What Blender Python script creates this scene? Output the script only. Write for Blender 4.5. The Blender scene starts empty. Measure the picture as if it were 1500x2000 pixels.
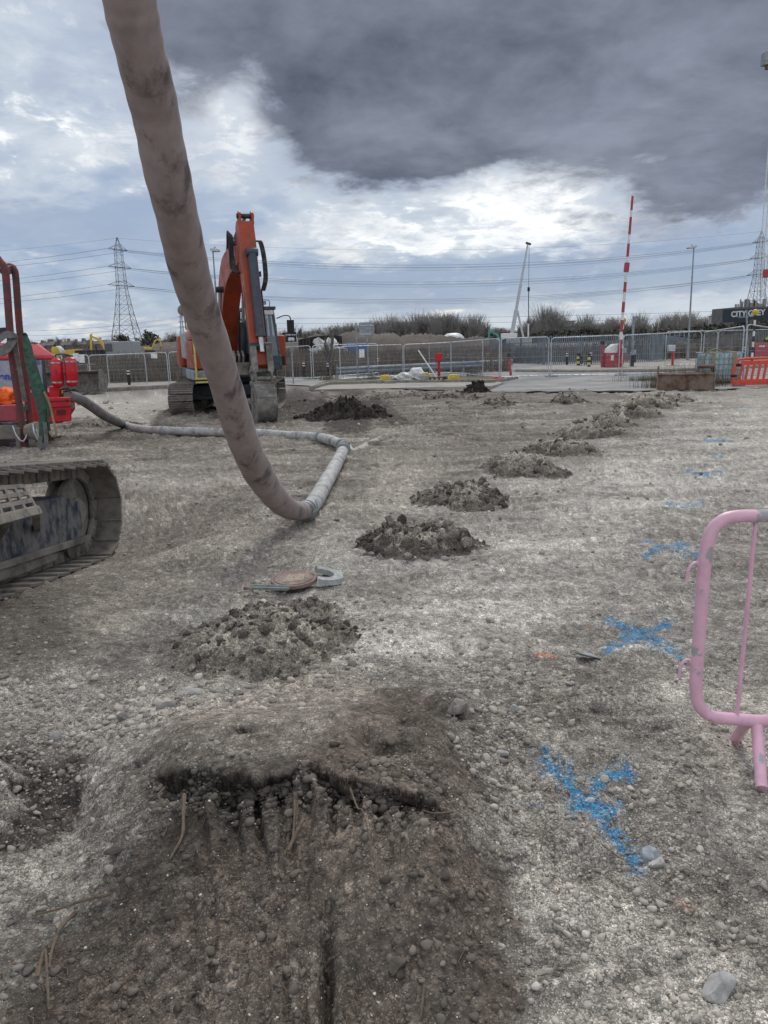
import bpy, math, random
import numpy as np
from mathutils import Vector, Matrix
R = math.radians
sc = bpy.context.scene
col = sc.collection
# ------------------------------------------------------------------ camera
PITCH = math.atan(337/1500); ROLL = 0.028; ZC = 1.6; F = 1500.0
_f = np.array([0, math.cos(PITCH), -math.sin(PITCH)]); _u0 = np.array([0, math.sin(PITCH), math.cos(PITCH)]); _r0 = np.array([1., 0, 0])
_r = _r0*math.cos(ROLL) - _u0*math.sin(ROLL); _u = _u0*math.cos(ROLL) + _r0*math.sin(ROLL)
cd = bpy.data.cameras.new("camera"); cam = bpy.data.objects.new("camera", cd); col.objects.link(cam)
cam.matrix_world = Matrix(((_r[0], _u[0], -_f[0], 0), (_r[1], _u[1], -_f[1], 0), (_r[2], _u[2], -_f[2], ZC), (0, 0, 0, 1)))
cd.sensor_fit = 'VERTICAL'; cd.sensor_height = 36.0; cd.lens = 36.0*F/2000; cd.clip_start = 0.05; cd.clip_end = 20000
sc.camera = cam
def ray(px, py): return _f + _r*(px-750)/F + _u*(1000-py)/F
def H0(y): return -0.55*min(max((y-7)/31, 0), 1)
def P(px, py, Y):
    d = ray(px, py); v = np.array([0, 0, ZC]) + d*(Y/d[1]); return Vector(v)
def G(px, py, dz=0.0):
    d = ray(px, py); y = 5
    for _ in range(60): y = 0.5*y + 0.5*(ZC-H0(y)-dz)/-d[2]*d[1]
    return P(px, py, y)
def proj(x, y, z):
    vz = z-ZC; w = y*_f[1]+vz*_f[2]
    return 750+F*(x*_r[0]+y*_r[1]+vz*_r[2])/w, 1000-F*(x*_u[0]+y*_u[1]+vz*_u[2])/w
def azel(px, py):
    d = ray(px, py); return math.degrees(math.atan2(d[0], d[1])), math.degrees(math.atan2(d[2], math.hypot(d[0], d[1])))
# ------------------------------------------------------------------ render look
sc.view_settings.view_transform = 'Standard'; sc.view_settings.look = 'None'; sc.view_settings.gamma = 1; sc.view_settings.exposure = 0.42
sc.cycles.max_bounces = 6; sc.cycles.transparent_max_bounces = 12; sc.cycles.use_denoising = True
SUN_EL, SUN_AZ = 46, 8
sl = bpy.data.lights.new("sun", 'SUN'); sl.energy = 1.35; sl.angle = R(20); sl.color = (1, .96, .9)
so = bpy.data.objects.new("sun", sl); col.objects.link(so)
_sd = Vector((math.sin(R(SUN_AZ))*math.cos(R(SUN_EL)), math.cos(R(SUN_AZ))*math.cos(R(SUN_EL)), math.sin(R(SUN_EL))))
so.rotation_euler = _sd.to_track_quat('Z', 'Y').to_euler()
# ------------------------------------------------------------------ world: sky + clouds
W = bpy.data.worlds.new("World"); sc.world = W; W.use_nodes = True
class X:                                                        # tiny expression helper: builds Math nodes
    def __init__(s, nt, v): s.nt = nt; s.v = v
    def _b(s, op, *o):
        n = s.nt.nodes.new('ShaderNodeMath'); n.operation = op
        for i, a in enumerate((s,)+o):
            a = a.v if isinstance(a, X) else a
            if isinstance(a, (int, float)): n.inputs[i].default_value = a
            else: s.nt.links.new(a, n.inputs[i])
        return X(s.nt, n.outputs[0])
    def __add__(s, o): return s._b('ADD', o)
    def __radd__(s, o): return s._b('ADD', o)
    def __sub__(s, o): return s._b('SUBTRACT', o)
    def __rsub__(s, o): return (s*-1)+o
    def __mul__(s, o): return s._b('MULTIPLY', o)
    def __rmul__(s, o): return s._b('MULTIPLY', o)
    def __truediv__(s, o): return s._b('DIVIDE', o)
    def mx(s, o): return s._b('MAXIMUM', o)
    def mn(s, o): return s._b('MINIMUM', o)
    def fn(s, op, *o): return s._b(op, *o)
    def cl(s): return s.mx(0.0).mn(1.0)
    def ss(s, a, b):
        t = ((s-a)*(1.0/(b-a))).cl(); return t*t*(3-2*t)
def mixc(nt, fac, a, b):
    n = nt.nodes.new('ShaderNodeMix'); n.data_type = 'RGBA'; n.clamp_factor = True
    for i, v in ((0, fac), (6, a), (7, b)):
        v = v.v if isinstance(v, X) else v
        if isinstance(v, (int, float)): n.inputs[i].default_value = v
        elif isinstance(v, tuple): n.inputs[i].default_value = (v[0], v[1], v[2], 1)
        else: nt.links.new(v, n.inputs[i])
    return n.outputs[2]
def build_sky():
    nt = W.node_tree; N = nt.nodes; L = nt.links
    bg = N['Background']; tc = N.new('ShaderNodeTexCoord'); sp = N.new('ShaderNodeSeparateXYZ'); L.new(tc.outputs['Generated'], sp.inputs[0])
    x, y, z = (X(nt, sp.outputs[i]) for i in range(3))
    az = x.fn('ARCTAN2', y)*57.2958
    el = z.fn('ARCSINE')*57.2958
    zz = z.mx(0.0)+0.22
    cmb = N.new('ShaderNodeCombineXYZ'); L.new((x/zz).v, cmb.inputs[0]); L.new((y/zz).v, cmb.inputs[1]); cmb.inputs[2].default_value = 0
    def noise(sc_, det, rough, off=0., dist=0., lac=2.0, vec=None):
        n = N.new('ShaderNodeTexNoise'); n.noise_dimensions = '4D'
        n.inputs['Scale'].default_value = sc_; n.inputs['Detail'].default_value = det; n.inputs['Roughness'].default_value = rough
        n.inputs['W'].default_value = off; n.inputs['Distortion'].default_value = dist; n.inputs['Lacunarity'].default_value = lac
        L.new(vec or cmb.outputs[0], n.inputs['Vector']); return X(nt, n.outputs[0])
    w1 = noise(1.6, 5, .58, 3.1)-0.5; w2 = noise(1.6, 5, .58, 7.7)-0.5
    f1 = noise(5.5, 7, .6, 1.3)-0.5; f2 = noise(5.5, 7, .6, 9.3)-0.5
    azw = az + w1*16 + f1*7; elw = el + w2*12 + f2*5.5
    azs = az + w1*8 + f1*2.5; els = el + w2*6 + f2*2.0
    def blob(px, py, rx, ry, rot=0, soft=False, amp=1.0):
        a0, e0 = azel(px, py); c, s = math.cos(R(rot)), math.sin(R(rot))
        A, E = (azs, els) if soft else (azw, elw)
        da = A-a0; de = E-e0
        u = (da*c+de*s)*(1.0/(rx/26.)); v = (de*c-da*s)*(1.0/(ry/26.))
        return (u*u+v*v).fn('MULTIPLY', -1.0)._b('EXPONENT')*amp
    big = noise(1.1, 6, .55, 20.)
    det = noise(3.0, 10, .60, 31., .25)
    fin = noise(8., 9, .62, 41., .3)
    wis = noise(5.0, 9, .66, 63., 1.1)
    # base: blue grey air low down, greyer higher
    t = el.ss(0., 24.)
    base = mixc(nt, t, (.175, .255, .40), (.30, .345, .44))
    base = mixc(nt, (det-0.5)*3.4+0.38, base, (.44, .49, .56))
    base = mixc(nt, (1-el.ss(0.2, 5.5))*0.6, base, (.47, .54, .61))
    # nishita where the cloud is thin
    sky = N.new('ShaderNodeTexSky'); sky.sky_type = 'NISHITA'; sky.sun_disc = False; sky.sun_elevation = R(SUN_EL); sky.sun_rotation = R(SUN_AZ)
    # bright broken cloud
    bb = (blob(860, 420, 330, 110, 8, amp=.78) + blob(1180, 300, 260, 75, 18) + blob(500, 260, 120, 140, -35, amp=.7) + blob(100, 310, 190, 110, amp=.8) + blob(60, 110, 190, 110, amp=.75)
          + blob(1080, 440, 200, 60, -5, amp=.9) + blob(430, 220, 120, 90, amp=.45) + blob(640, 400, 220, 120, amp=.42)+blob(1300, 430, 220, 60, amp=.4))
    m_soft = (bb*0.9 + (big-0.5)*1.0 + (det-0.5)*1.6).ss(0.05, 1.15)
    m_mid = (bb*0.75 + (det-0.5)*2.4 + (wis-0.5)*1.4).ss(0.25, 1.15)
    m_hard = (bb*0.62 + (det-0.5)*2.2 + (fin-0.5)*2.0 + (wis-.5)*2.4).ss(0.56, 1.15)
    c = mixc(nt, m_soft*0.8, base, (.45, .50, .56))
    c = mixc(nt, m_mid*0.85, c, (.58, .62, .66))
    c = mixc(nt, m_hard*0.97, c, (.93, .94, .92))
    vein = (1-((wis-0.5).fn('ABSOLUTE')*9.0)).cl()*(1-((det-.5)*3+.4).cl())
    c = mixc(nt, vein*m_soft*.35, c, (.36, .41, .49))
    br = noise(2.1, 8, .6, 91., .5); c = mixc(nt, ((br-.5)*3.4+.0).cl()*(1-el.ss(34., 45.))*.7, c, (.33, .385, .475))
    # small low cumulus with warm tops
    low = (el.ss(1.2, 3.0))*(1-el.ss(6.0, 8.5))
    vec2 = N.new('ShaderNodeCombineXYZ'); L.new((az*0.055).v, vec2.inputs[0]); L.new((el*0.22).v, vec2.inputs[1])
    lc = noise(2.6, 8, .6, 55., .2, vec=vec2.outputs[0])
    lowb = (blob(330, 622, 120, 22, soft=True)+blob(160, 634, 60, 14, soft=True)+blob(670, 512, 50, 20, soft=True, amp=.9)+blob(850, 612, 45, 14, soft=True)+blob(1140, 588, 60, 12, soft=True, amp=.6)+blob(20, 600, 50, 22, soft=True, amp=.7)+blob(720, 645, 160, 16, soft=True, amp=.45)+blob(920, 495, 40, 14, soft=True, amp=.5)+blob(1380, 560, 70, 14, soft=True, amp=.5))
    c = mixc(nt, (lowb*0.8+(lc-0.5)*low*3.4+(fin-.5)*2.0-0.28).ss(0.0, 0.6)*0.8, c, (.76, .75, .71))
    # left mid blue slot and dark band between
    dk2 = blob(170, 440, 330, 50, 6, amp=.9) + blob(300, 475, 300, 55, 0, soft=True, amp=.6)
    c = mixc(nt, (dk2*0.9+(det-.5)*1.2).ss(.25, .95)*0.75, c, (.225, .285, .40))
    dk3 = blob(900, 548, 1000, 50, 3, soft=True, amp=.8)+blob(1380, 500, 260, 60, 0, soft=True, amp=.5)
    c = mixc(nt, (dk3*1.0+(lc-.5)*2.2).ss(.1, .8)*0.78, c, (.19, .26, .385))
    # the dark cloud overhead on the right
    dk = (blob(1000, 110, 430, 140, 6, soft=True, amp=1.2) + blob(1330, 90, 380, 160, 0, soft=True, amp=1.1) + blob(690, 265, 150, 70, -6, soft=True, amp=.9) + blob(1450, 330, 190, 85, 12, soft=True, amp=1.0)
          + blob(980, 240, 240, 50, 12, soft=True, amp=.55) + blob(410, 80, 190, 140, 0, soft=True, amp=.85)+blob(600, 40, 170, 90, soft=True, amp=.5)+blob(840, 120, 180, 120, soft=True, amp=.3))
    hole = blob(480, 210, 70, 100, -35, soft=True)
    d = (dk - hole*.6 + (big-0.5)*1.1 + (det-0.5)*2.0+(wis-.5)*1.3+(fin-.5)*.9)
    dcol = mixc(nt, (big-0.5)*2.4+(det-.5)*2.4+.5, (.065, .08, .112), (.20, .225, .285))
    c = mixc(nt, d.ss(.12, .62)*.6, c, (.31, .345, .42))
    c = mixc(nt, d.ss(.38, 1.02)*.97, c, dcol)
    up = el.ss(38., 60.); c = mixc(nt, up, c, mixc(nt, (det-.5)*2+.5, (.42, .46, .54), (.75, .77, .8)))
    behind = (1-y.ss(-.35, .1)); c = mixc(nt, behind*.8, c, mixc(nt, (det-.5)*3+.5, (.5, .56, .66), (.95, .95, .95)))
    hz = (1-el.ss(-3., .3)); c = mixc(nt, hz, c, (.3, .33, .38))
    sc10 = N.new('ShaderNodeVectorMath'); sc10.operation = 'SCALE'; sc10.inputs['Scale'].default_value = 10.0; L.new(c, sc10.inputs[0])
    thin = (0.10*(1-m_soft))*(1-d.ss(.3, .8))
    out = mixc(nt, thin, sc10.outputs[0], sky.outputs[0])
    L.new(out, bg.inputs['Color']); bg.inputs['Strength'].default_value = 0.1
build_sky()
# ------------------------------------------------------------------ numpy noise
def _h(ix, iy, s):
    h = (ix.astype(np.int64)*374761393 + iy.astype(np.int64)*668265263 + s*974634777) & 0xffffffff
    h = ((h ^ (h >> 13))*1274126177) & 0xffffffff
    h = ((h ^ (h >> 16))*2246822519) & 0xffffffff
    return ((h ^ (h >> 15)) & 0xffffff)/float(0xffffff)
def vn(x, y, s):
    ix = np.floor(x); iy = np.floor(y); fx = x-ix; fy = y-iy
    fx = fx*fx*fx*(fx*(fx*6-15)+10); fy = fy*fy*fy*(fy*(fy*6-15)+10)
    a = _h(ix, iy, s); b = _h(ix+1, iy, s); c = _h(ix, iy+1, s); d = _h(ix+1, iy+1, s)
    return (a+(b-a)*fx)*(1-fy)+(c+(d-c)*fx)*fy-0.5
def fbm(x, y, s, o=4, g=.5):
    t = 0; a = 1
    for i in range(o):
        t = t+a*vn(x, y, s+i*17); x = x*2.03+5.1; y = y*2.03+1.7; a *= g
    return t
def stones(x, y, cell, s, dens, rmin=.22, rmax=.55, flat=.55):
    """height (m) and a random id of rounded stones set in a jittered grid of cells"""
    X_ = x/cell; Y_ = y/cell; ix = np.floor(X_); iy = np.floor(Y_)
    H = np.zeros_like(x); I = np.zeros_like(x)
    for dx in (-1, 0, 1):
        for dy in (-1, 0, 1):
            cx = ix+dx; cy = iy+dy
            keep = _h(cx, cy, s+5) < dens
            r = rmin+(rmax-rmin)*_h(cx, cy, s+3)**1.6
            ox = X_-(cx+.15+.7*_h(cx, cy, s+1)); oy = Y_-(cy+.15+.7*_h(cx, cy, s+2))
            an = _h(cx, cy, s+7)*3.14; c = np.cos(an); n = np.sin(an)
            u = (ox*c+oy*n)/r; v = (oy*c-ox*n)/(r*(.6+.4*_h(cx, cy, s+8)))
            q = 1-(np.abs(u)**2.4+np.abs(v)**2.4)
            h = np.where((q > 0) & keep, np.sqrt(np.maximum(q, 0))*r*flat*(.5+.7*_h(cx, cy, s+9)), 0)
            m = h > H; H = np.where(m, h, H); I = np.where(m, .05+.95*_h(cx, cy, s+11), I)
    return H*cell, I
def segdist(px, py, pts, closed=True):
    d = np.full(px.shape, 1e9); ins = np.zeros(px.shape, bool); n = len(pts)
    for i in range(n if closed else n-1):
        x0, y0 = pts[i]; x1, y1 = pts[(i+1) % n]; ex, ey = x1-x0, y1-y0
        t = np.clip(((px-x0)*ex+(py-y0)*ey)/(ex*ex+ey*ey+1e-9), 0, 1)
        d = np.minimum(d, np.hypot(px-x0-t*ex, py-y0-t*ey))
        if closed and y0 != y1:
            c = ((y0 > py) != (y1 > py)) & (px < (x1-x0)*(py-y0)/(y1-y0)+x0); ins ^= c
    return np.where(ins, d, -d) if closed else d
def sst(v, a, b):
    t = np.clip((v-a)/(b-a), 0, 1); return t*t*(3-2*t)
# ------------------------------------------------------------------ materials
MAT = {}
def mat(name, c, rough=.6, metal=0, dirt=None, damt=.4, scale=3, bump=0, bscale=60, var=.12, spec=.4, stretch=None, sharp=.12):
    if name in MAT: return MAT[name]
    m = bpy.data.materials.new(name); m.use_nodes = True; nt = m.node_tree; N = nt.nodes; L = nt.links; b = N['Principled BSDF']
    tc = N.new('ShaderNodeTexCoord'); src = tc.outputs['Object']
    if stretch:
        mp = N.new('ShaderNodeMapping'); mp.inputs['Scale'].default_value = stretch; L.new(src, mp.inputs[0]); src = mp.outputs[0]
    def nz(s, d=4, r=.6, src=src):
        n = N.new('ShaderNodeTexNoise'); n.inputs['Scale'].default_value = s; n.inputs['Detail'].default_value = d; n.inputs['Roughness'].default_value = r
        L.new(src, n.inputs['Vector']); return X(nt, n.outputs[0])
    n1 = nz(scale*2.7, 5); c2 = tuple(v*(1-var*2) for v in c); c3 = tuple(min(v*(1+var), 1) for v in c)
    out = mixc(nt, n1.ss(.3, .7), c2, c3)
    rg = None
    if dirt:
        n2 = nz(scale, 8, .68); k = 1-damt; f = (n2*1.0).ss(.28+k*.5-sharp, .28+k*.5+sharp)
        out = mixc(nt, f, out, dirt); rg = f*(.9-rough)+rough; L.new(rg.v, b.inputs['Roughness'])
    else: b.inputs['Roughness'].default_value = rough
    L.new(out, b.inputs['Base Color']); b.inputs['Metallic'].default_value = metal; b.inputs['Specular IOR Level'].default_value = spec
    if bump:
        bn = N.new('ShaderNodeBump'); bn.inputs['Strength'].default_value = bump; bn.inputs['Distance'].default_value = .01
        L.new(nz(bscale, 6).v, bn.inputs['Height']); L.new(bn.outputs[0], b.inputs['Normal'])
    MAT[name] = m; return m
def attr_mat(name, rough=.95, fine=(180, 900), bump=.5, amt=.35):
    m = bpy.data.materials.new(name); m.use_nodes = True; nt = m.node_tree; N = nt.nodes; L = nt.links; b = N['Principled BSDF']
    a = N.new('ShaderNodeAttribute'); a.attribute_name = 'tone'; tc = N.new('ShaderNodeTexCoord')
    def nz(s, d=4, r=.65):
        n = N.new('ShaderNodeTexNoise'); n.inputs['Scale'].default_value = s; n.inputs['Detail'].default_value = d; n.inputs['Roughness'].default_value = r
        L.new(tc.outputs['Object'], n.inputs['Vector']); return X(nt, n.outputs[0])
    n1, n2 = nz(fine[0]), nz(fine[1], 2)
    k = (n1-.5)*2*amt+(n2-.5)*amt*1.4+1.0
    v = N.new('ShaderNodeVectorMath'); v.operation = 'SCALE'; L.new(a.outputs['Color'], v.inputs[0]); L.new(k.v, v.inputs['Scale'])
    L.new(v.outputs[0], b.inputs['Base Color']); b.inputs['Roughness'].default_value = rough; b.inputs['Specular IOR Level'].default_value = .22
    bn = N.new('ShaderNodeBump'); bn.inputs['Strength'].default_value = bump; bn.inputs['Distance'].default_value = .006
    L.new((n1+n2*.5).v, bn.inputs['Height']); L.new(bn.outputs[0], b.inputs['Normal'])
    MAT[name] = m; return m
def earth_mat(name):
    """soil with grit: the vertex tone times crisp stone cells of three sizes (alpha = how stony)"""
    m = bpy.data.materials.new(name); m.use_nodes = True; nt = m.node_tree; N = nt.nodes; L = nt.links; b = N['Principled BSDF']
    a = N.new('ShaderNodeAttribute'); a.attribute_name = 'tone'; tc = N.new('ShaderNodeTexCoord'); al = X(nt, a.outputs['Alpha'])
    def nz(s, d=4, r=.65, vec=None):
        n = N.new('ShaderNodeTexNoise'); n.inputs['Scale'].default_value = s; n.inputs['Detail'].default_value = d; n.inputs['Roughness'].default_value = r
        L.new(vec or tc.outputs['Object'], n.inputs['Vector']); return X(nt, n.outputs[0])
    wn = N.new('ShaderNodeTexNoise'); wn.inputs['Scale'].default_value = 70; wn.inputs['Detail'].default_value = 3; L.new(tc.outputs['Object'], wn.inputs['Vector'])
    wa = N.new('ShaderNodeVectorMath'); wa.operation = 'MULTIPLY_ADD'; L.new(wn.outputs['Color'], wa.inputs[0]); wa.inputs[1].default_value = (.012, .012, .012); L.new(tc.outputs['Object'], wa.inputs[2])
    def vor(s, lo):
        v = N.new('ShaderNodeTexVoronoi'); v.inputs['Scale'].default_value = s; v.inputs['Randomness'].default_value = 1; L.new(wa.outputs[0], v.inputs['Vector'])
        sp = N.new('ShaderNodeSeparateColor'); L.new(v.outputs['Color'], sp.inputs[0]); d = X(nt, v.outputs['Distance']); r1 = X(nt, sp.outputs[0]); r2 = X(nt, sp.outputs[1])
        pres = (al+.25-r2).ss(-.05, .25); body = 1-d.ss(lo, lo+.16); return r1, pres*body, d
    k = (nz(22, 10, .72)-.5)*1.5+1.0; hgt = nz(40, 10, .7)*.6
    for s_, lo, w in ((34, .36, .8), (80, .40, .9), (190, .42, .7)):
        r1, bd, d = vor(s_, lo); k = k*(1-bd*.85)+(bd*.85)*(r1*1.25+.6); hgt = hgt+bd*(1-d)*(26./s_)*1.1
        k = k*(1-(1-bd)*d.ss(.3, .6)*.22)
    k = k*((nz(420, 3, .7)-.5)*.6+1.0)
    v = N.new('ShaderNodeVectorMath'); v.operation = 'SCALE'; L.new(a.outputs['Color'], v.inputs[0]); L.new((k*1.36).mx(.3).mn(3.0).v, v.inputs['Scale'])
    L.new(v.outputs[0], b.inputs['Base Color']); b.inputs['Roughness'].default_value = .95; b.inputs['Specular IOR Level'].default_value = .2
    bn = N.new('ShaderNodeBump'); bn.inputs['Strength'].default_value = .85; bn.inputs['Distance'].default_value = .012; L.new(hgt.v, bn.inputs['Height']); L.new(bn.outputs[0], b.inputs['Normal'])
    MAT[name] = m; return m
# ------------------------------------------------------------------ ground
def BZ(v, k=1.0): return tuple(x*k for x in v)
C_LIGHT = np.array((.405, .378, .335)); C_MID = np.array((.25, .228, .196)); C_BROWN = np.array((.096, .079, .064)); C_MB = np.array((.152, .132, .110)); C_DARK = np.array((.05, .043, .036)); C_TAN = np.array((.30, .27, .225))
POLY = dict(
 brown=[(150, 1800), (300, 1640), (330, 1575), (480, 1590), (640, 1560), (690, 1470), (760, 1330), (850, 1345), (900, 1480), (950, 1640), (1000, 1800), (1060, 2150), (-60, 2150), (0, 1960)],
 top=[(190, 1640), (330, 1440), (540, 1340), (700, 1325), (780, 1400), (800, 1500), (700, 1600), (330, 1600)],
 dleft=[(-80, 1500), (50, 1455), (140, 1470), (165, 1560), (90, 1650), (-20, 1710), (-120, 1720)],
 pile=[(-200, 1440), (0, 1450), (40, 1500), (45, 1570), (-10, 1640), (-250, 1660)],
 sl=[(-100, 1130), (110, 1160), (170, 1230), (60, 1320), (-100, 1330)],
 exdirt=[(300, 815), (420, 770), (640, 762), (780, 800), (760, 840), (560, 838), (430, 835)],
 exdirt2=[(120, 800), (330, 800), (640, 755), (960, 762), (1100, 790), (900, 860), (620, 850), (250, 870), (100, 850)],
 imprint=[(235, 960), (500, 940), (480, 1000), (250, 1060)],
 chalk=[(640, 1340), (700, 1200), (900, 1100), (1150, 930), (1330, 790), (1600, 760), (1700, 900), (1300, 1000), (1150, 1130), (1000, 1280), (760, 1320)],
 tan=[(670, 1000), (720, 900), (860, 900), (830, 960), (780, 1010)],
 rgrav=[(930, 1450), (1100, 1330), (1600, 1300), (1700, 2200), (1120, 2200), (1010, 1800)],
 mid=[(470, 850), (900, 850), (1040, 872), (860, 950), (700, 1010), (470, 960)],
 left=[(-100, 865), (560, 865), (600, 1010), (480, 1180), (-100, 1360)],
 farpale=[(-100, 790), (140, 770), (345, 768), (330, 800), (100, 815), (-100, 830)],
 lgrav=[(60, 1400), (300, 1290), (430, 1330), (380, 1400), (230, 1520), (120, 1700), (-60, 1850), (-60, 1700), (120, 1560), (150, 1470)],
)
def gmask(px, py):
    """soft region masks, evaluated at the place each ground point has"""
    w = fbm(px/90, py/60, 3, 5, .6)*70; w2 = fbm(px/90+40, py/60, 5, 5, .6)*45
    qx = px+w; qy = py+w2; m = {}
    for k, p in POLY.items(): m[k] = segdist(qx, qy, p)
    return m
PAINT = [  # blue survey crosses: (polylines, half width px)
 ([[(1063, 1497), (1110, 1545), (1160, 1590), (1205, 1640), (1245, 1690)], [(1222, 1512), (1175, 1530), (1150, 1570), (1120, 1580)], [(1110, 1530), (1125, 1580), (1200, 1590)]], 17, .95),
 ([[(1185, 1205), (1235, 1228), (1300, 1262), (1330, 1280)], [(1305, 1216), (1255, 1232), (1190, 1265)], [(1215, 1240), (1290, 1248)]], 10, .85),
 ([[(1255, 1062), (1300, 1075), (1365, 1090)], [(1343, 1068), (1300, 1072), (1262, 1092)]], 5.5, .8),
 ([[(1305, 983), (1335, 988), (1370, 984)]], 3.5, .6), ([[(1345, 920), (1370, 927), (1405, 925)]], 3.5, .7), ([[(1370, 887), (1412, 890)]], 2.5, .5),
 ([[(1375, 860), (1430, 862)]], 2.5, .6), ([[(1395, 838), (1440, 840)]], 2, .4), ([[(1430, 795), (1470, 797)]], 1.8, .5),
 ([[(640, 1222), (668, 1240), (680, 1262)], [(655, 1215), (668, 1232)]], 7, .55), ([[(1340, 755), (1342, 758)]], 6, .4), ([[(1000, 1572), (1060, 1576)]], 4, .35),
]
ORANGE = [([[(1052, 1279), (1082, 1280)]], 5, .8), ([[(1270, 1068), (1285, 1072)]], 3, .3), ([[(1330, 1765), (1352, 1770)]], 8, .25), ([[(1150, 1218), (1160, 1222)]], 3, .3)]
def paintmask(px, py, lst):
    p = np.zeros_like(px); n = fbm(px/9, py/6, 77, 5, .85)*1.25
    for lines, hw, amt in lst:
        x0 = min(q[0] for l in lines for q in l)-50; x1 = max(q[0] for l in lines for q in l)+50; y0 = min(q[1] for l in lines for q in l)-50; y1 = max(q[1] for l in lines for q in l)+50
        s = (px > x0) & (px < x1) & (py > y0) & (py < y1)
        if not s.any(): continue
        d = np.min([segdist(px[s], py[s], l, False) for l in lines], axis=0)+n[s]*hw*1.5
        d0 = d-n[s]*hw*1.05; p[s] = np.maximum(p[s], sst(d0, hw*.85, hw*.1)*amt*.8)
        p[s] = np.maximum(p[s], sst(d, hw*.8, hw*.0)*amt*(.65+.35*sst(fbm(px[s]/25, py[s]/16, 78, 3), -.2, .15)))
    return p
def tone(px, py, x, y, m=None):
    m = m or gmask(px, py)
    big = fbm(x*.35, y*.35, 11, 4); med = fbm(x*1.3, y*1.3, 13, 4, .6); strk = fbm(x*.8, y*4.5, 15, 4, .6)
    t = np.clip(.42+big*.8+med*.6+strk*.75, 0, 1)[:, None]
    c = C_MID*.72*(1-t)+C_LIGHT*.80*t
    def lay(c, k, colr, soft, amt=1.0):
        a = (sst(m[k], -soft, soft)*amt)[:, None]; return c*(1-a)+colr*a
    fs = (np.clip(.5-fbm(x*.5, y*1.6, 95, 5, .62)*3.2, 0, 1)*sst(y, 7, 13)*.42)[:, None]; c = c*(1-fs)+C_MB*.75*fs
    c = lay(c, 'exdirt2', C_MB*.95*(1+strk[:, None]*.9), 22, .8)
    c = lay(c, 'chalk', C_LIGHT*(1.08+strk[:, None]*.5), 60, .62)
    c = lay(c, 'left', C_MB*1.25*(1+med[:, None]*.8), 60, .55); c = lay(c, 'mid', C_MB*1.15*(1+strk[:, None]*.8), 40, .6)
    c = lay(c, 'tan', C_TAN*1.1, 30, .6)
    c = lay(c, 'farpale', C_LIGHT*.95, 12, .7)
    c = lay(c, 'exdirt', C_DARK*1.15, 12, .9)
    c = lay(c, 'imprint', C_MB*1.05, 20, .7)
    c = lay(c, 'sl', C_MB*.62, 45, .75)
    c = lay(c, 'rgrav', C_MID*1.0*(1+med[:, None]*.9), 50, .65)
    pt = (sst(fbm(x*1.7, y*2.2, 97, 5, .6), .02, .22)*sst(m['rgrav'], -70, 60)*.6)[:, None]; c = c*(1-pt)+C_MB*.85*pt
    c = lay(c, 'lgrav', C_MID*1.15, 30, .7)
    c = lay(c, 'top', C_MB*1.55*(1+med[:, None]*.6), 45, .9)  # grey-brown mound soil, lightened to paint in the hump's lit top
    c = lay(c, 'brown', C_BROWN*1.12*(1+med[:, None]*.7), 40, .95)
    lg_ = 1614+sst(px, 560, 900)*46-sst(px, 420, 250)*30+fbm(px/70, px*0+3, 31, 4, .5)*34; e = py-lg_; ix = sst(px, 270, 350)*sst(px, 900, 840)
    dm = (ix*sst(e, -4, 4)*sst(e, 60, 22))[:, None]; c = c*(1-dm*.75)+C_DARK*.55*dm*.75  # shade of the crevice under the ledge, painted into the soil tone
    red = (sst(m['brown'], 0, 80)*np.clip(.35+fbm(px/110, py/110, 91, 3)*1.6, 0, 1))[:, None]
    c = c*(1-red*.2)+np.array((.105, .070, .054))*red*.2
    c = lay(c, 'dleft', C_DARK*1.1, 18, .92)
    c = lay(c, 'pile', C_MID*1.1, 14, .9)
    return c
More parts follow.
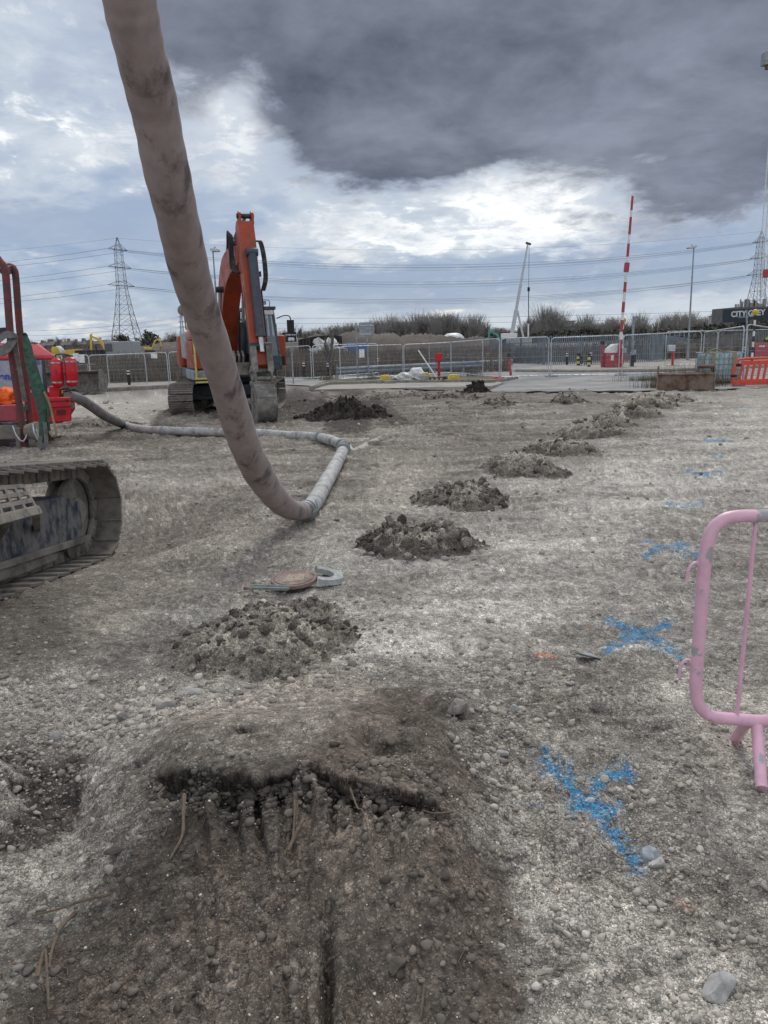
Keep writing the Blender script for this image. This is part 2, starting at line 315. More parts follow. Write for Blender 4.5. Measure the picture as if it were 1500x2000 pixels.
def shape_h(px, py, x, y, m):
    """macro relief of the worked ground (m)"""
    h = fbm(x*.9, y*.9, 21, 3)*.05*sst(y, 1, 4)+fbm(x*3.1, y*3.1, 23, 4)*.028
    h += fbm(x*1.0, y*5.5, 29, 4, .6)*.042*sst(y, 3, 6)                                   # streaks left by tracks and buckets
    h += fbm(x*8, y*8, 25, 3, .55)*.014
    lw = fbm(px/70, px*0+3, 31, 4, .5)*34
    global LEDGE_
    ledge = 1614+sst(px, 560, 900)*46-sst(px, 420, 250)*30+lw
    e = py-ledge
    inx = sst(px, 270, 350)*sst(px, 900, 840); LEDGE_ = (e, inx, px)
    up = sst(m['top'], -90, 60)
    mound = .20*sst(py, 1330, 1520)*sst(px, 120, 420)*sst(px, 1010, 800)
    stp = .034*inx*np.clip(.8+fbm(px/60, px*0, 36, 3)*1.6, .2, 1.4)
    h += mound*sst(e, 420, -10)-stp*sst(e, -14, 16)*sst(e, 300, 60)
    h -= .036*inx*sst(e, -2, 8)*sst(e, 46, 20)*np.clip(1+fbm(px/60, px*0, 35, 2)*1.5, .35, 1.3)                 # dark crevice under the ledge
    gr = np.abs(((px-600+(py-1650)*.06*(px-600)/400)/47+fbm(px/60, py/160, 37, 3)*.8) % 1-.5)*2   # grooves of the bucket teeth
    gm = sst(e, 8, 30)*sst(px, 330, 430)*sst(px, 860, 760)*(sst(e, 200, 60)*.8+.35)
    h -= .048*sst(gr, .35, .85)*gm*(.6+vn(px/80, py/200, 39)*1.2)
    for (cx, cy, rx, ry, d) in ((838, 1432, 52, 30, .075), (885, 1395, 36, 34, -.05), (712, 1528, 17, 20, .06), (800, 1500, 40, 16, .05), (770, 1560, 60, 14, .05), (575, 1690, 8, 60, .045), (640, 1950, 12, 110, .075),
                            (95, 1560, 70, 80, .09), (275, 1546, 28, 9, .045), (480, 1520, 22, 5, .04), (655, 1480, 40, 30, -.02), (1180, 1388, 42, 9, .045), (1290, 1420, 40, 8, .03),
                            (120, 1220, 60, 14, .03), (1200, 1640, 50, 25, .03), (1120, 1650, 60, 25, -.045), (1160, 1480, 80, 22, -.03)):
        q = ((px-cx+fbm(x*9, y*9, 51, 3)*rx*.5)/rx)**2+((py-cy+fbm(x*9, y*9, 53, 3)*ry*.35)/ry)**2
        h -= d*np.exp(-q)
    h += .09*sst(m['pile'], -60, 60)
    # imprints of track shoes
    im = sst(m['imprint'], -15, 25)
    h += im*.035*np.abs(np.sin(y*11+fbm(x*1.5, y*2, 61, 3)*2.2))-im*.02
    im2 = sst(segdist(px, py, [(1080, 1360), (1330, 1400), (1320, 1460), (1080, 1420)]), -20, 30)
    h += im2*.022*np.abs(np.sin(y*26+x*3+fbm(x*3, y*3, 63, 3)*2))
    h += .05*fbm(x*2.4, y*2.4, 65, 4, .6)*sst(m['exdirt2'], -20, 20) + .085*np.maximum(fbm(x*1.6, y*2.6, 67, 5, .65), -.1)*sst(y, 9, 14)*sst(y, 34, 28)
    wt = np.exp(-((x+2.95)/1.15)**4-((y-5.7)/2.3)**4); zt = -.132*(y-4.88)-.035+.55*np.clip((y-7)/31, 0, 1); h = h*(1-wt*.8)+zt*wt
    return h
def ground_height(x, y, detail=True):
    x = np.asarray(x, float); y = np.asarray(y, float)
    z0 = -0.55*np.clip((y-7)/31, 0, 1)
    yy = np.maximum(y, .7)
    px, py = proj(x, yy, -0.55*np.clip((yy-7)/31, 0, 1))
    px = np.clip(px, -3000, 4500); py = np.clip(py, 0, 4000)
    m = gmask(px, py)
    far = sst(y, 36.5, 32.5)
    h = shape_h(px, py, x, y, m)*far
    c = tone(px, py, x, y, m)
    if detail:
        bm = sst(m['brown'], -30, 40)
        coarse = np.clip(.42+.45*sst(m['rgrav'], -60, 60)+.4*sst(m['lgrav'], -20, 40)-.3*sst(m['top'], -20, 40)-.30*bm-.15*sst(m['chalk'], -40, 60)+fbm(x*1.8, y*1.8, 81, 3)*.8, .06, .95)
        H = np.zeros_like(x); I = np.zeros_like(x)
        for cell, sd, k, lim in ((.11, 101, .22, 40), (.05, 103, .5, 22), (.028, 105, .6, 9)):
            s = (y < lim) & (y > .5)
            if not s.any(): continue
            hh, ii = stones(x[s]+fbm(x[s]*30, y[s]*30, 5, 2)*.012, y[s]+fbm(x[s]*30, y[s]*30, 6, 2)*.012, cell, sd, 1.0)
            keep = _h(np.floor(ii*9999), np.floor(ii*777), 9) < np.clip(coarse[s]*k*1.0, 0, 1)
            fade = sst(y[s], lim, lim*.7); hh = hh*keep*fade
            up = hh > H[s]
            t = H[s]; t[up] = hh[up]; H[s] = t; t = I[s]; t[up] = ii[up]; I[s] = t
        h = h+H*far*.75; global COARSE; COARSE = coarse
        st = (I > 0)
        k = np.where(st, .8+.95*_h(np.floor(I*9999), np.floor(I*333), 4)**1.5, 1.0)[:, None]
        sc_ = c*.95+C_MID*.32*(1-bm[:, None]*.5)
        a = np.where(st, .5, 0)[:, None]
        c = (c*(1-a)+sc_*a)*(1+(k-1)*.7)
        # crumbly dark-light grain
        g = fbm(x*22, y*22, 83, 4, .7)*sst(y, 26, 8); c = c*np.clip(1+g[:, None]*.6, .25, 2)
    pm = paintmask(px, py, PAINT)[:, None]; c = c*(1-pm)+np.array((.030, .195, .36))*(.7+.5*_h(np.floor(x*70), np.floor(y*70), 3))[:, None]*pm
    om = paintmask(px, py, ORANGE)[:, None]; c = c*(1-om)+np.array((.5, .16, .07))*om
    return z0+h, np.clip(c, 0.012, .8)
def set_tone(me, c, al=.5):
    a = me.color_attributes.new('tone', 'FLOAT_COLOR', 'POINT'); a.data.foreach_set('color', np.hstack([c, np.broadcast_to(np.asarray(al, float).reshape(-1, 1), (len(c), 1))]).astype(np.float32).ravel())
def np_mesh(name, V, Fq, smooth=True):
    me = bpy.data.meshes.new(name); n = len(V); me.vertices.add(n); me.vertices.foreach_set('co', V.astype(np.float32).ravel())
    k = Fq.shape[1]; m = len(Fq); me.loops.add(m*k); me.loops.foreach_set('vertex_index', Fq.astype(np.int32).ravel())
    me.polygons.add(m); me.polygons.foreach_set('loop_start', np.arange(0, m*k, k, dtype=np.int32))
    if smooth: me.polygons.foreach_set('use_smooth', np.ones(m, bool))
    me.update(calc_edges=True); me.validate(); return me
earth_mat('earth')
earth_mat('clay'); attr_mat('stone', fine=(90, 500), bump=.35, amt=.25)
def link(name, me, m=None, parent=None):
    o = bpy.data.objects.new(name, me); col.objects.link(o)
    if m is not None: me.materials.append(m)
    if parent is not None: o.parent = parent
    return o
def tagk(o, kind): o['kind'] = kind; return o
def build_ground():
    dep = np.radians(np.concatenate([np.linspace(62, 8, 640, endpoint=False), np.linspace(8, 3.1, 190, endpoint=False)]))
    r = ZC/np.tan(dep); r = np.concatenate([[.02, .3, .55], r, np.geomspace(r[-1]*1.03, 9000, 60)])
    a = np.radians(np.concatenate([np.linspace(-180, -44, 34, endpoint=False), np.linspace(-44, -32, 60, endpoint=False), np.linspace(-32, 32, 800, endpoint=False), np.linspace(32, 44, 60, endpoint=False), np.linspace(44, 180, 34, endpoint=False)]))
    nr, na = len(r), len(a)
    A, Rr = np.meshgrid(a, r); x = (np.sin(A)*Rr).ravel(); y = (np.cos(A)*Rr).ravel()
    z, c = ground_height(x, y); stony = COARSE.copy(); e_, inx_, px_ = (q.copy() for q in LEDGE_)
    # steep faces (the broken ledge, pits): crumble them sideways and vary them with height as well
    Z = z.reshape(nr, na); RR = np.broadcast_to(r[:, None], Z.shape); sl_ = np.abs(np.gradient(Z, axis=0)/np.maximum(np.gradient(RR, axis=0), 1e-4)); st = (sst(sl_.ravel(), .45, 1.3)*sst(y, 5, 4)*(y > .5)); zz = z*1.0
    ov = inx_*(y < 4)*(y > 1)*np.clip(1+fbm(px_/40, px_*0, 311, 2, .5)*2.4, .1, 1.9); y = y-ov*.024*np.exp(-((e_+3)/11)**2)+ov*.018*np.exp(-((e_-16)/9)**2); z = z+ov*.006*np.exp(-((e_+5)/9)**2)
    c = c*np.clip(1+st*(fbm(x*45, zz*70, 309, 4, .7)*1.5-.25), .3, 2)[:, None]
    V = np.stack([x, y, z], 1)
    i = np.arange(nr-1)[:, None]*na; j = np.arange(na)[None, :]; j2 = (j+1) % na
    Fq = np.stack([(i+j), (i+j2), (i+na+j2), (i+na+j)], -1).reshape(-1, 4)
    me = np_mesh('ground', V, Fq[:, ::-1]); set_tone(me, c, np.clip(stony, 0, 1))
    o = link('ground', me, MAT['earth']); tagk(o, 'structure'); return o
build_ground()
# ------------------------------------------------------------------ mesh helpers
def V3(*a): return Vector(a if len(a) == 3 else a[0])
def rootloc(o):
    v = Vector((0, 0, 0))
    while o: v = v+o.location; o = o.parent
    return v
class MB:
    def __init__(s): s.V = []; s.F = []
    def add(s, vs, fs):
        n = len(s.V); s.V += [tuple(v) for v in vs]; s.F += [tuple(i+n for i in f) for f in fs]; return s
    def box(s, c, sz, M=None, taper=None):
        x, y, z = (q/2 for q in sz); vs = [Vector((i*x, j*y, k*z)) for k in (-1, 1) for j in (-1, 1) for i in (-1, 1)]
        if taper: vs = [Vector((v.x*(taper[0] if v.z > 0 else 1), v.y*(taper[1] if v.z > 0 else 1), v.z)) for v in vs]
        if isinstance(M, (int, float)): M = Matrix.Rotation(M, 3, 'Z')
        if M is not None: vs = [M @ v for v in vs]
        c = Vector(c); return s.add([v+c for v in vs], [(0, 2, 3, 1), (4, 5, 7, 6), (0, 1, 5, 4), (2, 6, 7, 3), (0, 4, 6, 2), (1, 3, 7, 5)])
    def bar(s, p, q, w, h=None, up=(0, 0, 1)):
        p, q = Vector(p), Vector(q); d = (q-p); L = d.length
        if L < 1e-6: return s
        d /= L; up = Vector(up)
        if abs(d.dot(up)) > .98: up = Vector((0, 1, 0)) if abs(d.y) < .9 else Vector((1, 0, 0))
        a = d.cross(up).normalized(); b = a.cross(d); h = h or w
        M = Matrix((a, d, b)).transposed(); return s.box((p+q)/2, (w, L, h), M)
    def tube(s, pts, r, n=8, cap=True, closed=False):
        pts = [Vector(p) for p in pts]; m = len(pts); rs = r if isinstance(r, (list, tuple)) else [r]*m
        vs = []; prev = None
        for i, p in enumerate(pts):
            if closed: t = pts[(i+1) % m]-pts[i-1]
            else: t = pts[min(i+1, m-1)]-pts[max(i-1, 0)]
            t = t.normalized() if t.length > 1e-9 else Vector((0, 0, 1))
            if prev is None: a = t.orthogonal().normalized()
            else:
                a = prev-t*prev.dot(t); a = a.normalized() if a.length > 1e-6 else t.orthogonal().normalized()
            prev = a; b = t.cross(a)
            for k in range(n):
                g = 2*math.pi*k/n; vs.append(p+(a*math.cos(g)+b*math.sin(g))*rs[i])
        fs = []
        for i in range(m if closed else m-1):
            j = (i+1) % m
            for k in range(n): fs.append((i*n+k, i*n+(k+1) % n, j*n+(k+1) % n, j*n+k))
        if cap and not closed: fs.append(tuple(range(n-1, -1, -1))); fs.append(tuple((m-1)*n+k for k in range(n)))
        return s.add(vs, fs)
    def lathe(s, prof, n=20, o=(0, 0, 0), ax=(0, 0, 1)):
        ax = Vector(ax).normalized(); o = Vector(o)
        return s.tube_prof([(o+ax*z, r) for r, z in prof], ax, n)
    def tube_prof(s, pr, ax, n):
        a = ax.orthogonal().normalized(); b = ax.cross(a); vs = []
        for p, r in pr:
            for k in range(n):
                g = 2*math.pi*k/n; vs.append(p+(a*math.cos(g)+b*math.sin(g))*r)
        m = len(pr); fs = [(i*n+k, i*n+(k+1) % n, (i+1)*n+(k+1) % n, (i+1)*n+k) for i in range(m-1) for k in range(n)]
        fs.append(tuple(range(n-1, -1, -1))); fs.append(tuple((m-1)*n+k for k in range(n))); return s.add(vs, fs)
    def prism(s, poly, o, u, v, th, mid=False):
        o, u, v = Vector(o), Vector(u), Vector(v); nn = u.cross(v).normalized()*th; k = len(poly)
        if mid: o = o-nn/2
        vs = [o+u*a+v*b for a, b in poly]+[o+u*a+v*b+nn for a, b in poly]
        return s.add(vs, [tuple(range(k-1, -1, -1)), tuple(range(k, 2*k))]+[(i, (i+1) % k, (i+1) % k+k, i+k) for i in range(k)])
    def ribbon(s, pts, w, side, th=.004):
        pts = [Vector(p) for p in pts]; vs = []; m = len(pts)
        for i, p in enumerate(pts):
            t = (pts[min(i+1, m-1)]-pts[max(i-1, 0)]).normalized(); sd = Vector(side[i] if isinstance(side, list) else side); sd = (sd-t*sd.dot(t)).normalized(); nn = t.cross(sd)
            ww = w[i] if isinstance(w, list) else w
            for a, b in ((-1, -1), (1, -1), (1, 1), (-1, 1)): vs.append(p+sd*ww/2*a+nn*th/2*b)
        fs = [(i*4+k, i*4+(k+1) % 4, i*4+4+(k+1) % 4, i*4+4+k) for i in range(m-1) for k in range(4)]+[(3, 2, 1, 0), tuple(4*(m-1)+k for k in range(4))]
        return s.add(vs, fs)
    def build(s, name, m, parent=None, world=False, smooth=True, bevel=0, ang=35, sub=0):
        me = bpy.data.meshes.new(name); off = rootloc(parent) if (world and parent) else Vector((0, 0, 0))
        me.from_pydata([tuple(Vector(v)-off) for v in s.V], [], s.F); me.update()
        if smooth: me.shade_smooth(); me.set_sharp_from_angle(angle=R(ang))
        o = link(name, me, m if not isinstance(m, str) else MAT[m], parent)
        if sub: q = o.modifiers.new('sub', 'SUBSURF'); q.levels = q.render_levels = sub
        if bevel: q = o.modifiers.new('bevel', 'BEVEL'); q.width = bevel; q.segments = 2; q.limit_method = 'ANGLE'; q.angle_limit = R(40); q.harden_normals = False
        return o
def thing(name, label, cat, loc=(0, 0, 0), rz=0, group=None):
    o = bpy.data.objects.new(name, None); col.objects.link(o); o.location = loc; o.rotation_euler = (0, 0, rz); o.empty_display_size = .2
    o['label'] = label; o['category'] = cat
    if group: o['group'] = group
    return o
def tag(o, label, cat, group=None):
    o['label'] = label; o['category'] = cat
    if group: o['group'] = group
    return o
def dup(o, parent=None):
    c = o.copy(); col.objects.link(c); c.parent = parent
    for ch in o.children: dup(ch, c)
    return c
def gz(x, y): return float(ground_height(np.array([x]), np.array([y]), False)[0][0])
def catmull(pts, k=6):
    pts = [Vector(p) for p in pts]; out = []
    for i in range(len(pts)-1):
        a, b, c, d = pts[max(i-1, 0)], pts[i], pts[i+1], pts[min(i+2, len(pts)-1)]
        for j in range(k):
            t = j/k; out.append(.5*((2*b)+(c-a)*t+(2*a-5*b+4*c-d)*t*t+(3*b-a-3*c+d)*t**3))
    return out+[pts[-1]]
def lerpl(vals, n):
    m = len(vals)-1; return [vals[min(int(i/(n-1)*m), m-1)]*(1-((i/(n-1)*m)-min(int(i/(n-1)*m), m-1)))+vals[min(int(i/(n-1)*m), m-1)+1]*((i/(n-1)*m)-min(int(i/(n-1)*m), m-1)) for i in range(n)]
FONT = None
def text(name, s, size, m, parent, loc, rot, bold=0.0, ext=.002, ax=1.0):
    cu = bpy.data.curves.new(name, 'FONT'); cu.body = s; cu.size = size; cu.extrude = ext; cu.offset = bold; cu.align_x = 'CENTER'; cu.align_y = 'CENTER'
    t = bpy.data.objects.new(name+'_tmp', cu); col.objects.link(t); dg = bpy.context.evaluated_depsgraph_get(); me = bpy.data.meshes.new_from_object(t.evaluated_get(dg)); bpy.data.objects.remove(t)
    o = link(name, me, m, parent); o.location = loc; o.rotation_euler = rot; o.scale = (ax, 1, 1); return o
DIRT = (.17, .15, .125)
mat('galv', (.52, .55, .58), .42, .55, dirt=(.33, .33, .32), damt=.4, scale=6)
mat('galv_dull', (.30, .33, .36), .6, .3, dirt=(.2, .2, .19), damt=.4, scale=3)
mat('orange', (.35, .052, .018), .45, dirt=(.20, .085, .06), damt=.38, scale=1.6, var=.10)
mat('orange_pale', (.46, .15, .10), .5, dirt=(.36, .2, .15), damt=.45, scale=2.2)
mat('grey_paint', (.30, .34, .38), .5, dirt=(.27, .25, .22), damt=.4, scale=3)
mat('steel_dark', (.035, .042, .052), .5, .2, dirt=(.12, .11, .10), damt=.35, scale=3)
mat('steel_slate', (.055, .068, .085), .45, .2, dirt=(.13, .125, .115), damt=.3, scale=3)
mat('chrome', (.45, .45, .45), .25, .9)
mat('track_steel', (.17, .155, .14), .72, .25, dirt=(.24, .215, .18), damt=.55, scale=5, bump=.35, bscale=50, var=.2)
mat('mud_steel', (.13, .12, .11), .8, .15, dirt=(.25, .225, .19), damt=.6, scale=3.5, bump=.5, bscale=40, var=.25)
mat('bucket_steel', (.24, .225, .205), .65, .3, dirt=(.13, .12, .105), damt=.45, scale=3, bump=.3, bscale=30, var=.2)
mat('blue_worn', (.018, .026, .052), .6, 0, dirt=(.17, .16, .15), damt=.60, scale=8, bump=.5, bscale=45, stretch=(1, 1, .7), var=.3, sharp=.10)
mat('rubber', (.03, .03, .032), .8, dirt=(.1, .095, .09), damt=.35, scale=6)
mat('black', (.015, .016, .018), .6)
mat('white', (.72, .73, .73), .5, dirt=(.5, .48, .45), damt=.3)
mat('yellow', (.62, .42, .05), .5, dirt=(.35, .28, .12), damt=.35)
mat('yellow_pale', (.58, .55, .16), .5)
mat('red', (.50, .018, .028), .38, dirt=(.30, .05, .05), damt=.25, scale=2)
mat('red_hood', (.52, .055, .075), .5, dirt=(.42, .10, .10), damt=.4, scale=2)
mat('red_tank', (.52, .012, .025), .3)
mat('red_worn', (.22, .035, .035), .6, dirt=(.09, .06, .055), damt=.55, scale=14, bump=.4, bscale=70)
mat('red_faded', (.40, .055, .075), .6, dirt=(.3, .12, .12), damt=.4)
mat('lilac_panel', (.36, .38, .46), .45, dirt=(.30, .31, .36), damt=.35)
mat('blue_text', (.05, .07, .42), .5)
mat('hose_pink', (.30, .245, .228), .75, 0, dirt=(.115, .095, .09), damt=.43, scale=3.8, bump=.35, bscale=35, stretch=(1, 1, .55), var=.09, sharp=.07)
mat('hose_grey', (.42, .42, .40), .7, 0, dirt=(.17, .165, .155), damt=.42, scale=6, bump=.3, bscale=40, var=.14)
mat('hose_dark', (.21, .205, .195), .7, 0, dirt=(.12, .115, .11), damt=.5, scale=6, bump=.3)
mat('pink', (.72, .43, .53), .38, 0, dirt=(.36, .35, .36), damt=.34, scale=9, bump=.12, bscale=30, sharp=.02, var=.05)
mat('concrete', (.32, .31, .29), .9, dirt=(.19, .18, .165), damt=.45, scale=4, bump=.4)
mat('concrete_dark', (.15, .15, .15), .9, dirt=(.10, .10, .10), damt=.45, scale=1, bump=.3)
mat('asphalt', (.20, .20, .205), .9, dirt=(.31, .295, .27), damt=.5, scale=.35, bump=.4, bscale=90, var=.12)
mat('kerb_stone', (.27, .255, .23), .9, dirt=(.17, .155, .13), damt=.45, scale=2.5, bump=.4)
mat('verge', (.16, .135, .09), 1, dirt=(.10, .105, .05), damt=.45, scale=1.5, bump=1, bscale=30, var=.3)
mat('pave', (.33, .305, .265), .9, dirt=(.22, .2, .17), damt=.45, scale=.8, bump=.4, var=.15)
mat('rust', (.17, .10, .075), .85, .1, dirt=(.22, .17, .14), damt=.5, scale=2.5, bump=.4, var=.25)
mat('sack', (.66, .66, .65), .6, dirt=(.45, .44, .42), damt=.35)
mat('bark', (.10, .085, .07), .95); mat('bark_far', (.145, .132, .125), 1)  # bark_far: bark made paler, distance haze put into its colour
mat('ever', (.095, .095, .075), 1, var=.35, scale=.4)
mat('glass', (.05, .065, .085), .12, spec=.7)
mat('sling_green', (.045, .125, .085), .8, dirt=(.075, .08, .07), damt=.5, scale=9, var=.3)
mat('sling_grey', (.17, .17, .165), .8, dirt=(.09, .09, .085), damt=.45, scale=9)
mat('jacket', (.85, .14, .02), .7); mat('hivis', (.5, .65, .06), .6); mat('skin_tone', (.42, .24, .17), .6); mat('navy', (.02, .025, .04), .7)
mat('pylon', (.17, .19, .215), .6, .2); mat('wire', (.10, .115, .14), .7)
mat('pale_green', (.235, .30, .27), .6, dirt=(.2, .2, .18), damt=.35, scale=14); mat('pale_grey', (.36, .385, .37), .6, dirt=(.25, .245, .23), damt=.35, scale=14)
mat('manhole', (.26, .17, .145), .6, .1, dirt=(.17, .14, .12), damt=.5, scale=14, bump=.3); mat('manhole_tan', (.34, .26, .20), .7, dirt=(.2, .17, .14), damt=.4, scale=18)
mat('ibc_water', (.36, .52, .55), .35, dirt=(.42, .54, .55), damt=.4, scale=3); mat('strap_tan', (.26, .22, .13), .8)
mat('orange_plastic', (.68, .075, .045), .5, dirt=(.45, .13, .09), damt=.25, scale=4)
mat('board_dark', (.022, .033, .05), .6); mat('letter', (.6, .62, .65), .5); mat('blue_box', (.045, .17, .40), .6); mat('teal', (.07, .30, .27), .6)
mat('roof_far', (.15, .13, .125), .9); mat('brick_far', (.22, .16, .13), .9); mat('lorry_grey', (.27, .29, .30), .6); mat('sheet_pile', (.028, .028, .032), .9, dirt=(.08, .07, .06), damt=.4, scale=.5)
mat('soil_far', (.085, .07, .058), 1, dirt=(.125, .108, .09), damt=.45, scale=.2); mat('pale_fence', (.19, .22, .25), .6, .2, dirt=(.13, .15, .17), damt=.4, scale=.5)
# ------------------------------------------------------------------ roads, kerbs
def sheet(name, pix, m, off, kind='structure', skirt=.12):
    import bmesh
    pts = [G(px, py) for px, py in pix]; bm = bmesh.new(); up = [bm.verts.new((p.x, p.y, 0)) for p in pts]
    bm.faces.new(up); bmesh.ops.triangulate(bm, faces=bm.faces[:]); bmesh.ops.subdivide_edges(bm, edges=bm.edges[:], cuts=3, use_grid_fill=True)
    edge = [e for e in bm.edges if len(e.link_faces) == 1]
    r = bmesh.ops.extrude_edge_only(bm, edges=edge); low = {v for v in r['geom'] if isinstance(v, bmesh.types.BMVert)}
    for v in bm.verts: v.co.z = H0(v.co.y)+off-(skirt if v in low else 0)
    bmesh.ops.recalc_face_normals(bm, faces=bm.faces[:]); me = bpy.data.meshes.new(name); bm.to_mesh(me)
    o = link(name, me, MAT[m]); tagk(o, kind); return o
rnd = random.Random(5)
_edge = []
for i in range(40):
    t = i/39; x_ = 952+t*(1540-952); yb = 767-3*t-14*max(0, t-.55); _edge.append((x_, yb+rnd.uniform(-1.6, 1.6)))
sheet('road', _edge+[(1560, 706), (1000, 711), (600, 733), (-100, 752), (-100, 765), (120, 765), (345, 757), (560, 753), (690, 748), (940, 738), (1020, 742), (985, 752)], 'asphalt', .05)
sheet('road_apron', [(612, 764), (700, 762), (960, 757), (978, 752), (978, 747), (760, 750), (640, 754)], 'pave', .064)
sheet('verge', [(610, 757), (640, 752), (975, 745), (985, 738), (860, 738), (690, 742), (640, 746)], 'verge', .10)
sheet('pavement', [(1008, 727), (1140, 728), (1300, 727), (1420, 722), (1560, 716), (1560, 709), (1300, 712), (1130, 716), (1060, 720)], 'pave', .17)
sheet('footway', [(-100, 768), (200, 764), (345, 757), (345, 750), (-100, 757)], 'pave', .17)
def kerb(pix, w=.13, h=.17, off=.06):
    b = MB(); pts = [G(*p) for p in pix]
    for a, c in zip(pts, pts[1:]):
        n = max(1, int((c-a).length/.92)); d = (c-a)/n
        for i in range(n):
            p = a+d*i; q = a+d*(i+.985); j = rnd.uniform(-.012, .012)
            b.bar((p.x, p.y, H0(p.y)+off+j), (q.x, q.y, H0(q.y)+off+j), w, h)
    o = b.build('kerb', 'kerb_stone', bevel=.012); tagk(o, 'structure')
kerb([(1006, 728), (1140, 729), (1300, 728), (1420, 723), (1560, 717)]); kerb([(-100, 769), (200, 765.5), (346, 758)], h=.24)
kerb([(606, 763), (642, 754), (760, 750.5), (978, 748)], off=.1); kerb([(978, 748), (1010, 742)], off=.1)
# ------------------------------------------------------------------ heras fence panels
def heras(A, B, label, part_mesh=True, kind='panel', lean=0.0):
    a = P(*A); b = P(*B); za = gz(a.x, a.y)+.03; zb = gz(b.x, b.y)+.03
    za = max(za, H0(a.y)+.05); dz = b.z-a.z
    L = math.hypot(b.x-a.x, b.y-a.y); h = max(1.75, min(2.1, a.z-za)); zb_ = a.z-h
    t = thing('mesh_fence', label, 'mesh fence', (a.x, a.y, zb_), math.atan2(b.y-a.y, b.x-a.x), 'temporary mesh fence panels'); r = .024; c = .16
    t.rotation_euler = (lean, 0, math.atan2(b.y-a.y, b.x-a.x))
    sl_ = dz/L
    def Z(x, z): return z+sl_*x*(z/h)
    fr = MB(); pts = [(0, 0), (0, h-c)]+[(c-c*math.cos(g), h-c+c*math.sin(g)) for g in (R(30), R(60))]+[(c, h), (L-c, h)]+[(L-c+c*math.sin(g), h-c+c*math.cos(g)) for g in (R(30), R(60))]+[(L, h-c), (L, 0)]
    fr.tube([(x, 0, Z(x, z)) for x, z in pts], r, 8); fr.tube([(0, 0, .14), (L, 0, .14)], r, 8); fr.build('frame', 'galv', t)
    w = MB(); n = int(L/.085)
    for i in range(1, n): x = L*i/n; w.tube([(x, .012, .14), (x, .012, Z(x, h)-.01)], .0026, 3, cap=False)
    for i in range(1, 8): z = .14+(h-.14)*i/8; w.tube([(0, 0, z), (L, 0, Z(L, z))], .0032 if i != 4 else .006, 3, cap=False)
    w.build('wire_mesh', 'galv_dull', t, smooth=False); return t
HP = [((100, 693, 43), (172, 693, 42.4), 'mesh fence panel partly hidden by the toothed loader bucket'),
 ((173, 694, 41.9), (282, 690, 41.9), 'mesh fence panel just right of the toothed loader bucket'),
 ((208, 693.5, 41.3), (325, 688, 41.0), 'overlapping mesh fence panel behind the lone black bollard on the left'),
 ((328.5, 688, 40.9), (440, 683, 40.5), 'mesh fence panel running behind the orange digger and pale hanging hose'),
 ((500, 682, 45), (606, 675, 43), 'mesh fence panel behind the deliveries sign'),
 ((610, 675, 43), (737, 671, 47), 'mesh fence panel behind the thin leafless sapling'),
 ((663, 677, 40.8), (786, 673, 43), 'mesh fence panel carrying a white notice behind the grey two post sign'),
 ((788.5, 673, 43.1), (880, 669, 44.5), 'mesh fence panel behind the white sack and leaning pole'),
 ((838, 671, 47), (943, 663.5, 41.5), 'mesh fence panel behind the small red square sign'),
 ((881, 669, 44.3), (975.5, 661, 38.3), 'mesh fence panel behind the right end of the crash barrier'),
 ((979, 661, 38.2), (1072, 658, 38.6), 'mesh fence panel in front of the leaning red post'),
 ((1077, 660, 38.6), (1211, 654.5, 37.6), 'mesh fence panel in front of the yellow and black bollards'),
 ((1217.5, 655, 37.4), (1371, 647, 37.8), 'mesh fence panel right of the raised barrier arm, before the small lamp'),
 ((1376, 649, 36.6), (1454, 637, 30.5), 'mesh fence panel standing askew behind the water tank'),
 ((1460, 633, 30.4), (1580, 652, 31.5), 'nearest mesh fence panel at the right, behind the orange plastic barrier'),
 ((1302, 647.5, 47), (1402, 646, 46), 'far mesh fence panel behind the tall street lamp'),
 ((1404, 646, 46), (1520, 643, 46), 'far mesh fence panel behind the worker')]
for a in HP: heras(*a)
def foot(px, py, label, m='concrete', s=(.65, .22, .13), rz=0.0):
    g = G(px, py); b = MB(); b.box((0, 0, s[2]/2), s, taper=(.9, .8)); b.box((0, 0, s[2]+.01), (s[0]*.5, s[1]*.5, .03)); o = b.build('fence_block', m, bevel=.015); o.location = (g.x, g.y, max(gz(g.x, g.y), H0(g.y)+.05)); o.rotation_euler.z = rz
    tag(o, label, 'fence block', 'fence blocks'); return o
foot(1077, 738, 'grey block foot of the fence left of the barrier gate', rz=.3); foot(1212.5, 736, 'grey block foot of the fence beside the red gate box', rz=.2)
foot(973, 743, 'orange block foot under the fence panels', 'orange_plastic', rz=.4); foot(1374, 735, 'grey block foot of the fence left of the water tank')
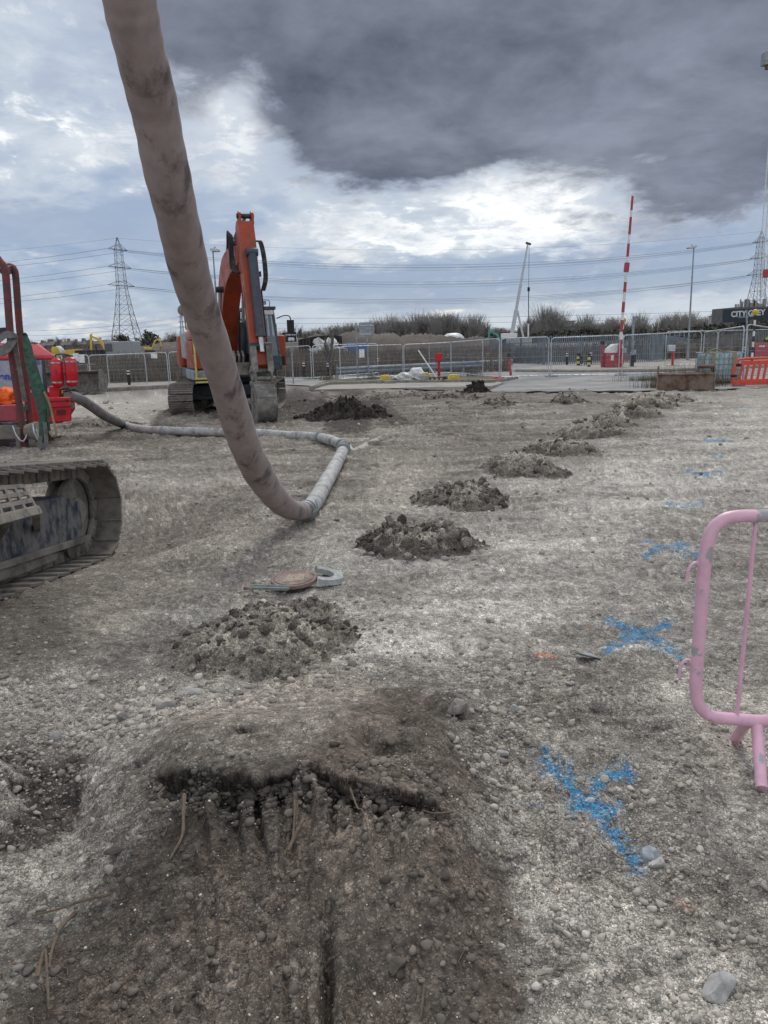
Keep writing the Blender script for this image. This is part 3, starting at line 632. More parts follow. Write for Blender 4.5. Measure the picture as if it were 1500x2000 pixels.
# ------------------------------------------------------------------ bollards
def bollard(px, py, label, top=None, h=1.0, tilt=0.0, r=.075, bands=((.86, .07), (.72, .06)), cap=None, d=None):
    g = P(px, py, d) if d else G(px, py)
    if d: g.z = H0(d)
    t = thing('bollard', label, 'bollard', (g.x, g.y, g.z), 0, 'bollards'); t.rotation_euler.y = tilt
    b = MB(); b.lathe([(r*1.15, 0), (r*1.15, .04), (r*.95, .07), (r, .1), (r, h-.06), (r*.8, h-.015), (r*.3, h)], 14); b.build('post', 'black', t)
    for z, w in bands: q = MB(); q.lathe([(r+.004, z*h), (r+.004, z*h+w)], 14); q.build('band', cap or 'white', t)
    return t
bollard(253.5, 758, 'lone black bollard with two white bands in front of the left fence panels')
for px, py, l in ((594.5, 739, 'black bollard just right of the orange digger'), (641.5, 741, 'black bollard beside the thin sapling'), (739, 727, 'black bollard behind the fence panel with the notice'),
        (830.5, 721, 'black bollard behind the leaning white pole'), (875.6, 717.5, 'black bollard just right of the small red sign'), (915, 717.5, 'black bollard above the right yellow block'), (953, 714, 'black bollard behind the end of the crash barrier'),
        (1107, 717.5, 'black bollard left of the yellow and black pair'), (1153.5, 716, 'black bollard hidden behind the nearer yellow banded bollard'), (1239, 711, 'black bollard behind the small grey lamp'),
        (1411.6, 694, 'black bollard seen over the water tank, left one'), (1421, 697, 'black bollard seen over the water tank, middle one'), (1444, 694, 'black bollard seen over the water tank, right one'), (1452, 703, 'black bollard at the joint of two panels near the water tank')):
    bollard(px, py, l)
for px, py, l in ((1129, 719, 'yellow and black banded bollard left of the wrecked chair'), (1150, 721.5, 'nearer yellow and black banded bollard right of the wrecked chair')):
    bollard(px, py, l, r=.09, h=.98, cap='yellow_pale', bands=((.60, .16), (.28, .16))); 
# ------------------------------------------------------------------ crash barrier
def guard():
    a = G(658, 744); b = G(1000, 725); t = thing('crash_barrier', 'long grey steel crash barrier behind the white sack', 'crash barrier', (a.x, a.y, -.5))
    prof = [(0, .44), (.03, .46), (.09, .50), (.09, .56), (.02, .60), (.02, .64), (.09, .68), (.09, .74), (.03, .78), (0, .80)]
    r_ = MB(); dz = -.5; d = (b-a); n = Vector((d.y, -d.x, 0)).normalized()
    for k, (p, q) in enumerate(((a, a+d*.34), (a+d*.335, a+d*.68), (a+d*.675, b))):
        vs = []; o_ = n*(.004*k)
        for e in (p, q):
            for (u, z) in prof: vs.append(Vector((e.x, e.y, dz+z-.12))+n*u+o_)
        m = len(prof); r_.add(vs, [(i, i+1, m+i+1, m+i) for i in range(m-1)])
    o = r_.build('rail', 'galv_dull', t, world=True); s = o.modifiers.new('s', 'SOLIDIFY'); s.thickness = .006
    bl = MB(); p = a+d*.70; q = a+d*.83; bl.bar(Vector((p.x, p.y, dz+.57))+n*.115, Vector((q.x, q.y, dz+.57))+n*.115, .01, .07); bl.build('reflective_strip', 'blue_box', t, world=True)
    for f in (.005, .18, .35, .53, .70, .87, .99):
        p = a+d*f; pb = MB(); pb.box((p.x-n.x*.06, p.y-n.y*.06, dz+.3), (.11, .11, .85)); pb.build('post', 'galv_dull', t, world=True)
guard()
# ------------------------------------------------------------------ signs, lamps, gate
def post_b(b, px, py, top_py, r, Y=None):
    g = G(px, py) if Y is None else P(px, py, Y); return g
def vpole(px, py, top, r, name, m, parent, d=None, n=10):
    g = G(px, py) if d is None else P(px, py, d); zt = P(px, top, g.y).z; b = MB(); b.tube([(g.x, g.y, g.z-.05), (g.x, g.y, zt)], r, n); return b.build(name, m, parent, world=True), g, zt
# two post direction sign, back of it
g = G(699, 744); t = thing('road_sign', 'grey back of a pointed direction sign on two tall posts', 'sign', g)
vpole(699, 744, 631, .045, 'post', 'galv_dull', t); vpole(720, 741, 630, .05, 'post', 'galv_dull', t)
gp = P(717, 644, 40.5); u = 40.5/1500; b = MB()
b.prism([(-15*u, -13*u), (9*u, -13*u), (14*u, -5*u), (14*u, 5*u), (9*u, 14*u), (-15*u, 14*u)], gp+Vector((0, .05, 0)), (1, 0, 0), (0, 0, 1), .04); b.build('board', 'galv_dull', t, world=True, bevel=.01)
b = MB()
for k in (-8, 8): b.box(gp+Vector((0, -.0, k*u)), (.72, .035, .05))
b.build('bracket', 'galv', t, world=True)
gp = P(706.5, 690, 40.2); b = MB(); b.box(gp, (.27, .006, .42)); tag(b.build('notice', 'white', None), 'white paper notice fixed below the grey direction sign', 'notice', 'paper notices on the fences')
for px, py, d, l in ((148, 697.5, 42, 'left of two white notices above the loader bucket'), (159.5, 700.5, 42, 'right of two white notices above the loader bucket'), (301, 695, 40.7, 'white notice on the fence left of the orange digger')):
    gp = P(px, py, d-.12); b = MB(); b.box(gp, (.30, .006, .42) if px != 301 else (.32, .006, .25), Matrix.Rotation(.06, 3, 'Y')); tag(b.build('notice', 'white', None), l, 'notice', 'paper notices on the fences')
# deliveries sign
d0 = 40.; g = P(572, 727, d0); g.z = -.5; t = thing('deliveries_sign', 'black deliveries sign with a van symbol beside the orange digger', 'sign', g)
b = MB(); b.tube([(g.x, g.y, -.55), (g.x, g.y, P(572, 650, d0).z)], .04, 10); b.build('post', 'galv_dull', t, world=True)
c = P(565.5, 658.5, d0); u = d0/1500; rr = Matrix.Rotation(-.03, 3, 'Y')
b = MB(); b.box(c+Vector((0, -.06, 0)), (28*u, .02, 20*u), rr); b.build('border', 'white', t, world=True, bevel=.004)
b = MB(); b.box(c+Vector((0, -.075, 0)), (26.6*u, .02, 18.6*u), rr); b.build('board', 'black', t, world=True)
text('lettering', 'Deliveries', 4.6*u, MAT['letter'], t, c-g+Vector((2.5*u, -.09, 4.2*u)), (R(90), R(0), 0), bold=.004)
b = MB(); o_ = c+Vector((3.5*u, -.087, -3.6*u)); b.prism([(-6*u, -2.6*u), (5.6*u, -2.6*u), (6*u, 0), (4.5*u, 2.8*u), (-5.6*u, 3*u)], o_, (1, 0, 0), (0, 0, 1), .008)
for k in (-3.4, 3.4): b.lathe([(1.5*u, 0), (1.5*u, .008)], 12, o_+Vector((k*u, 0, -2.8*u)), (0, -1, 0))
b.build('van_symbol', 'letter', t, world=True)
b = MB(); o_ = c+Vector((-9.3*u, -.087, 0)); b.prism([(-.7*u, -4*u), (.7*u, -4*u), (.7*u, 1*u), (2*u, 1*u), (0, 4.2*u), (-2*u, 1*u), (-.7*u, 1*u)], o_, (1, 0, 0), (0, 0, 1), .008); b.build('arrow_symbol', 'letter', t, world=True)
# red square sign and post
g = G(857.5, 738); t = thing('red_sign', 'small square red sign on a thick red post behind the crash barrier', 'sign', g); u = g.y/1500
vpole(857.5, 738, 693, .075, 'post', 'red', t); c = P(856.8, 697.5, g.y-.12); b = MB(); b.box(c, (13.5*u, .05, 14.5*u)); b.build('board', 'red', t, world=True, bevel=.01)
# leaning red post and box post
g = G(998, 735); t = thing('leaning_post', 'leaning red post with a dark joint behind the mesh fence', 'post', g); b = MB(); q = P(993.5, 695, g.y); b.bar(g, q, .12, .12); b.build('post', 'red_faded', t, world=True, bevel=.01); b = MB(); b.box(q, (.16, .16, .28)); b.build('bracket', 'steel_dark', t, world=True, bevel=.01)
g = G(1313, 719); t = thing('box_post', 'grey metal box on a red post at the pavement', 'control box', g); u = g.y/1500; vpole(1313, 719, 686, .07, 'post', 'red', t); b = MB(); b.box(P(1311, 680, g.y), (13*u, .3, 12*u)); b.build('box', 'galv', t, world=True, bevel=.02)
def lamp(px, py, top, label, d=None, head=(22, 5.5), flip=1, r=.075, hm='galv', pm='galv_dull'):
    g = G(px, py) if d is None else P(px, py, d); g.z = H0(g.y); u = g.y/1500; px2 = px+( .02)*(py-top) ; gt = P(px, top, g.y)
    z = gt.z; t = thing('street_lamp', label, 'street lamp', g, 0, 'street lamps'); b = MB(); b.tube([(0, 0, 0), (0, 0, 1.2), (0, 0, 1.22), (0, 0, z-g.z)], [r*1.5, r*1.45, r, r*.55], 12); b.build('pole', pm, t)
    h = MB(); w = head[0]*u; k = head[1]*u; o = Vector((flip*w*-.22, 0, z-g.z+k*.4))
    h.prism([(-w/2, -k*.1), (-w*.35, -k*.45), (w*.3, -k*.55), (w/2, k*.05), (w*.35, k*.45), (-w*.1, k*.5), (-w*.42, k*.25)], o, (flip, 0, .08), (0, 0, 1), .32, True); h.build('head', hm, t, bevel=.03)
    h = MB(); h.tube([o+Vector((0, 0, k*.4)), o+Vector((0, 0, k*.9))], .05, 8); h.build('sensor', 'galv_dull', t); return t
lamp(1342.5, 703, 485, 'tall street lamp right of the raised barrier arm', head=(19, 5)); lamp(433, 727, 491, 'tall street lamp behind the orange digger boom', d=52, head=(19, 6.5), flip=-1)
g = G(1233.5, 721); t = thing('street_lamp', 'short grey lamp with a flat square head beside the barrier gate', 'street lamp', g, 0, 'street lamps'); u = g.y/1500; z = P(1236.5, 619, g.y).z-g.z
b = MB(); b.tube([(0, 0, 0), (0, 0, 1.0), (0, 0, 1.02), (0, 0, z)], [.13, .13, .07, .07], 10); b.build('pole', 'galv_dull', t); b = MB(); b.box((5.5*u, 0, z-.02), (14*u, .22, .12)); b.build('head', 'galv_dull', t, bevel=.02); b = MB(); b.box((0, -.1, .45), (.16, .08, .75)); b.build('door', 'black', t)
def beacon(px, top, d, label):
    g = P(px, top, d); z = g.z; g.z = H0(d); h = z-g.z; t = thing('crossing_beacon', label, 'beacon', g, 0, 'yellow globe crossing beacons')
    b = MB(); b.lathe([(.02, -.18), (.12, -.14), (.18, -.04), (.185, .03), (.14, .13), (.03, .18)], 18, (0, 0, h)); b.build('globe', 'yellow', t)
    b = MB(); b.tube([(0, 0, 0), (0, 0, h-.16)], .06, 10); b.build('pole', 'black', t)
    for k in range(4): q = MB(); q.tube([(0, 0, .5+k*.62), (0, 0, .8+k*.62)], .064, 10); q.build('white_band', 'white', t)
beacon(1475.5, 610, 46, 'yellow globe beacon in front of the dark lettered board'); beacon(1217, 625.5, 50, 'yellow globe beacon just behind the raised barrier arm')
# barrier gate
g = G(1197, 722.5); u = g.y/1500; t = thing('barrier_gate', 'red and white striped barrier arm raised from a red box with white lid', 'barrier gate', g); w = 31*u
def bx(name, c, s, m, bev=.02, rot=None, tp=None): q = MB(); q.box(c, s, rot, tp); return q.build(name, m, t, bevel=bev)
bx('cabinet', (0, 0, .50), (w, .75, 1.0), 'red_faded'); b = MB(); b.prism([(-w*.5, 1.003), (w*.5, 1.003), (w*.5, 1.35), (w*.32, 1.52), (-w*.1, 1.50), (-w*.42, 1.25)], (0, .36, 0), (1, 0, 0), (0, 0, 1), .74); b.build('lid', 'white', t, bevel=.02)
bx('notice', (-w*.18, -.38, .72), (.16, .012, .3), 'white', 0); bx('side_flap', (w*.40, -.43, .62), (.30, .10, .55), 'red_faded', rot=Matrix.Rotation(.25, 3, 'Y')); bx('back_post', (-w*.62, .2, .75), (.14, .14, 1.6), 'red_faded'); bx('camera_box', (-w*.66, .12, 1.62), (.2, .22, .2), 'steel_dark'); bx('hinge', (w*.5, -.42, 1.12), (.3, .2, .3), 'galv_dull')
a = P(1209.5, 694, g.y-.5)-g; e = P(1236, 378, g.y-.5)-g
b = MB(); b.tube([a, a+(e-a)*.33, e], [.105, .085, .06], 8); arm = b.build('arm', 'white', t)
for f0, f1 in ((.0, .10), (.15, .225), (.275, .34), (.40, .465), (.525, .55), (.62, .70), (.755, .86), (.90, .985)):
    rr_ = lambda f: (.105-.02*f/.33 if f < .33 else .085-.025*(f-.33)/.67)+.005
    b = MB(); b.tube([a+(e-a)*f0, a+(e-a)*f1], [rr_(f0), rr_(f1)], 8); b.build('red_stripe', 'red_faded', arm)
b = MB(); q = a+(e-a)*.555; b.box(q, (.26, .2, .52), Matrix.Rotation(.085, 3, 'Y')); b.build('arm_sign', 'red_faded', arm, bevel=.02)
# wrecked chair on the kerb island
g = G(1141, 719); t = thing('wrecked_chair', 'broken dark metal chair lying between the banded bollards', 'chair', g); b = MB(); b.tube([(-.3, 0, .95), (-.12, 0, .45), (.2, 0, .42)], .025, 6); b.tube([(-.3, .4, .95), (-.12, .4, .45), (.2, .4, .42)], .025, 6); b.tube([(-.12, 0, .45), (-.25, 0, 0)], .025, 6); b.tube([(.15, 0, .42), (.1, 0, 0)], .025, 6); b.tube([(-.12, .4, .45), (-.25, .4, 0)], .025, 6); b.tube([(.15, .4, .42), (.1, .4, 0)], .025, 6); b.build('frame', 'black', t)
b = MB(); b.box((.05, .2, .45), (.42, .42, .03)); b.build('seat', 'navy', t); b = MB(); b.box((-.25, .2, .8), (.05, .42, .3), Matrix.Rotation(-.35, 3, 'Y')); b.build('backrest', 'navy', t)
b = MB(); b.bar((-.8, 0, .03), (1.3, .1, .05), .1, .05); b.build('fallen_plank', 'bark', None); bpy.data.objects['fallen_plank'].location = g+Vector((0, .6, .12)); tag(bpy.data.objects['fallen_plank'], 'dark plank lying under the broken chair', 'plank')
# ------------------------------------------------------------------ things on the verge
def block(name, px, py, s, m, label, cat, rz=0, bev=.015, dz=0):
    g = G(px, py); b = MB(); b.box((0, 0, s[2]/2), s); o = b.build(name, m, None, bevel=bev); o.location = (g.x, g.y, max(gz(g.x, g.y), H0(g.y)+.1)+dz); o.rotation_euler.z = rz; return tag(o, label, cat)
def yfoot(px, py, label):
    g = G(px, py); b = MB(); w = .58; pr = [(-w/2, 0), (-w/2*.86, .22), (-w*.28, .32), (w*.28, .32), (w/2*.86, .22), (w/2, 0), (w*.2, 0), (w*.14, .10), (-w*.06, .10), (-w*.12, 0)]
    b.prism(pr, (0, .18, 0), (1, 0, 0), (0, 0, 1), .34); o = b.build('yellow_block', 'yellow', None, bevel=.02); o.location = (g.x, g.y, H0(g.y)+.1); tag(o, label, 'barrier block', 'yellow plastic barrier blocks')
yfoot(752, 749.5, 'yellow plastic foot left of the white sack'); yfoot(886, 748.5, 'yellow plastic foot right of the white sack'); yfoot(829.5, 743, 'yellow plastic foot half hidden behind the grey block')
block('yellow_lump', 167+38, 757, (.4, .25, .16), 'yellow', 'small yellow block lying right of the loader bucket', 'block')
block('concrete_block', 829, 748, (.40, .25, .27), 'concrete', 'grey concrete block at the foot of the white sack', 'block'); block('concrete_block', 742.5, 751.5, (.27, .25, .18), 'concrete', 'small grey kerb piece left of the yellow foot', 'block', dz=-.03); block('concrete_block', 762, 751.5, (.55, .22, .16), 'concrete', 'longer grey kerb piece below the yellow foot', 'block', dz=-.04)
block('concrete_block', 952, 750, (.7, .3, .14), 'kerb_stone', 'loose kerb stone lying below the mesh fence joint', 'block', .1, dz=-.04)
g = G(806, 745); r2 = random.Random(3)
import bmesh as _bm
def lump(name, loc, s, m, seed, amp=.25, sub=3, fr=2.0, flatb=True):
    bm = _bm.new(); _bm.ops.create_icosphere(bm, subdivisions=sub, radius=1.0); C_ = np.array([v.co[:] for v in bm.verts])
    n = fbm(C_[:, 0]*fr+C_[:, 2]*1.7*fr, C_[:, 1]*fr+seed, seed, 4, .6); n2 = np.abs(fbm(C_[:, 0]*fr*2-C_[:, 2], C_[:, 1]*fr*2+C_[:, 2]*fr, seed+9, 3))
    for v, a, b_ in zip(bm.verts, n, n2):
        k = 1+amp*(a*2-b_); v.co = Vector((v.co.x*s[0]*k, v.co.y*s[1]*k, (max(v.co.z, -.35) if flatb else v.co.z)*s[2]*k))
    me = bpy.data.meshes.new(name); bm.to_mesh(me); bm.free(); me.shade_smooth(); o = link(name, me, MAT[m]); o.location = loc; return o
tag(lump('white_sack', (g.x, g.y, H0(g.y)+.22), (.62, .4, .42), 'sack', 4, .5, 3, 1.4), 'crumpled white builders sack lying before the crash barrier', 'sack')
g = G(782, 745); tag(lump('white_sack', (g.x, g.y, H0(g.y)+.15), (.36, .3, .2), 'sack', 7, .6, 3, 1.6), 'small crumpled end of white sheeting left of the big sack', 'sack')
g = G(855, 741); b = MB(); q = P(817, 684, g.y+.5); b.tube([g, q], .035, 8); tag(b.build('leaning_pole', 'white', None), 'white pole leaning against the mesh fence by the red sign', 'pole')
g = G(852, 747); t = thing('debris_pallet', 'low black debris frame with twisted bits beside the grey block', 'debris', (g.x, g.y, H0(g.y)+.1)); b = MB()
for k in range(4): b.box((-.3+k*.22, 0, .08), (.05, .5, .1))
b.box((0, -.2, .14), (.95, .08, .03)); b.box((0, .2, .14), (.95, .08, .03)); b.build('frame', 'black', t); b = MB()
for k in range(9): b.tube([(.35+r2.uniform(-.1, .5), r2.uniform(-.2, .2), .03), (.45+r2.uniform(-.2, .5), r2.uniform(-.2, .2), r2.uniform(.08, .28)), (.6+r2.uniform(-.2, .3), r2.uniform(-.2, .2), .04)], .022, 5)
b.build('twisted_bars', 'steel_dark', t)
# ------------------------------------------------------------------ concrete hose
def hose():
    g = G(600, 1010); t = thing('concrete_hose', 'thick pinkish grey concrete hose hanging down and running on to the red pump', 'hose', g)
    pts = [(205, -420, 3.0), (222, -250, 3.15), (237, -120, 3.3), (253, 0, 3.45), (271, 88, 3.55), (301, 210, 3.75), (321.5, 315, 3.9), (345.5, 420, 4.1), (373, 540, 4.5), (406.5, 647, 4.85), (441.5, 753, 5.2), (475, 860, 5.6), (503, 920, 5.95), (535, 968, 6.3), (566, 994, 6.55), (597, 999, 6.8)]
    rad = [.105, .105, .105, .105, .105, .106, .107, .107, .109, .107, .107, .113, .117, .108, .092, .078]
    pp = catmull([P(*p) for p in pts], 10); rr = [lerpl(rad, len(pp))[i]*(1+.018*math.sin(i*.43)+.012*math.sin(i*1.31+1)) for i in range(len(pp))]
    b = MB(); b.tube(pp, rr, 28); b.build('hanging_hose', 'hose_pink', t, world=True)
    end = P(597, 999, 6.8); d = (end-P(570, 996, 6.57)).normalized()
    def ring(c, d, r, w, name, m): q = MB(); q.lathe([(r*.92, -w), (r, -w*.8), (r, -w*.2), (r*1.12, -w*.1), (r*1.12, w*.1), (r, w*.2), (r, w*.8), (r*.92, w)], 24, c, d); return q.build(name, m, t, world=True)
    nx = G(612, 985, .085); d2 = (nx-end).normalized()
    c1 = ring(end+d2*.03, (d+d2).normalized(), .094, .055, 'coupling', 'galv_dull')
    q = MB(); o = end+d2*.03+Vector((.07, -.07, .0)); q.tube([o, o+Vector((.05, -.03, .05)), o+Vector((.03, -.02, .12))], .012, 6); q.build('lever', 'galv', c1, world=True)
    gp = [end+d2*.05]+[G(a, b_, dz) for a, b_, dz in ((616, 978, .085), (632, 950, .085), (648, 922, .09), (662, 896, .09), (669, 882, .1))]
    far = [G(a, b_, dz) for a, b_, dz in ((672, 871, .11), (655, 863, .12), (625, 855, .1), (560, 850.5, .085), (500, 846, .09), (440, 844.5, .09), (380, 843, .09), (320, 841, .09), (275, 838, .09), (240, 829, .1))]+[P(205, 812, 15.2), P(178, 793, 14.6), P(155, 779, 14.2), P(133, 772, 13.9)]
    pp = catmull(gp, 9); b = MB(); b.tube(pp, [.083*(1+.02*math.sin(i*.9)) for i in range(len(pp))], 22); b.build('ground_hose', 'hose_grey', t, world=True)
    ring(G(670, 877, .105), (far[0]-gp[-1]), .098, .05, 'coupling', 'galv_dull')
    pp = catmull(far[:11], 8); b = MB(); b.tube(pp, [.083*(1+.04*math.sin(i*.7)) for i in range(len(pp))], 18); b.build('ground_hose', 'hose_grey', t, world=True)
    pp = catmull(far[9:], 8); b = MB(); b.tube(pp, .094, 18); b.build('pump_hose', 'hose_dark', t, world=True)
    for i in (2, 7): ring(far[i], far[i+1]-far[i-1], .094, .035, 'coupling', 'galv_dull')
    # strap round the joint, and its loose tail
    s = thing('sling_strap', 'pale webbing strap tied round the hose joint with its tail on the soil', 'strap', G(680, 872))
    c = G(668, 871, .1); ax = (far[1]-gp[-1]).normalized(); u = ax.orthogonal().normalized(); v = ax.cross(u)
    b = MB(); b.ribbon([c+(u*math.cos(k/16*6.283)+v*math.sin(k/16*6.283))*.118 for k in range(17)], .07, ax); b.build('loop', 'pale_green', s, world=True)
    tail = [G(680, 868, .1), G(690, 879, .03), G(700, 876, .02), G(715, 868, .03), G(730, 861, .02), G(746, 854, .02)]; b = MB(); b.ribbon(catmull(tail, 6), .075, (0, 1, .2), .008); b.build('tail', 'strap_pale', s, world=True)
mat('strap_pale', (.42, .40, .36), .8)
hose()
# ------------------------------------------------------------------ tracked undercarriage generator
def track_loop(L, H, n=64):
    """closed stadium in (s,z): returns points and tangents, evenly spaced"""
    r = H/2; per = 2*L+2*math.pi*r; out = []
    for i in range(n):
        d = per*i/n
        if d < L: out.append((d, 0, 1, 0))
        elif d < L+math.pi*r: a = (d-L)/r; out.append((L+r*math.sin(a), r-r*math.cos(a), math.cos(a), math.sin(a)))
        elif d < 2*L+math.pi*r: e = d-L-math.pi*r; out.append((L-e, H, -1, 0))
        else: a = (d-2*L-math.pi*r)/r; out.append((-r*math.sin(a), r+r*math.cos(a), -math.cos(a), -math.sin(a)))
    return out, per/n
def shoes(b, o, fwd, lat, w, L, H, n, th=.035, grouser=.03, double=True, sag=.0):
    o, fwd, lat = Vector(o), Vector(fwd).normalized(), Vector(lat).normalized(); up = Vector((0, 0, 1)); pts, pitch = track_loop(L, H, n)
    for s, z, ts, tz in pts:
        z2 = z-(sag*math.sin(math.pi*min(max(s/L, 0), 1)) if z > H*.95 else 0)
        c = o+fwd*s+up*z2; t = fwd*ts+up*tz; nn = (fwd*tz-up*ts)            # outward normal
        M = Matrix((lat, t, nn)).transposed(); b.box(c-nn*(-th*.5), (w, pitch*.93, th), M)
        for k in ((-.38, 0.0, .38) if double else (.4,)): b.box(c+nn*(th+grouser*.5)+t*pitch*k, (w*.995, pitch*.09, grouser), M)
def chain(b, o, fwd, lat, w, L, H, n):
    o, fwd, lat = Vector(o), Vector(fwd).normalized(), Vector(lat).normalized(); up = Vector((0, 0, 1)); pts, pitch = track_loop(L, H, n)
    for s, z, ts, tz in pts:
        t = fwd*ts+up*tz; nn = fwd*tz-up*ts; c = o+fwd*s+up*z-nn*.05; M = Matrix((lat, t, nn)).transposed()
        for k in (-1, 1): b.box(c+lat*k*w, (.045, pitch*.8, .09), M)
        b.tube([c-lat*w*1.3, c+lat*w*1.3], .022, 6)
# ------------------------------------------------------------------ the crawler rig at the left edge
def rig():
    A = Vector((-2.57, 4.88, 0.0)); B = P(170, 1100, 6.25); e = (B-A); fwd = e.normalized(); fh = Vector((fwd.x, fwd.y, 0)).normalized(); lat = Vector((-fh.y, fh.x, 0))   # lat points left
    t = thing('crawler_rig', 'tracked piling rig reaching in from the left, red handrails over a muddy track', 'piling rig', A)
    up = fwd.cross(-lat).normalized()
    if up.z < 0: up = -up
    W_ = .66; H = .80; Lr = 3.6; far_s = 2.2; o0 = A-fwd*(Lr-far_s+.40)
    def X3(s, l, z): return o0+fwd*s+lat*l+up*z
    b = MB(); pts, pitch = track_loop(Lr, H, 46)
    for s, z, ts, tz in pts:
        c = X3(s, W_/2, z); tt = fwd*ts+up*tz; nn = fwd*tz-up*ts; M = Matrix((lat, tt, nn)).transposed()
        b.box(c+nn*.018, (W_, pitch*1.05, .028), M@Matrix.Rotation(R(5.5), 3, 'X'))
        for k in (-.36, 0, .36): b.box(c+nn*.047+tt*pitch*k, (W_*.98, pitch*.08, .03), M)
    b.build('track', 'track_steel', t, world=True, bevel=.004)
    b = MB()
    for s, z, ts, tz in pts:
        tt = fwd*ts+up*tz; nn = fwd*tz-up*ts; c = X3(s, W_*.52, z)-nn*.05; M = Matrix((lat, tt, nn)).transposed()
        for k in (-1, 1): b.box(c+lat*k*.1, (.04, pitch*.84, .1), M)
        b.tube([c-lat*.13, c+lat*.13], .025, 6)
    b.build('chain', 'mud_steel', t, world=True, bevel=.008)
    # side frame: dark blue worn box beam with flange
    b = MB(); s0, s1 = -.2, Lr-.12; y0 = W_*.26
    poly = [(s0, .17), (s1-.02, .17), (s1+.06, .27), (s1+.02, .50), (s1-.25, .57), (s0, .56)]
    b.prism(poly, X3(0, y0+.25, 0), fwd, up, -.25 if False else .25); fr = b.build('track_frame', 'blue_worn', t, world=True, bevel=.012)
    b = MB(); b.prism([(s0, .125), (s1+.12, .135), (s1+.14, .19), (s1+.0, .192), (s0, .165)], X3(0, y0-.035, 0), fwd, up, -.06); b.build('flange', 'mud_steel', fr, world=True, bevel=.006)
    b = MB()
    b.prism([(Lr-1.75, .05), (Lr-1.2, .03), (Lr-.62, .05), (Lr-.55, .13), (Lr-1.8, .13)], X3(0, y0-.01, 0), fwd, up, -.05); b.prism([(Lr-3.0, .05), (Lr-2.1, .035), (Lr-2.0, .13), (Lr-3.1, .13)], X3(0, y0-.01, 0), fwd, up, -.05); b.build('roller_guard', 'mud_steel', fr, world=True, bevel=.02)
    b = MB(); c = X3(Lr+.02, W_*.52, H*.5)
    b.lathe([(.20, -.08), (.30, -.07), (.31, -.04), (.27, -.03), (.27, .03), (.31, .04), (.30, .07), (.2, .08)], 36, c, lat); b.lathe([(.1, -.13), (.13, -.10), (.13, .1), (.1, .13)], 20, c, lat); b.build('idler_wheel', 'mud_steel', t, world=True)
    for k, s in enumerate((Lr-.28, Lr-.72, Lr-1.15, Lr-1.6, Lr-2.1)):
        b = MB(); c = X3(s, W_*.42, .115); b.lathe([(.04, -.12), (.06, -.11), (.085, -.09), (.06, -.08), (.06, .1), (.085, .12), (.05, .17)], 20, c, lat); b.build('roller', 'mud_steel', t, world=True)
    # perforated step plate
    b = MB(); sA = far_s-.35-.9+Lr-far_s+.4-.9; c0 = P(-20, 975, 4.9); st = MB()
    p00 = P(4, 1008, 4.72); p10 = P(70, 992, 5.25); p01 = P(-14, 955, 4.80); p11 = P(45, 950, 5.34)
    def q(u, v): return p00.lerp(p10, u).lerp(p01.lerp(p11, u), v)
    nn = (p10-p00).cross(p01-p00).normalized()
    for i in range(4): st.bar(q(i/3, -.02), q(i/3, 1.02), .034, .02, nn)
    for j in range(4): st.bar(q(-.6, j/3), q(1.02, j/3), .034, .018, nn)
    for i in range(1, 3): st.bar(q(-i*.3, -.02), q(-i*.3, 1.02), .034, .02, nn)
    st.bar(q(-.6, -.12), q(1.06, -.12), .06, .03, nn); st.bar(q(.95, -.15), X3(Lr-.9, y0, .35), .05, .05); st.bar(q(.1, -.15), X3(Lr-1.5, y0, .35), .05, .05)
    st.build('step', 'mud_steel', t, world=True, bevel=.004)
    # upper deck coming in from outside the frame
    D = 7.0; rm = MB()
    def slab(name, x1, ya, yb, m, dd=.9, bev=.01, d=D):
        p = P(x1, ya, d); q_ = P(x1, yb, d); z0, z1 = q_.z, p.z; w = 2.4; o = MB(); o.box((p.x-w/2, d+dd/2, (z0+z1)/2), (w, dd, abs(z1-z0))); return o.build(name, m, t, world=True, bevel=bev)
    dk = slab('deck', 33, 829, 858, 'mud_steel', .3); slab('toolbox', 30, 791, 823, 'red_faded', .3, d=7.05); slab('deck_trim', 36, 823.6, 828.6, 'blue_worn', .3, d=7.0)
    b = MB(); p = P(-60, 700, 7.9); b.box((p.x-1.2, 8.1, 1.5), (1.9, 1.4, 1.0)); b.build('engine_cover', 'red', t, world=True, bevel=.03)
    b = MB(); b.box((-4.45, 6.4, .93), (1.4, 1.0, .16)); b.build('car_body', 'mud_steel', t, world=True, bevel=.02)
    # handrail tubes
    for k, (pl, dd) in enumerate((([(-60, 480), (-14, 498), (0, 511), (8.5, 523), (12, 545), (19, 640), (25, 705), (39, 800), (47, 872)], 6.95), ([(2, 532), (12, 523.5), (20, 520.5), (27, 526), (31, 545), (38, 640), (46, 700), (53, 770), (60, 830)], 7.15))):
        b = MB(); b.tube(catmull([P(a, c, dd) for a, c in pl], 5), .0315 if k == 0 else .030, 14); b.build('handrail', 'red_worn', t, world=True)
    for p_, q_, w_, h_ in ((P(11, 529, 6.98), P(18, 526, 7.12), .05, .07), (P(-40, 650, 7.1), P(14, 646, 7.05), .04, .06), (P(40, 800, 6.95), P(56, 795, 7.15), .03, .05), (P(20, 868, 6.95), P(70, 866, 6.95), .03, .04)):
        b = MB(); b.bar(p_, q_, w_, h_); b.build('rail_clamp', 'steel_dark', t, world=True, bevel=.005)
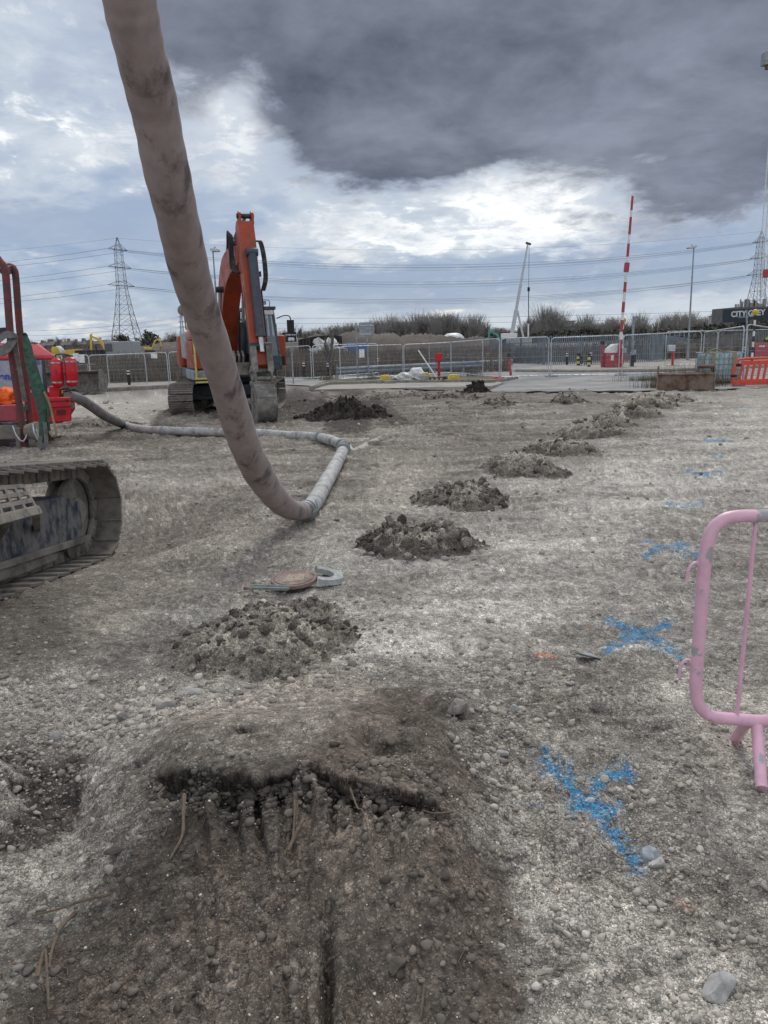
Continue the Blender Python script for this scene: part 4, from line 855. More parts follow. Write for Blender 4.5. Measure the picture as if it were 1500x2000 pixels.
    b = MB(); b.bar(P(35, 835, 6.9), P(37, 876, 6.9), .04, .04); b.bar(P(54, 833, 7.0), P(55, 874, 7.0), .04, .04); b.tube([P(52, 845, 6.95), P(75, 842, 6.95)], [.07, .09], 14); b.tube([P(60, 862, 6.95), P(74, 862, 6.95)], .055, 12); b.bar(P(62, 830, 6.98), P(68, 868, 6.98), .05, .05); b.build('clevis_block', 'mud_steel', t, world=True, bevel=.008)
    b = MB(); b.tube(catmull([P(25, 832, 6.9), P(32, 850, 6.85), P(44, 862, 6.85), P(52, 850, 6.88), P(50, 835, 6.9)], 6), .006, 6); b.tube(catmull([P(64, 828, 6.9), P(67, 845, 6.85), P(75, 860, 6.85), P(72, 838, 6.88)], 6), .006, 6); b.build('loose_wire', 'galv', t, world=True)
    # slings and jacket hung on it
    def band(pl, ws, m, label, dd=6.8, side=(1, .3, 0), name='lifting_sling'):
        b = MB(); pp = catmull([P(a, c, dd) for a, c in pl], 6); b.ribbon(pp, lerpl(ws, len(pp)), side, .010); tag(b.build(name, m, None), label, 'sling', 'slings hung on the rig')
    b = MB(); pp = catmull([P(a, c, 6.8) for a, c in [(46, 652), (52, 668), (58, 700), (68, 740), (78, 780), (82, 820), (83, 850)]], 6); b.ribbon(pp, lerpl([.03, .06, .085, .10, .10, .055, .05], len(pp)), (1, .35, 0), .012); pp = catmull([P(a, c, 6.82) for a, c in [(49, 654), (60, 690), (72, 730), (84, 765), (90, 790), (93, 830), (96, 850)]], 6); b.ribbon(pp, lerpl([.02, .04, .045, .04, .05, .05, .05], len(pp)), (.9, -.5, 0), .012); tag(b.build('lifting_sling', 'sling_green', None), 'wide green webbing sling hanging from the right red handrail', 'sling', 'slings hung on the rig')
    band([(83, 825), (80, 850), (78, 868), (83, 877), (89, 868), (90, 850), (87, 825)], [.035]*7, 'sling_grey', 'grey looped end at the foot of the green sling')
    band([(86, 765), (97, 790), (104, 820), (110, 845), (104, 852), (96, 842)], [.02, .018, .016, .02, .02, .02], 'strap_tan', 'thin tan strap trailing right of the green sling')
    band([(27, 655), (32, 690), (38, 720), (44, 760), (49, 785)], [.045, .04, .035, .035, .03], 'sling_grey', 'dark strap hanging between the two red handrails', 6.9)
    band([(-8, 680), (2, 686), (14, 680), (24, 668), (28, 660), (20, 654), (8, 655), (-8, 668)], [.085, .09, .09, .085, .07, .06, .06, .06], 'sling_grey', 'thick grey sling looped round the left red handrail', 6.85, (0, .3, 1))
    b = MB(); b.tube(catmull([P(47, 655, 6.8), P(45, 652, 6.78), P(49, 651, 6.8), P(53, 656, 6.82), P(51, 661, 6.8)], 5), .008, 6); tag(b.build('wire_ring', 'steel_dark', None), 'small dark wire ring at the top of the green sling', 'ring')
    j = lump('orange_jacket', P(-2, 785, 7.25), (.18, .13, .13), 'jacket', 12, .55, 4, 2.6, False); tag(j, 'orange high visibility jacket thrown on the red toolbox', 'jacket')
rig()
# ------------------------------------------------------------------ red concrete pump
def pump():
    D = 14.0; g = P(70, 828, D); z0 = H0(D); g = P(112, 828, D); t = thing('concrete_pump', 'red trailer concrete pump with two red cylinders and a pale lettered panel', 'concrete pump', (g.x, D, z0)); t.rotation_euler.z = R(21)
    def at(px, py, d=D): return P(px, py, d)
    def quad(name, pix, m, d=D, dd=.3, bev=.015, parent=None):
        b = MB(); pts = [at(a, c, d) for a, c in pix]; k = len(pts); bk = [p+Vector((0, dd, 0)) for p in pts]
        b.add(pts+bk, [tuple(range(k)), tuple(range(2*k-1, k-1, -1))]+[((i+1) % k, i, i+k, (i+1) % k+k) for i in range(k)]); return b.build(name, m, parent or t, world=True, bevel=bev)
    quad('chassis', [(-160, 768), (112, 766), (116, 782), (125, 826), (60, 830), (-160, 834)], 'red', D+.05, 1.8)
    # sloping hood
    b = MB(); f = [at(8-170, 694), at(96, 694)]; tp = [P(8-170, 668, D+.3), P(88, 671, D+.3)]; lo = [at(8-170, 702), at(98, 703)]
    w = 1.7; bk = [Vector((p.x, D+w, p.z)) for p in (lo[0], f[0])]+[Vector((p.x, D+w, p.z)) for p in (f[1], lo[1])]
    P_ = [lo[0], f[0], tp[0], Vector((tp[0].x, D+1.1, tp[0].z)), bk[1], bk[0]]; Q_ = [lo[1]+Vector((.06, .0, 0)), f[1]+Vector((.1, 0, 0)), tp[1], Vector((tp[1].x, D+1.1, tp[1].z)), bk[2], bk[3]]
    k = 6; b.add(P_+Q_, [tuple(range(k-1, -1, -1)), tuple(range(k, 2*k))]+[(i, (i+1) % k, (i+1) % k+k, i+k) for i in range(k)]); hd = b.build('hood', 'red_hood', t, world=True, bevel=.03)
    b = MB(); 
    for px in (30, 66): b.bar(at(px, 695, D-.01), P(px-3, 670, D+.28), .02, .02)
    b.build('hood_seam', 'red', hd, world=True)
    b = MB(); b.lathe([(.05, 0), (.05, .02), (.02, .035)], 14, P(85, 671.5, D+.35)+Vector((0, 0, .0))); b.build('cap', 'steel_dark', hd, world=True)
    quad('side_panel', [(-160, 704), (83, 704), (88, 765), (-160, 764)], 'lilac_panel', D+.02, .05, .006)
    quad('panel_edge', [(83, 704), (88, 704), (94, 766), (88, 766)], 'steel_slate', D+.0, .08, .006)
    quad('emblem', [(69.5, 704.5), (78, 704.5), (78, 710), (75, 712), (72, 712), (70, 710)], 'blue_box', D-.01, .02, 0)
    text('lettering', 'enA', .165, MAT['blue_text'], t, P(24, 734, D)-t.location+Vector((0, -.0, 0)), (R(90), R(1.5), 0), bold=.0045, ax=1.05); text('lettering', 'r', .165, MAT['blue_text'], t, P(49, 733, D)-t.location, (R(90), R(1.5), 0), bold=.0045)
    quad('socket', [(60, 753), (66, 753), (66.5, 760), (60.5, 760)], 'black', D-.02, .06, 0)
    quad('lower_body', [(62, 777), (120, 777), (123, 824), (75, 827), (68, 800)], 'red', D-.35, .5, .02)
    q = MB()
    for kx in (72, 95):
        for ky in range(5): q.bar(at(kx, 802+ky*2.3, D-.355), at(kx+17, 801.6+ky*2.3, D-.355), .01, .009)
    q.bar(at(64, 785, D-.36), at(120, 784, D-.36), .012, .01); q.bar(at(66, 797, D-.36), at(121, 795.5, D-.36), .012, .01); q.bar(at(111, 783.5, D-.37), at(115, 783.3, D-.37), .02, .03); q.build('vent', 'black', t, world=True)
    quad('rear_plate', [(112, 777), (137, 784), (138, 800), (124, 822), (116, 818)], 'red', D-.15, .06, .006)
    for px, py, r in ((130, 793.5, .062), (125, 806.5, .055)): q = MB(); q.lathe([(r, 0), (r, .05), (r*.8, .07)], 20, at(px, py, D-.15), (0, -1, 0)); q.build('tail_light', 'mud_steel', t, world=True)
    quad('riser', [(91, 755), (112, 755), (113, 777), (94, 778)], 'red', D-.1, .3, .02)
    for i, (x0, y0, x1, y1) in enumerate(((97.5, 700, 102.5, 758), (121, 697.5, 126, 757))):
        a, c = at(x0, y0, D-.25-.05*i), at(x1, y1, D-.25-.05*i); ax = (c-a).normalized(); L = (c-a).length; r = .108
        q = MB(); q.lathe([(.02, 0), (.05, .008), (.085, .03), (r, .07), (r, L-.07), (.085, L-.03), (.05, L-.008), (.02, L)], 24, a, ax); cy = q.build('cylinder', 'red_tank', t, world=True)
        for f in (.14, .80): q = MB(); q.lathe([(r+.004, -.006), (r+.004, .012)], 24, a+ax*L*f, ax); q.lathe([(r+.006, .014), (r+.006, .02)], 24, a+ax*L*f, ax); q.build('clamp_band', 'chrome', cy, world=True)
    q = MB(); q.tube(catmull([at(97, 699, D-.25), at(96.5, 694, D-.25), at(103, 692.5, D-.25), at(112, 692.5, D-.27), at(119, 694, D-.3), at(120, 698, D-.3)], 4), .012, 6); q.build('pipe', 'steel_dark', t, world=True)
    # hopper outlet
    b = MB(); b.tube([P(110, 775, D+.1), P(123, 770, D), P(137, 772.5, D-.08)], [.05, .10, .10], 16); b.build('outlet', 'steel_dark', t, world=True)
    b = MB(); b.tube(catmull([at(112, 763), at(122, 760, D-.1), at(131, 763, D-.15), at(133, 768, D-.15)], 4), .012, 6); b.tube(catmull([at(110, 768), at(124, 764, D-.2), at(134, 760, D-.1), at(150, 765, D)], 4), .01, 6); b.build('fittings', 'black', t, world=True)
    quad('warning_label', [(113, 763), (120, 762), (120, 768), (114, 769)], 'yellow', D-.12, .02, 0)
    for px in (-120, 20): 
        b = MB(); p = at(px, 826, D+.1); b.lathe([(.2, 0), (.30, .02), (.30, .2), (.2, .22)], 24, Vector((p.x, D+.12, z0+.30)), (0, 1, 0)); b.build('wheel', 'rubber', t, world=True)
pump()
# ------------------------------------------------------------------ orange excavator
def excavator():
    Cx, Cy = -4.38, 22.75; zg = H0(21)-.02; t = thing('orange_excavator', 'orange tracked excavator facing us with a narrow bucket on the soil', 'excavator', (Cx, Cy, zg))
    # undercarriage faces (0.07,-1)
    f = Vector((.05, -1, 0)).normalized(); l = Vector((1, .05, 0)).normalized()       # l = camera right
    for sgn in (-1, 1):
        o = f*-1.45+l*(sgn*1.13)+Vector((0, 0, .03)); b = MB(); shoes(b, o, f, l, .66, 2.75, .80, 42, .03, .028); tk = b.build('track', 'track_steel', t, bevel=0, smooth=False)
        b = MB(); chain(b, o, f, l, .1, 2.75, .80, 42); b.build('chain', 'mud_steel', tk, smooth=False)
        b = MB(); b.prism([(-.1, .2), (2.9, .2), (2.95, .45), (2.6, .58), (-.1, .58)], o-l*.13*1, f, Vector((0, 0, 1)), -.26 if False else .26); b.build('track_frame', 'steel_slate', t, bevel=.02)
        for s in (0, 2.75): b = MB(); b.lathe([(.18, -.07), (.33, -.06), (.33, .06), (.18, .07)], 24, o+f*s+Vector((0, 0, .42)), l); b.build('idler_wheel', 'mud_steel', t)
        for s in (.4, .85, 1.3, 1.75, 2.2): b = MB(); b.lathe([(.06, -.17), (.1, -.15), (.1, .15), (.06, .17)], 12, o+f*s+Vector((0, 0, .14)), l); b.build('roller', 'mud_steel', t)
    b = MB(); b.box((0, 0, .62), (1.9, 1.6, .32), math.atan2(-f.x, -f.y)); b.bar(l*-1.1+f*.55+Vector((0, 0, .5)), l*1.1+f*.55+Vector((0, 0, .5)), .35, .3); b.bar(l*-1.1-f*.55+Vector((0, 0, .5)), l*1.1-f*.55+Vector((0, 0, .5)), .35, .3); b.lathe([(.62, .78), (.62, .98)], 28); b.build('car_body', 'steel_dark', t, bevel=.02)
    # upper structure, local: x forward, y left (camera right)
    th = R(19.5); fw = Vector((math.sin(th), -math.cos(th), 0)); lf = Vector((math.cos(th), math.sin(th), 0)); up = Vector((0, 0, 1))
    def U(x, y, z): return fw*x+lf*y*.9+up*z
    MU = Matrix((fw, lf, up)).transposed()
    def ub(name, c, s, m, bev=.03, rot=None, parent=None, tp=None):
        b = MB(); M = MU if rot is None else MU@rot; b.box(U(*c), s, M, tp); return b.build(name, m, parent or t, bevel=bev)
    ub('deck', (-.55, 0, 1.13), (3.6, 2.25, .26), 'steel_slate'); ub('counterweight', (-2.45, 0, 1.75), (.75, 2.4, 1.05), 'orange', .12)
    ub('engine_hood', (-1.55, 0, 1.95), (1.35, 2.25, .85), 'grey_paint', .08); ub('engine_hood_top', (-1.35, -.3, 2.42), (1.1, 1.3, .2), 'orange_pale', .06)
    sb = ub('side_box', (.15, -.93, 1.67), (1.75, .58, .82), 'orange', .05); ub('side_box_front', (1.06, -.93, 1.48), (.5, .58, .42), 'orange', .04); ub('fuel_tank', (-.05, -.93, 2.25), (1.2, .54, .34), 'orange_pale', .12); ub('battery_cover', (.88, -.93, 2.12), (.32, .45, .5), 'steel_slate', .03)
    ub('side_skirt', (.35, -.95, 1.10), (1.9, .65, .28), 'galv_dull', .03)
    # yellow handrails
    for pts in ([(1.32, -1.22, 1.0), (1.36, -1.22, 1.35), (1.30, -1.22, 2.0), (.98, -1.22, 2.75), (.6, -1.22, 2.95), (.2, -1.22, 2.9), (.0, -1.22, 2.4)], [(1.34, -.82, 1.9), (1.0, -.82, 2.6), (.9, -.82, 3.35), (.5, -.82, 3.4), (.45, -.82, 2.5)]):
        b = MB(); b.tube(catmull([U(*p) for p in pts], 5), .026, 8); b.build('handrail', 'yellow_pale', t)
    b = MB(); 
    for z in (1.02, 1.12): b.box(U(1.45, -1.0, z-.1), (.06, .5, .05), MU)
    b.build('step', 'yellow_pale', t)
    m_ = MB(); m_.tube([U(.3, -1.3, 2.4), U(.3, -1.35, 3.45)], .02, 6); m_.lathe([(.15, 0), (.16, .03), (.1, .06)], 18, U(.42, -1.35, 2.95), fw); m_.build('mirror', 'mud_steel', t)
    m_ = MB(); m_.lathe([(.05, 0), (.05, .09)], 10, U(.3, -1.35, 3.45)); m_.build('beacon_lamp', 'steel_dark', t)
    # cab at camera right
    cx0, cx1, cy0, cy1, cz0, cz1 = -.25, 1.45, .42, 1.34, 1.27, 2.93
    cab = MB()
    def pil(x, y, x2, y2, w=.075): cab.bar(U(x, y, cz0), U(x2, y2, cz1), w, w, fw)
    pil(cx1, cy0, cx1-.38, cy0+.06); pil(cx1, cy1, cx1-.38, cy1-.08); pil(cx0, cy0, cx0, cy0+.05); pil(cx0, cy1, cx0, cy1-.05); pil(.55, cy1, .5, cy1-.06)
    cab.box(U(.44, .88, cz1+.02), (1.5, .84, .1), MU); cab.box(U(.6, .88, cz0-.02), (1.72, .92, .12), MU); cab.box(U(cx1-.03, .88, cz0+.17), (.06, .9, .32), MU); cab.box(U(.6, cy1-.02, cz0+.25), (1.65, .05, .5), MU); cab.box(U(cx0-.02, .88, 2.0), (.06, .9, 1.4), MU)
    cabo = cab.build('cab', 'steel_slate', t, bevel=.02)
    ub('cab_roof_front', (1.10, .88, cz1-.10), (.12, .72, .16), 'white', .03, parent=cabo)
    gl = MB(); gp = [U(cx1-.02, cy0+.05, cz0+.33), U(cx1-.02, cy1-.05, cz0+.33), U(cx1-.37, cy1-.12, cz1-.05), U(cx1-.37, cy0+.1, cz1-.05)]; gl.add(gp, [(0, 1, 2, 3)]); gl.add([U(cx0+.05, cy1-.02, cz0+.5), U(cx1-.08, cy1-.02, cz0+.5), U(cx1-.4, cy1-.1, cz1-.05), U(cx0+.05, cy1-.07, cz1-.05)], [(0, 1, 2, 3)]); gl.add([U(cx0+.05, cy0+.02, cz0+.4), U(cx1-.08, cy0+.02, cz0+.4), U(cx1-.4, cy0+.08, cz1-.05), U(cx0+.05, cy0+.07, cz1-.05)], [(0, 1, 2, 3)])
    gm = bpy.data.materials.new('clear_glass'); gm.use_nodes = True; nt = gm.node_tree; pb = nt.nodes['Principled BSDF']; pb.inputs['Roughness'].default_value = .05; pb.inputs['Base Color'].default_value = (.5, .58, .62, 1); tr = nt.nodes.new('ShaderNodeBsdfTransparent'); tr.inputs[0].default_value = (.55, .62, .66, 1); mx = nt.nodes.new('ShaderNodeMixShader'); mx.inputs[0].default_value = .28; nt.links.new(tr.outputs[0], mx.inputs[1]); nt.links.new(pb.outputs[0], mx.inputs[2]); nt.links.new(mx.outputs[0], nt.nodes['Material Output'].inputs[0]); MAT['clear_glass'] = gm
    gl.build('window', gm, cabo, smooth=False)
    b = MB(); b.tube([U(1.1, .98, 3.03), U(1.1, .98, 3.14)], .02, 6); b.box(U(1.14, .98, 3.10), (.08, .14, .11), MU); b.tube(catmull([U(1.1, .7, 3.0), U(1.1, .72, 3.17), U(1.1, 1.15, 3.17), U(1.1, 1.17, 3.0)], 4), .014, 6); b.build('work_lamp', 'galv_dull', cabo)
    ub('wiper', (1.28, .8, 2.1), (.02, .03, .9), 'black', 0, Matrix.Rotation(.22, 3, 'Y'), cabo)
    b = MB(); b.tube(catmull([U(1.15, 1.36, 2.65), U(1.25, 1.55, 2.72), U(1.25, 1.75, 2.70), U(1.25, 1.78, 2.5)], 4), .018, 6); b.box(U(1.27, 1.76, 2.42), (.05, .2, .36), MU); b.build('mirror', 'black', t, bevel=.01)
    ub('seat', (.2, .88, 1.62), (.5, .5, .18), 'black', .04); ub('seat', (-.02, .88, 1.98), (.14, .48, .7), 'black', .05)
    ub('side_box', (-.25, 1.62, 1.72), (.5, .5, .92), 'orange', .04); ub('side_box_grille', (.01, 1.62, 1.42), (.05, .4, .25), 'black', .01); b = MB(); b.tube([U(.6, 1.42, 1.2), U(.62, 1.46, 2.5)], .024, 8); b.build('handrail', 'yellow_pale', t)
    # boom in the plane y = yb
    yb = -.02
    def S(x, z, y=0): return U(x, yb+y, z)
    ctr = [(.15, 1.75), (.48, 2.6), (1.0, 3.35), (1.7, 3.85), (2.6, 4.05), (3.5, 4.10), (4.10, 4.08)]; half = [.22, .33, .42, .42, .34, .27, .19]
    cc = catmull([Vector((a, 0, c)) for a, c in ctr], 4); hh = lerpl(half, len(cc)); top = []; bot = []
    for i, p in enumerate(cc):
        d = (cc[min(i+1, len(cc)-1)]-cc[max(i-1, 0)]).normalized(); n = Vector((-d.z, 0, d.x)); top.append(p+n*hh[i]); bot.append(p-n*hh[i])
    ring = top+bot[::-1]; b = MB(); b.prism([(p.x, p.z) for p in ring], U(0, yb, 0)+lf*.23*1, fw, up, .46 if fw.cross(up).dot(lf) < 0 else -.46); boom = b.build('boom', 'orange', t, bevel=.015)
    b = MB(); lo_ = [(.50, 2.85), (.84, 3.38), (1.4, 3.85), (2.0, 4.06), (2.1, 3.80), (1.5, 3.45), (1.05, 2.95), (.78, 2.5)]; b.prism(lo_, U(0, yb-.231, 0), fw, up, .006); b.build('side_plate', 'grey_paint', boom)
    # hydraulic pipes along the boom back
    b = MB()
    for yy in (-.12, .12):
        for off in (.07,): b.tube([U(p.x+(-.0), yb+yy, p.z)+ (Vector((0, 0, 0))) for p in [q+(top[i]-cc[i]).normalized()*off for i, q in enumerate(top)]][2:-2], .022, 6)
    b.build('pipe', 'orange_pale', boom)
    for yy in (-.34, .34):
        a, c = U(.72, yb+yy, 1.35), U(1.5, yb+yy, 3.45); m = a.lerp(c, .56); b = MB(); b.tube([a, m], .082, 14); b.tube([m, m.lerp(c, .06)], .095, 14); cyl = b.build('boom_cylinder', 'steel_slate', t); b = MB(); b.tube([m, c], .045, 12); b.build('rod', 'chrome', cyl); b = MB(); b.tube([c-lf*.12, c+lf*.12], .085, 12); b.build('pin_boss', 'steel_dark', cyl)
    # stick
    st = [(3.90, 4.75), (4.05, 4.88), (4.30, 4.85), (4.46, 4.4), (4.62, 3.5), (4.86, 2.4), (5.05, 1.45), (4.87, 1.30), (4.58, 2.3), (4.25, 3.3), (3.98, 3.85), (3.84, 4.2)]
    b = MB(); b.prism([(p[0], p[1]) for p in st], U(0, yb+.17+.0, 0), fw, up, .36 if fw.cross(up).dot(lf) < 0 else -.36); stk = b.build('stick', 'orange', t, bevel=.012)
    b = MB()
    for yy in (-.16, .16): b.prism([(3.90, 4.65), (4.30, 4.78), (4.26, 5.05), (4.10, 5.11), (3.98, 4.98)], U(0, yb+yy+.03, 0), fw, up, .05)
    b.build('stick_bracket', 'orange', stk, bevel=.008); b = MB(); b.tube([S(4.12, 4.99, -.22), S(4.12, 4.99, .22)], .06, 12); b.build('pin', 'steel_dark', stk)
    b = MB(); b.prism([(4.02, 3.98), (4.2, 4.0), (4.36, 4.55), (4.22, 4.72), (4.05, 4.6)], U(0, yb-.192, 0), fw, up, .004); b.build('pale_patch', 'orange_pale', stk)
    a, c = S(1.95, 4.45), S(4.08, 4.97); m = a.lerp(c, .7); b = MB(); b.tube([a, m], .085, 14); cy = b.build('stick_cylinder', 'steel_slate', t); b = MB(); b.tube([m, c], .045, 10); b.build('rod', 'chrome', cy)
    b = MB(); b.prism([(1.6, 4.15), (1.9, 4.1), (2.1, 4.35), (1.98, 4.58), (1.82, 4.53)], S(0, 0, .12), fw, up, .24 if fw.cross(up).dot(lf) < 0 else -.24); b.build('cylinder_bracket', 'orange', boom, bevel=.01)
    a, c = S(4.60, 4.05, .02), S(5.02, 2.05, .02); m = a.lerp(c, .93); b = MB(); b.tube([a, m], .105, 16); b.tube([m, m+(c-m).normalized()*.08], .12, 16); b.tube([a-(c-a).normalized()*.05-lf*.13, a-(c-a).normalized()*.05+lf*.13], .1, 12); cy = b.build('bucket_cylinder', 'steel_slate', t); c2 = S(5.1, 1.75, .02); b = MB(); b.tube([m, c2], .06, 12); b.build('rod', 'chrome', cy)
    b = MB(); b.tube([S(5.0, 1.9, -.28), S(5.0, 1.9, .28)], .075, 12); b.build('link_pin', 'steel_dark', t)
    b = MB()
    for yy in (-.2, .2): b.bar(S(5.05, 1.9, yy), S(5.18, 1.28, yy), .06, .14, lf); b.bar(S(5.05, 1.9, yy*.9), S(4.85, 1.55, yy*.9), .05, .12, lf)
    b.build('link', 'bucket_steel', t, bevel=.01)
    # hoses
    b = MB()
    for k in range(4): 
        y = -.26-.03*k; b.tube(catmull([S(3.2, 4.35, y), S(3.5, 4.62+.03*k, y-.02), S(3.72, 4.5, y-.03), S(3.74, 4.1-.08*k, y-.04), S(3.95, 3.75, y-.02), S(4.2, 3.65, y+.05)], 6), .022, 7)
    for k in range(3): 
        y = .27+.04*k; b.tube(catmull([S(4.2, 4.4, y-.05), S(4.35, 4.35, y), S(4.5, 4.0, y+.03), S(4.6, 3.5, y+.02), S(4.6, 3.2, y-.07)], 6), .02, 7)
    b.tube([S(4.62, 3.2, .2), S(4.9, 1.9, .2)], .018, 6); b.tube([S(4.5, 3.3, -.22), S(4.75, 1.95, -.22)], .018, 6); b.build('hydraulic_hose', 'rubber', t)
    b = MB(); b.lathe([(.1, -.12), (.14, -.1), (.14, .1), (.1, .12)], 14, S(3.2, 4.42, -.2), lf); b.build('valve', 'steel_dark', t)
    for q_ in (S(4.4, 2.9, -.2), S(4.5, 3.6, .2)): b = MB(); b.box(q_, (.12, .06, .12), MU); b.build('hose_clip', 'steel_dark', t)
    # quick hitch + bucket (opening faces the machine)
    b = MB()
    for yy in (-.21, .21): b.prism([(4.72, 1.42), (5.05, 1.40), (5.25, 1.28), (5.22, .98), (4.80, .98), (4.66, 1.15)], U(0, yb+yy+.025, 0), fw, up, .05)
    b.tube([S(4.95, 1.3, -.3), S(4.95, 1.3, .3)], .06, 12); b.tube([S(5.15, 1.12, -.3), S(5.15, 1.12, .3)], .06, 12); b.box(S(4.95, 1.0, 0), (.5, .5, .1), MU); b.build('quick_hitch', 'bucket_steel', t, bevel=.01)
    bp = [(4.78, .98), (5.18, 1.02), (5.42, .82), (5.52, .52), (5.45, .25), (5.25, .06), (4.95, -.02), (4.55, .02)]; inner = [(4.60, .07), (4.95, .03), (5.22, .11), (5.4, .27), (5.46, .52), (5.37, .78), (5.16, .96), (4.80, .92)]
    b = MB(); b.prism(bp+inner, U(0, yb+.24, 0), fw, up, .43 if fw.cross(up).dot(lf) < 0 else -.43); bk = b.build('bucket', 'bucket_steel', t, bevel=.006)
    b = MB()
    for yy in (-.245, .235): b.prism(bp, U(0, yb+yy+.015, 0), fw, up, .03)
    b.build('bucket_side', 'bucket_steel', bk, bevel=.004)
    b = MB()
    for yy in (-.17, 0, .14): b.prism([(4.35, .03), (4.6, -.03), (4.62, .1), (4.55, .1)], U(0, yb+yy+.04, 0), fw, up, .08)
    for z in (.35, .52, .69): b.box(U(5.50-abs(z-.52)*.25, yb, z), (.03, .38, .03), MU)
    b.build('bucket_teeth', 'mud_steel', bk, bevel=.006)
    b = MB()
    for k in range(7): b.box(U(5.05+k*.0, yb-.275, .85-k*.07), (.1, .04, .03), MU)
    b.build('wear_ribs', 'bucket_steel', bk)
    # valves under the boom foot
    b = MB(); rr_ = random.Random(2)
    for k in range(6): b.tube([U(1.2, -.42+k*.13, 1.3), U(1.32, -.42+k*.13, 1.5+rr_.uniform(0, .15)), U(1.15, -.42+k*.13, 1.75)], .03, 6)
    b.box(U(1.15, 0, 1.25), (.3, 1.0, .35), MU); b.build('swivel_fittings', 'mud_steel', t)
    t.scale = (1, 1, .95)
    return t, U, Vector((Cx, Cy, zg))
EX, EU, EC = excavator()
# ------------------------------------------------------------------ people
def skinned(name, joints, edges, m, parent, sub=2):
    me = bpy.data.meshes.new(name); me.from_pydata([j[0] for j in joints], edges, []); o = link(name, me, MAT[m], parent); s = o.modifiers.new('skin', 'SKIN'); me.skin_vertices[0].data[0].use_root = True
    for i, j in enumerate(joints): me.skin_vertices[0].data[i].radius = (j[1], j[2] if len(j) > 2 else j[1])
    u = o.modifiers.new('sub', 'SUBSURF'); u.levels = u.render_levels = sub; s.use_smooth_shade = True; return o
def ensure_skin(me):
    pass
def person(root, J, jacket, trousers):
    """J: dict of joint positions relative to the root; one continuous body with clothing over it"""
    def mk(name, spec, links, m):
        names = list(spec); me = bpy.data.meshes.new(name); me.from_pydata([J[n] for n in names], [(names.index(a), names.index(b)) for a, b in links], [])
        o = link(name, me, MAT[m], root); s = o.modifiers.new('skin', 'SKIN')
        if not me.skin_vertices: me.attributes  # layer is made by the modifier
        for i, n in enumerate(names): me.skin_vertices[0].data[i].radius = (spec[n], spec[n])
        me.skin_vertices[0].data[0].use_root = True; s.use_smooth_shade = True; u = o.modifiers.new('sub', 'SUBSURF'); u.levels = u.render_levels = 1; return o
    body = dict(pelvis=.13, chest=.14, neck=.055, head=.09, crown=.085, sl=.055, el=.04, wl=.03, hl=.035, sr=.055, er=.04, wr=.03, hr=.035, kl=.06, al=.045, fl=.04, kr=.06, ar=.045, fr=.04)
    E_ = [('pelvis', 'chest'), ('chest', 'neck'), ('neck', 'head'), ('head', 'crown'), ('chest', 'sl'), ('sl', 'el'), ('el', 'wl'), ('wl', 'hl'), ('chest', 'sr'), ('sr', 'er'), ('er', 'wr'), ('wr', 'hr'), ('pelvis', 'kl'), ('kl', 'al'), ('al', 'fl'), ('pelvis', 'kr'), ('kr', 'ar'), ('ar', 'fr')]
    mk('body', body, E_, 'skin_tone')
    jk = dict(pelvis=.16, chest=.19, sl=.085, el=.06, wl=.045, sr=.085, er=.06, wr=.045); mk('jacket', jk, [e for e in E_ if e[0] in jk and e[1] in jk], jacket)
    tr = dict(pelvis=.155, kl=.085, al=.065, kr=.085, ar=.065); mk('trousers', tr, [e for e in E_ if e[0] in tr and e[1] in tr], trousers)
    h = MB(); c = Vector(J['head'])+Vector((0, 0, .06)); h.lathe([(.125, -.01), (.125, .01), (.118, .05), (.09, .1), (.03, .13)], 16, c); return h
fw_, lf_ = (EU(1, 0, 0)-EU(0, 0, 0)), (EU(0, 1, 0)-EU(0, 0, 0))
def seatJ():
    def q(x, y, z): return tuple(fw_*x+lf_*y+Vector((0, 0, z)))
    return dict(pelvis=q(0, 0, .12), chest=q(.02, 0, .5), neck=q(.04, 0, .68), head=q(.07, 0, .78), crown=q(.07, 0, .88), sl=q(.03, .19, .6), el=q(.2, .27, .36), wl=q(.45, .2, .34), hl=q(.53, .2, .35), sr=q(.03, -.19, .6), er=q(.2, -.27, .36), wr=q(.45, -.2, .34), hr=q(.53, -.2, .35), kl=q(.45, .13, .14), al=q(.6, .13, -.28), fl=q(.72, .13, -.3), kr=q(.45, -.13, .14), ar=q(.6, -.13, -.28), fr=q(.72, -.13, -.3))
pt = thing('person', 'digger driver in an orange jacket sitting inside the cab', 'person', EC+EU(.25, .88, 1.62)); h = person(pt, seatJ(), 'jacket', 'navy'); h.build('helmet', 'white', pt)
D = 62.; g = P(1497, 690, D); g.z = H0(D)
J = dict(pelvis=(0, 0, .95), chest=(0, 0, 1.32), neck=(0, 0, 1.5), head=(0, -.02, 1.62), crown=(0, 0, 1.74), sl=(-.2, 0, 1.42), el=(-.27, -.02, 1.12), wl=(-.25, -.12, .88), hl=(-.25, -.15, .8), sr=(.2, 0, 1.42), er=(.27, -.02, 1.12), wr=(.25, -.12, .88), hr=(.25, -.15, .8), kl=(-.1, -.02, .5), al=(-.11, 0, .08), fl=(-.11, -.14, .04), kr=(.1, -.02, .5), ar=(.11, 0, .08), fr=(.11, -.14, .04))
pt = thing('person', 'worker in a dark jacket with a yellow band standing behind the dark red barrier', 'person', g); h = person(pt, J, 'navy', 'navy'); h.build('helmet', 'black', pt)
b = MB(); b.lathe([(.215, 1.30), (.22, 1.38), (.215, 1.46)], 18); b.build('reflective_band', 'hivis', pt)
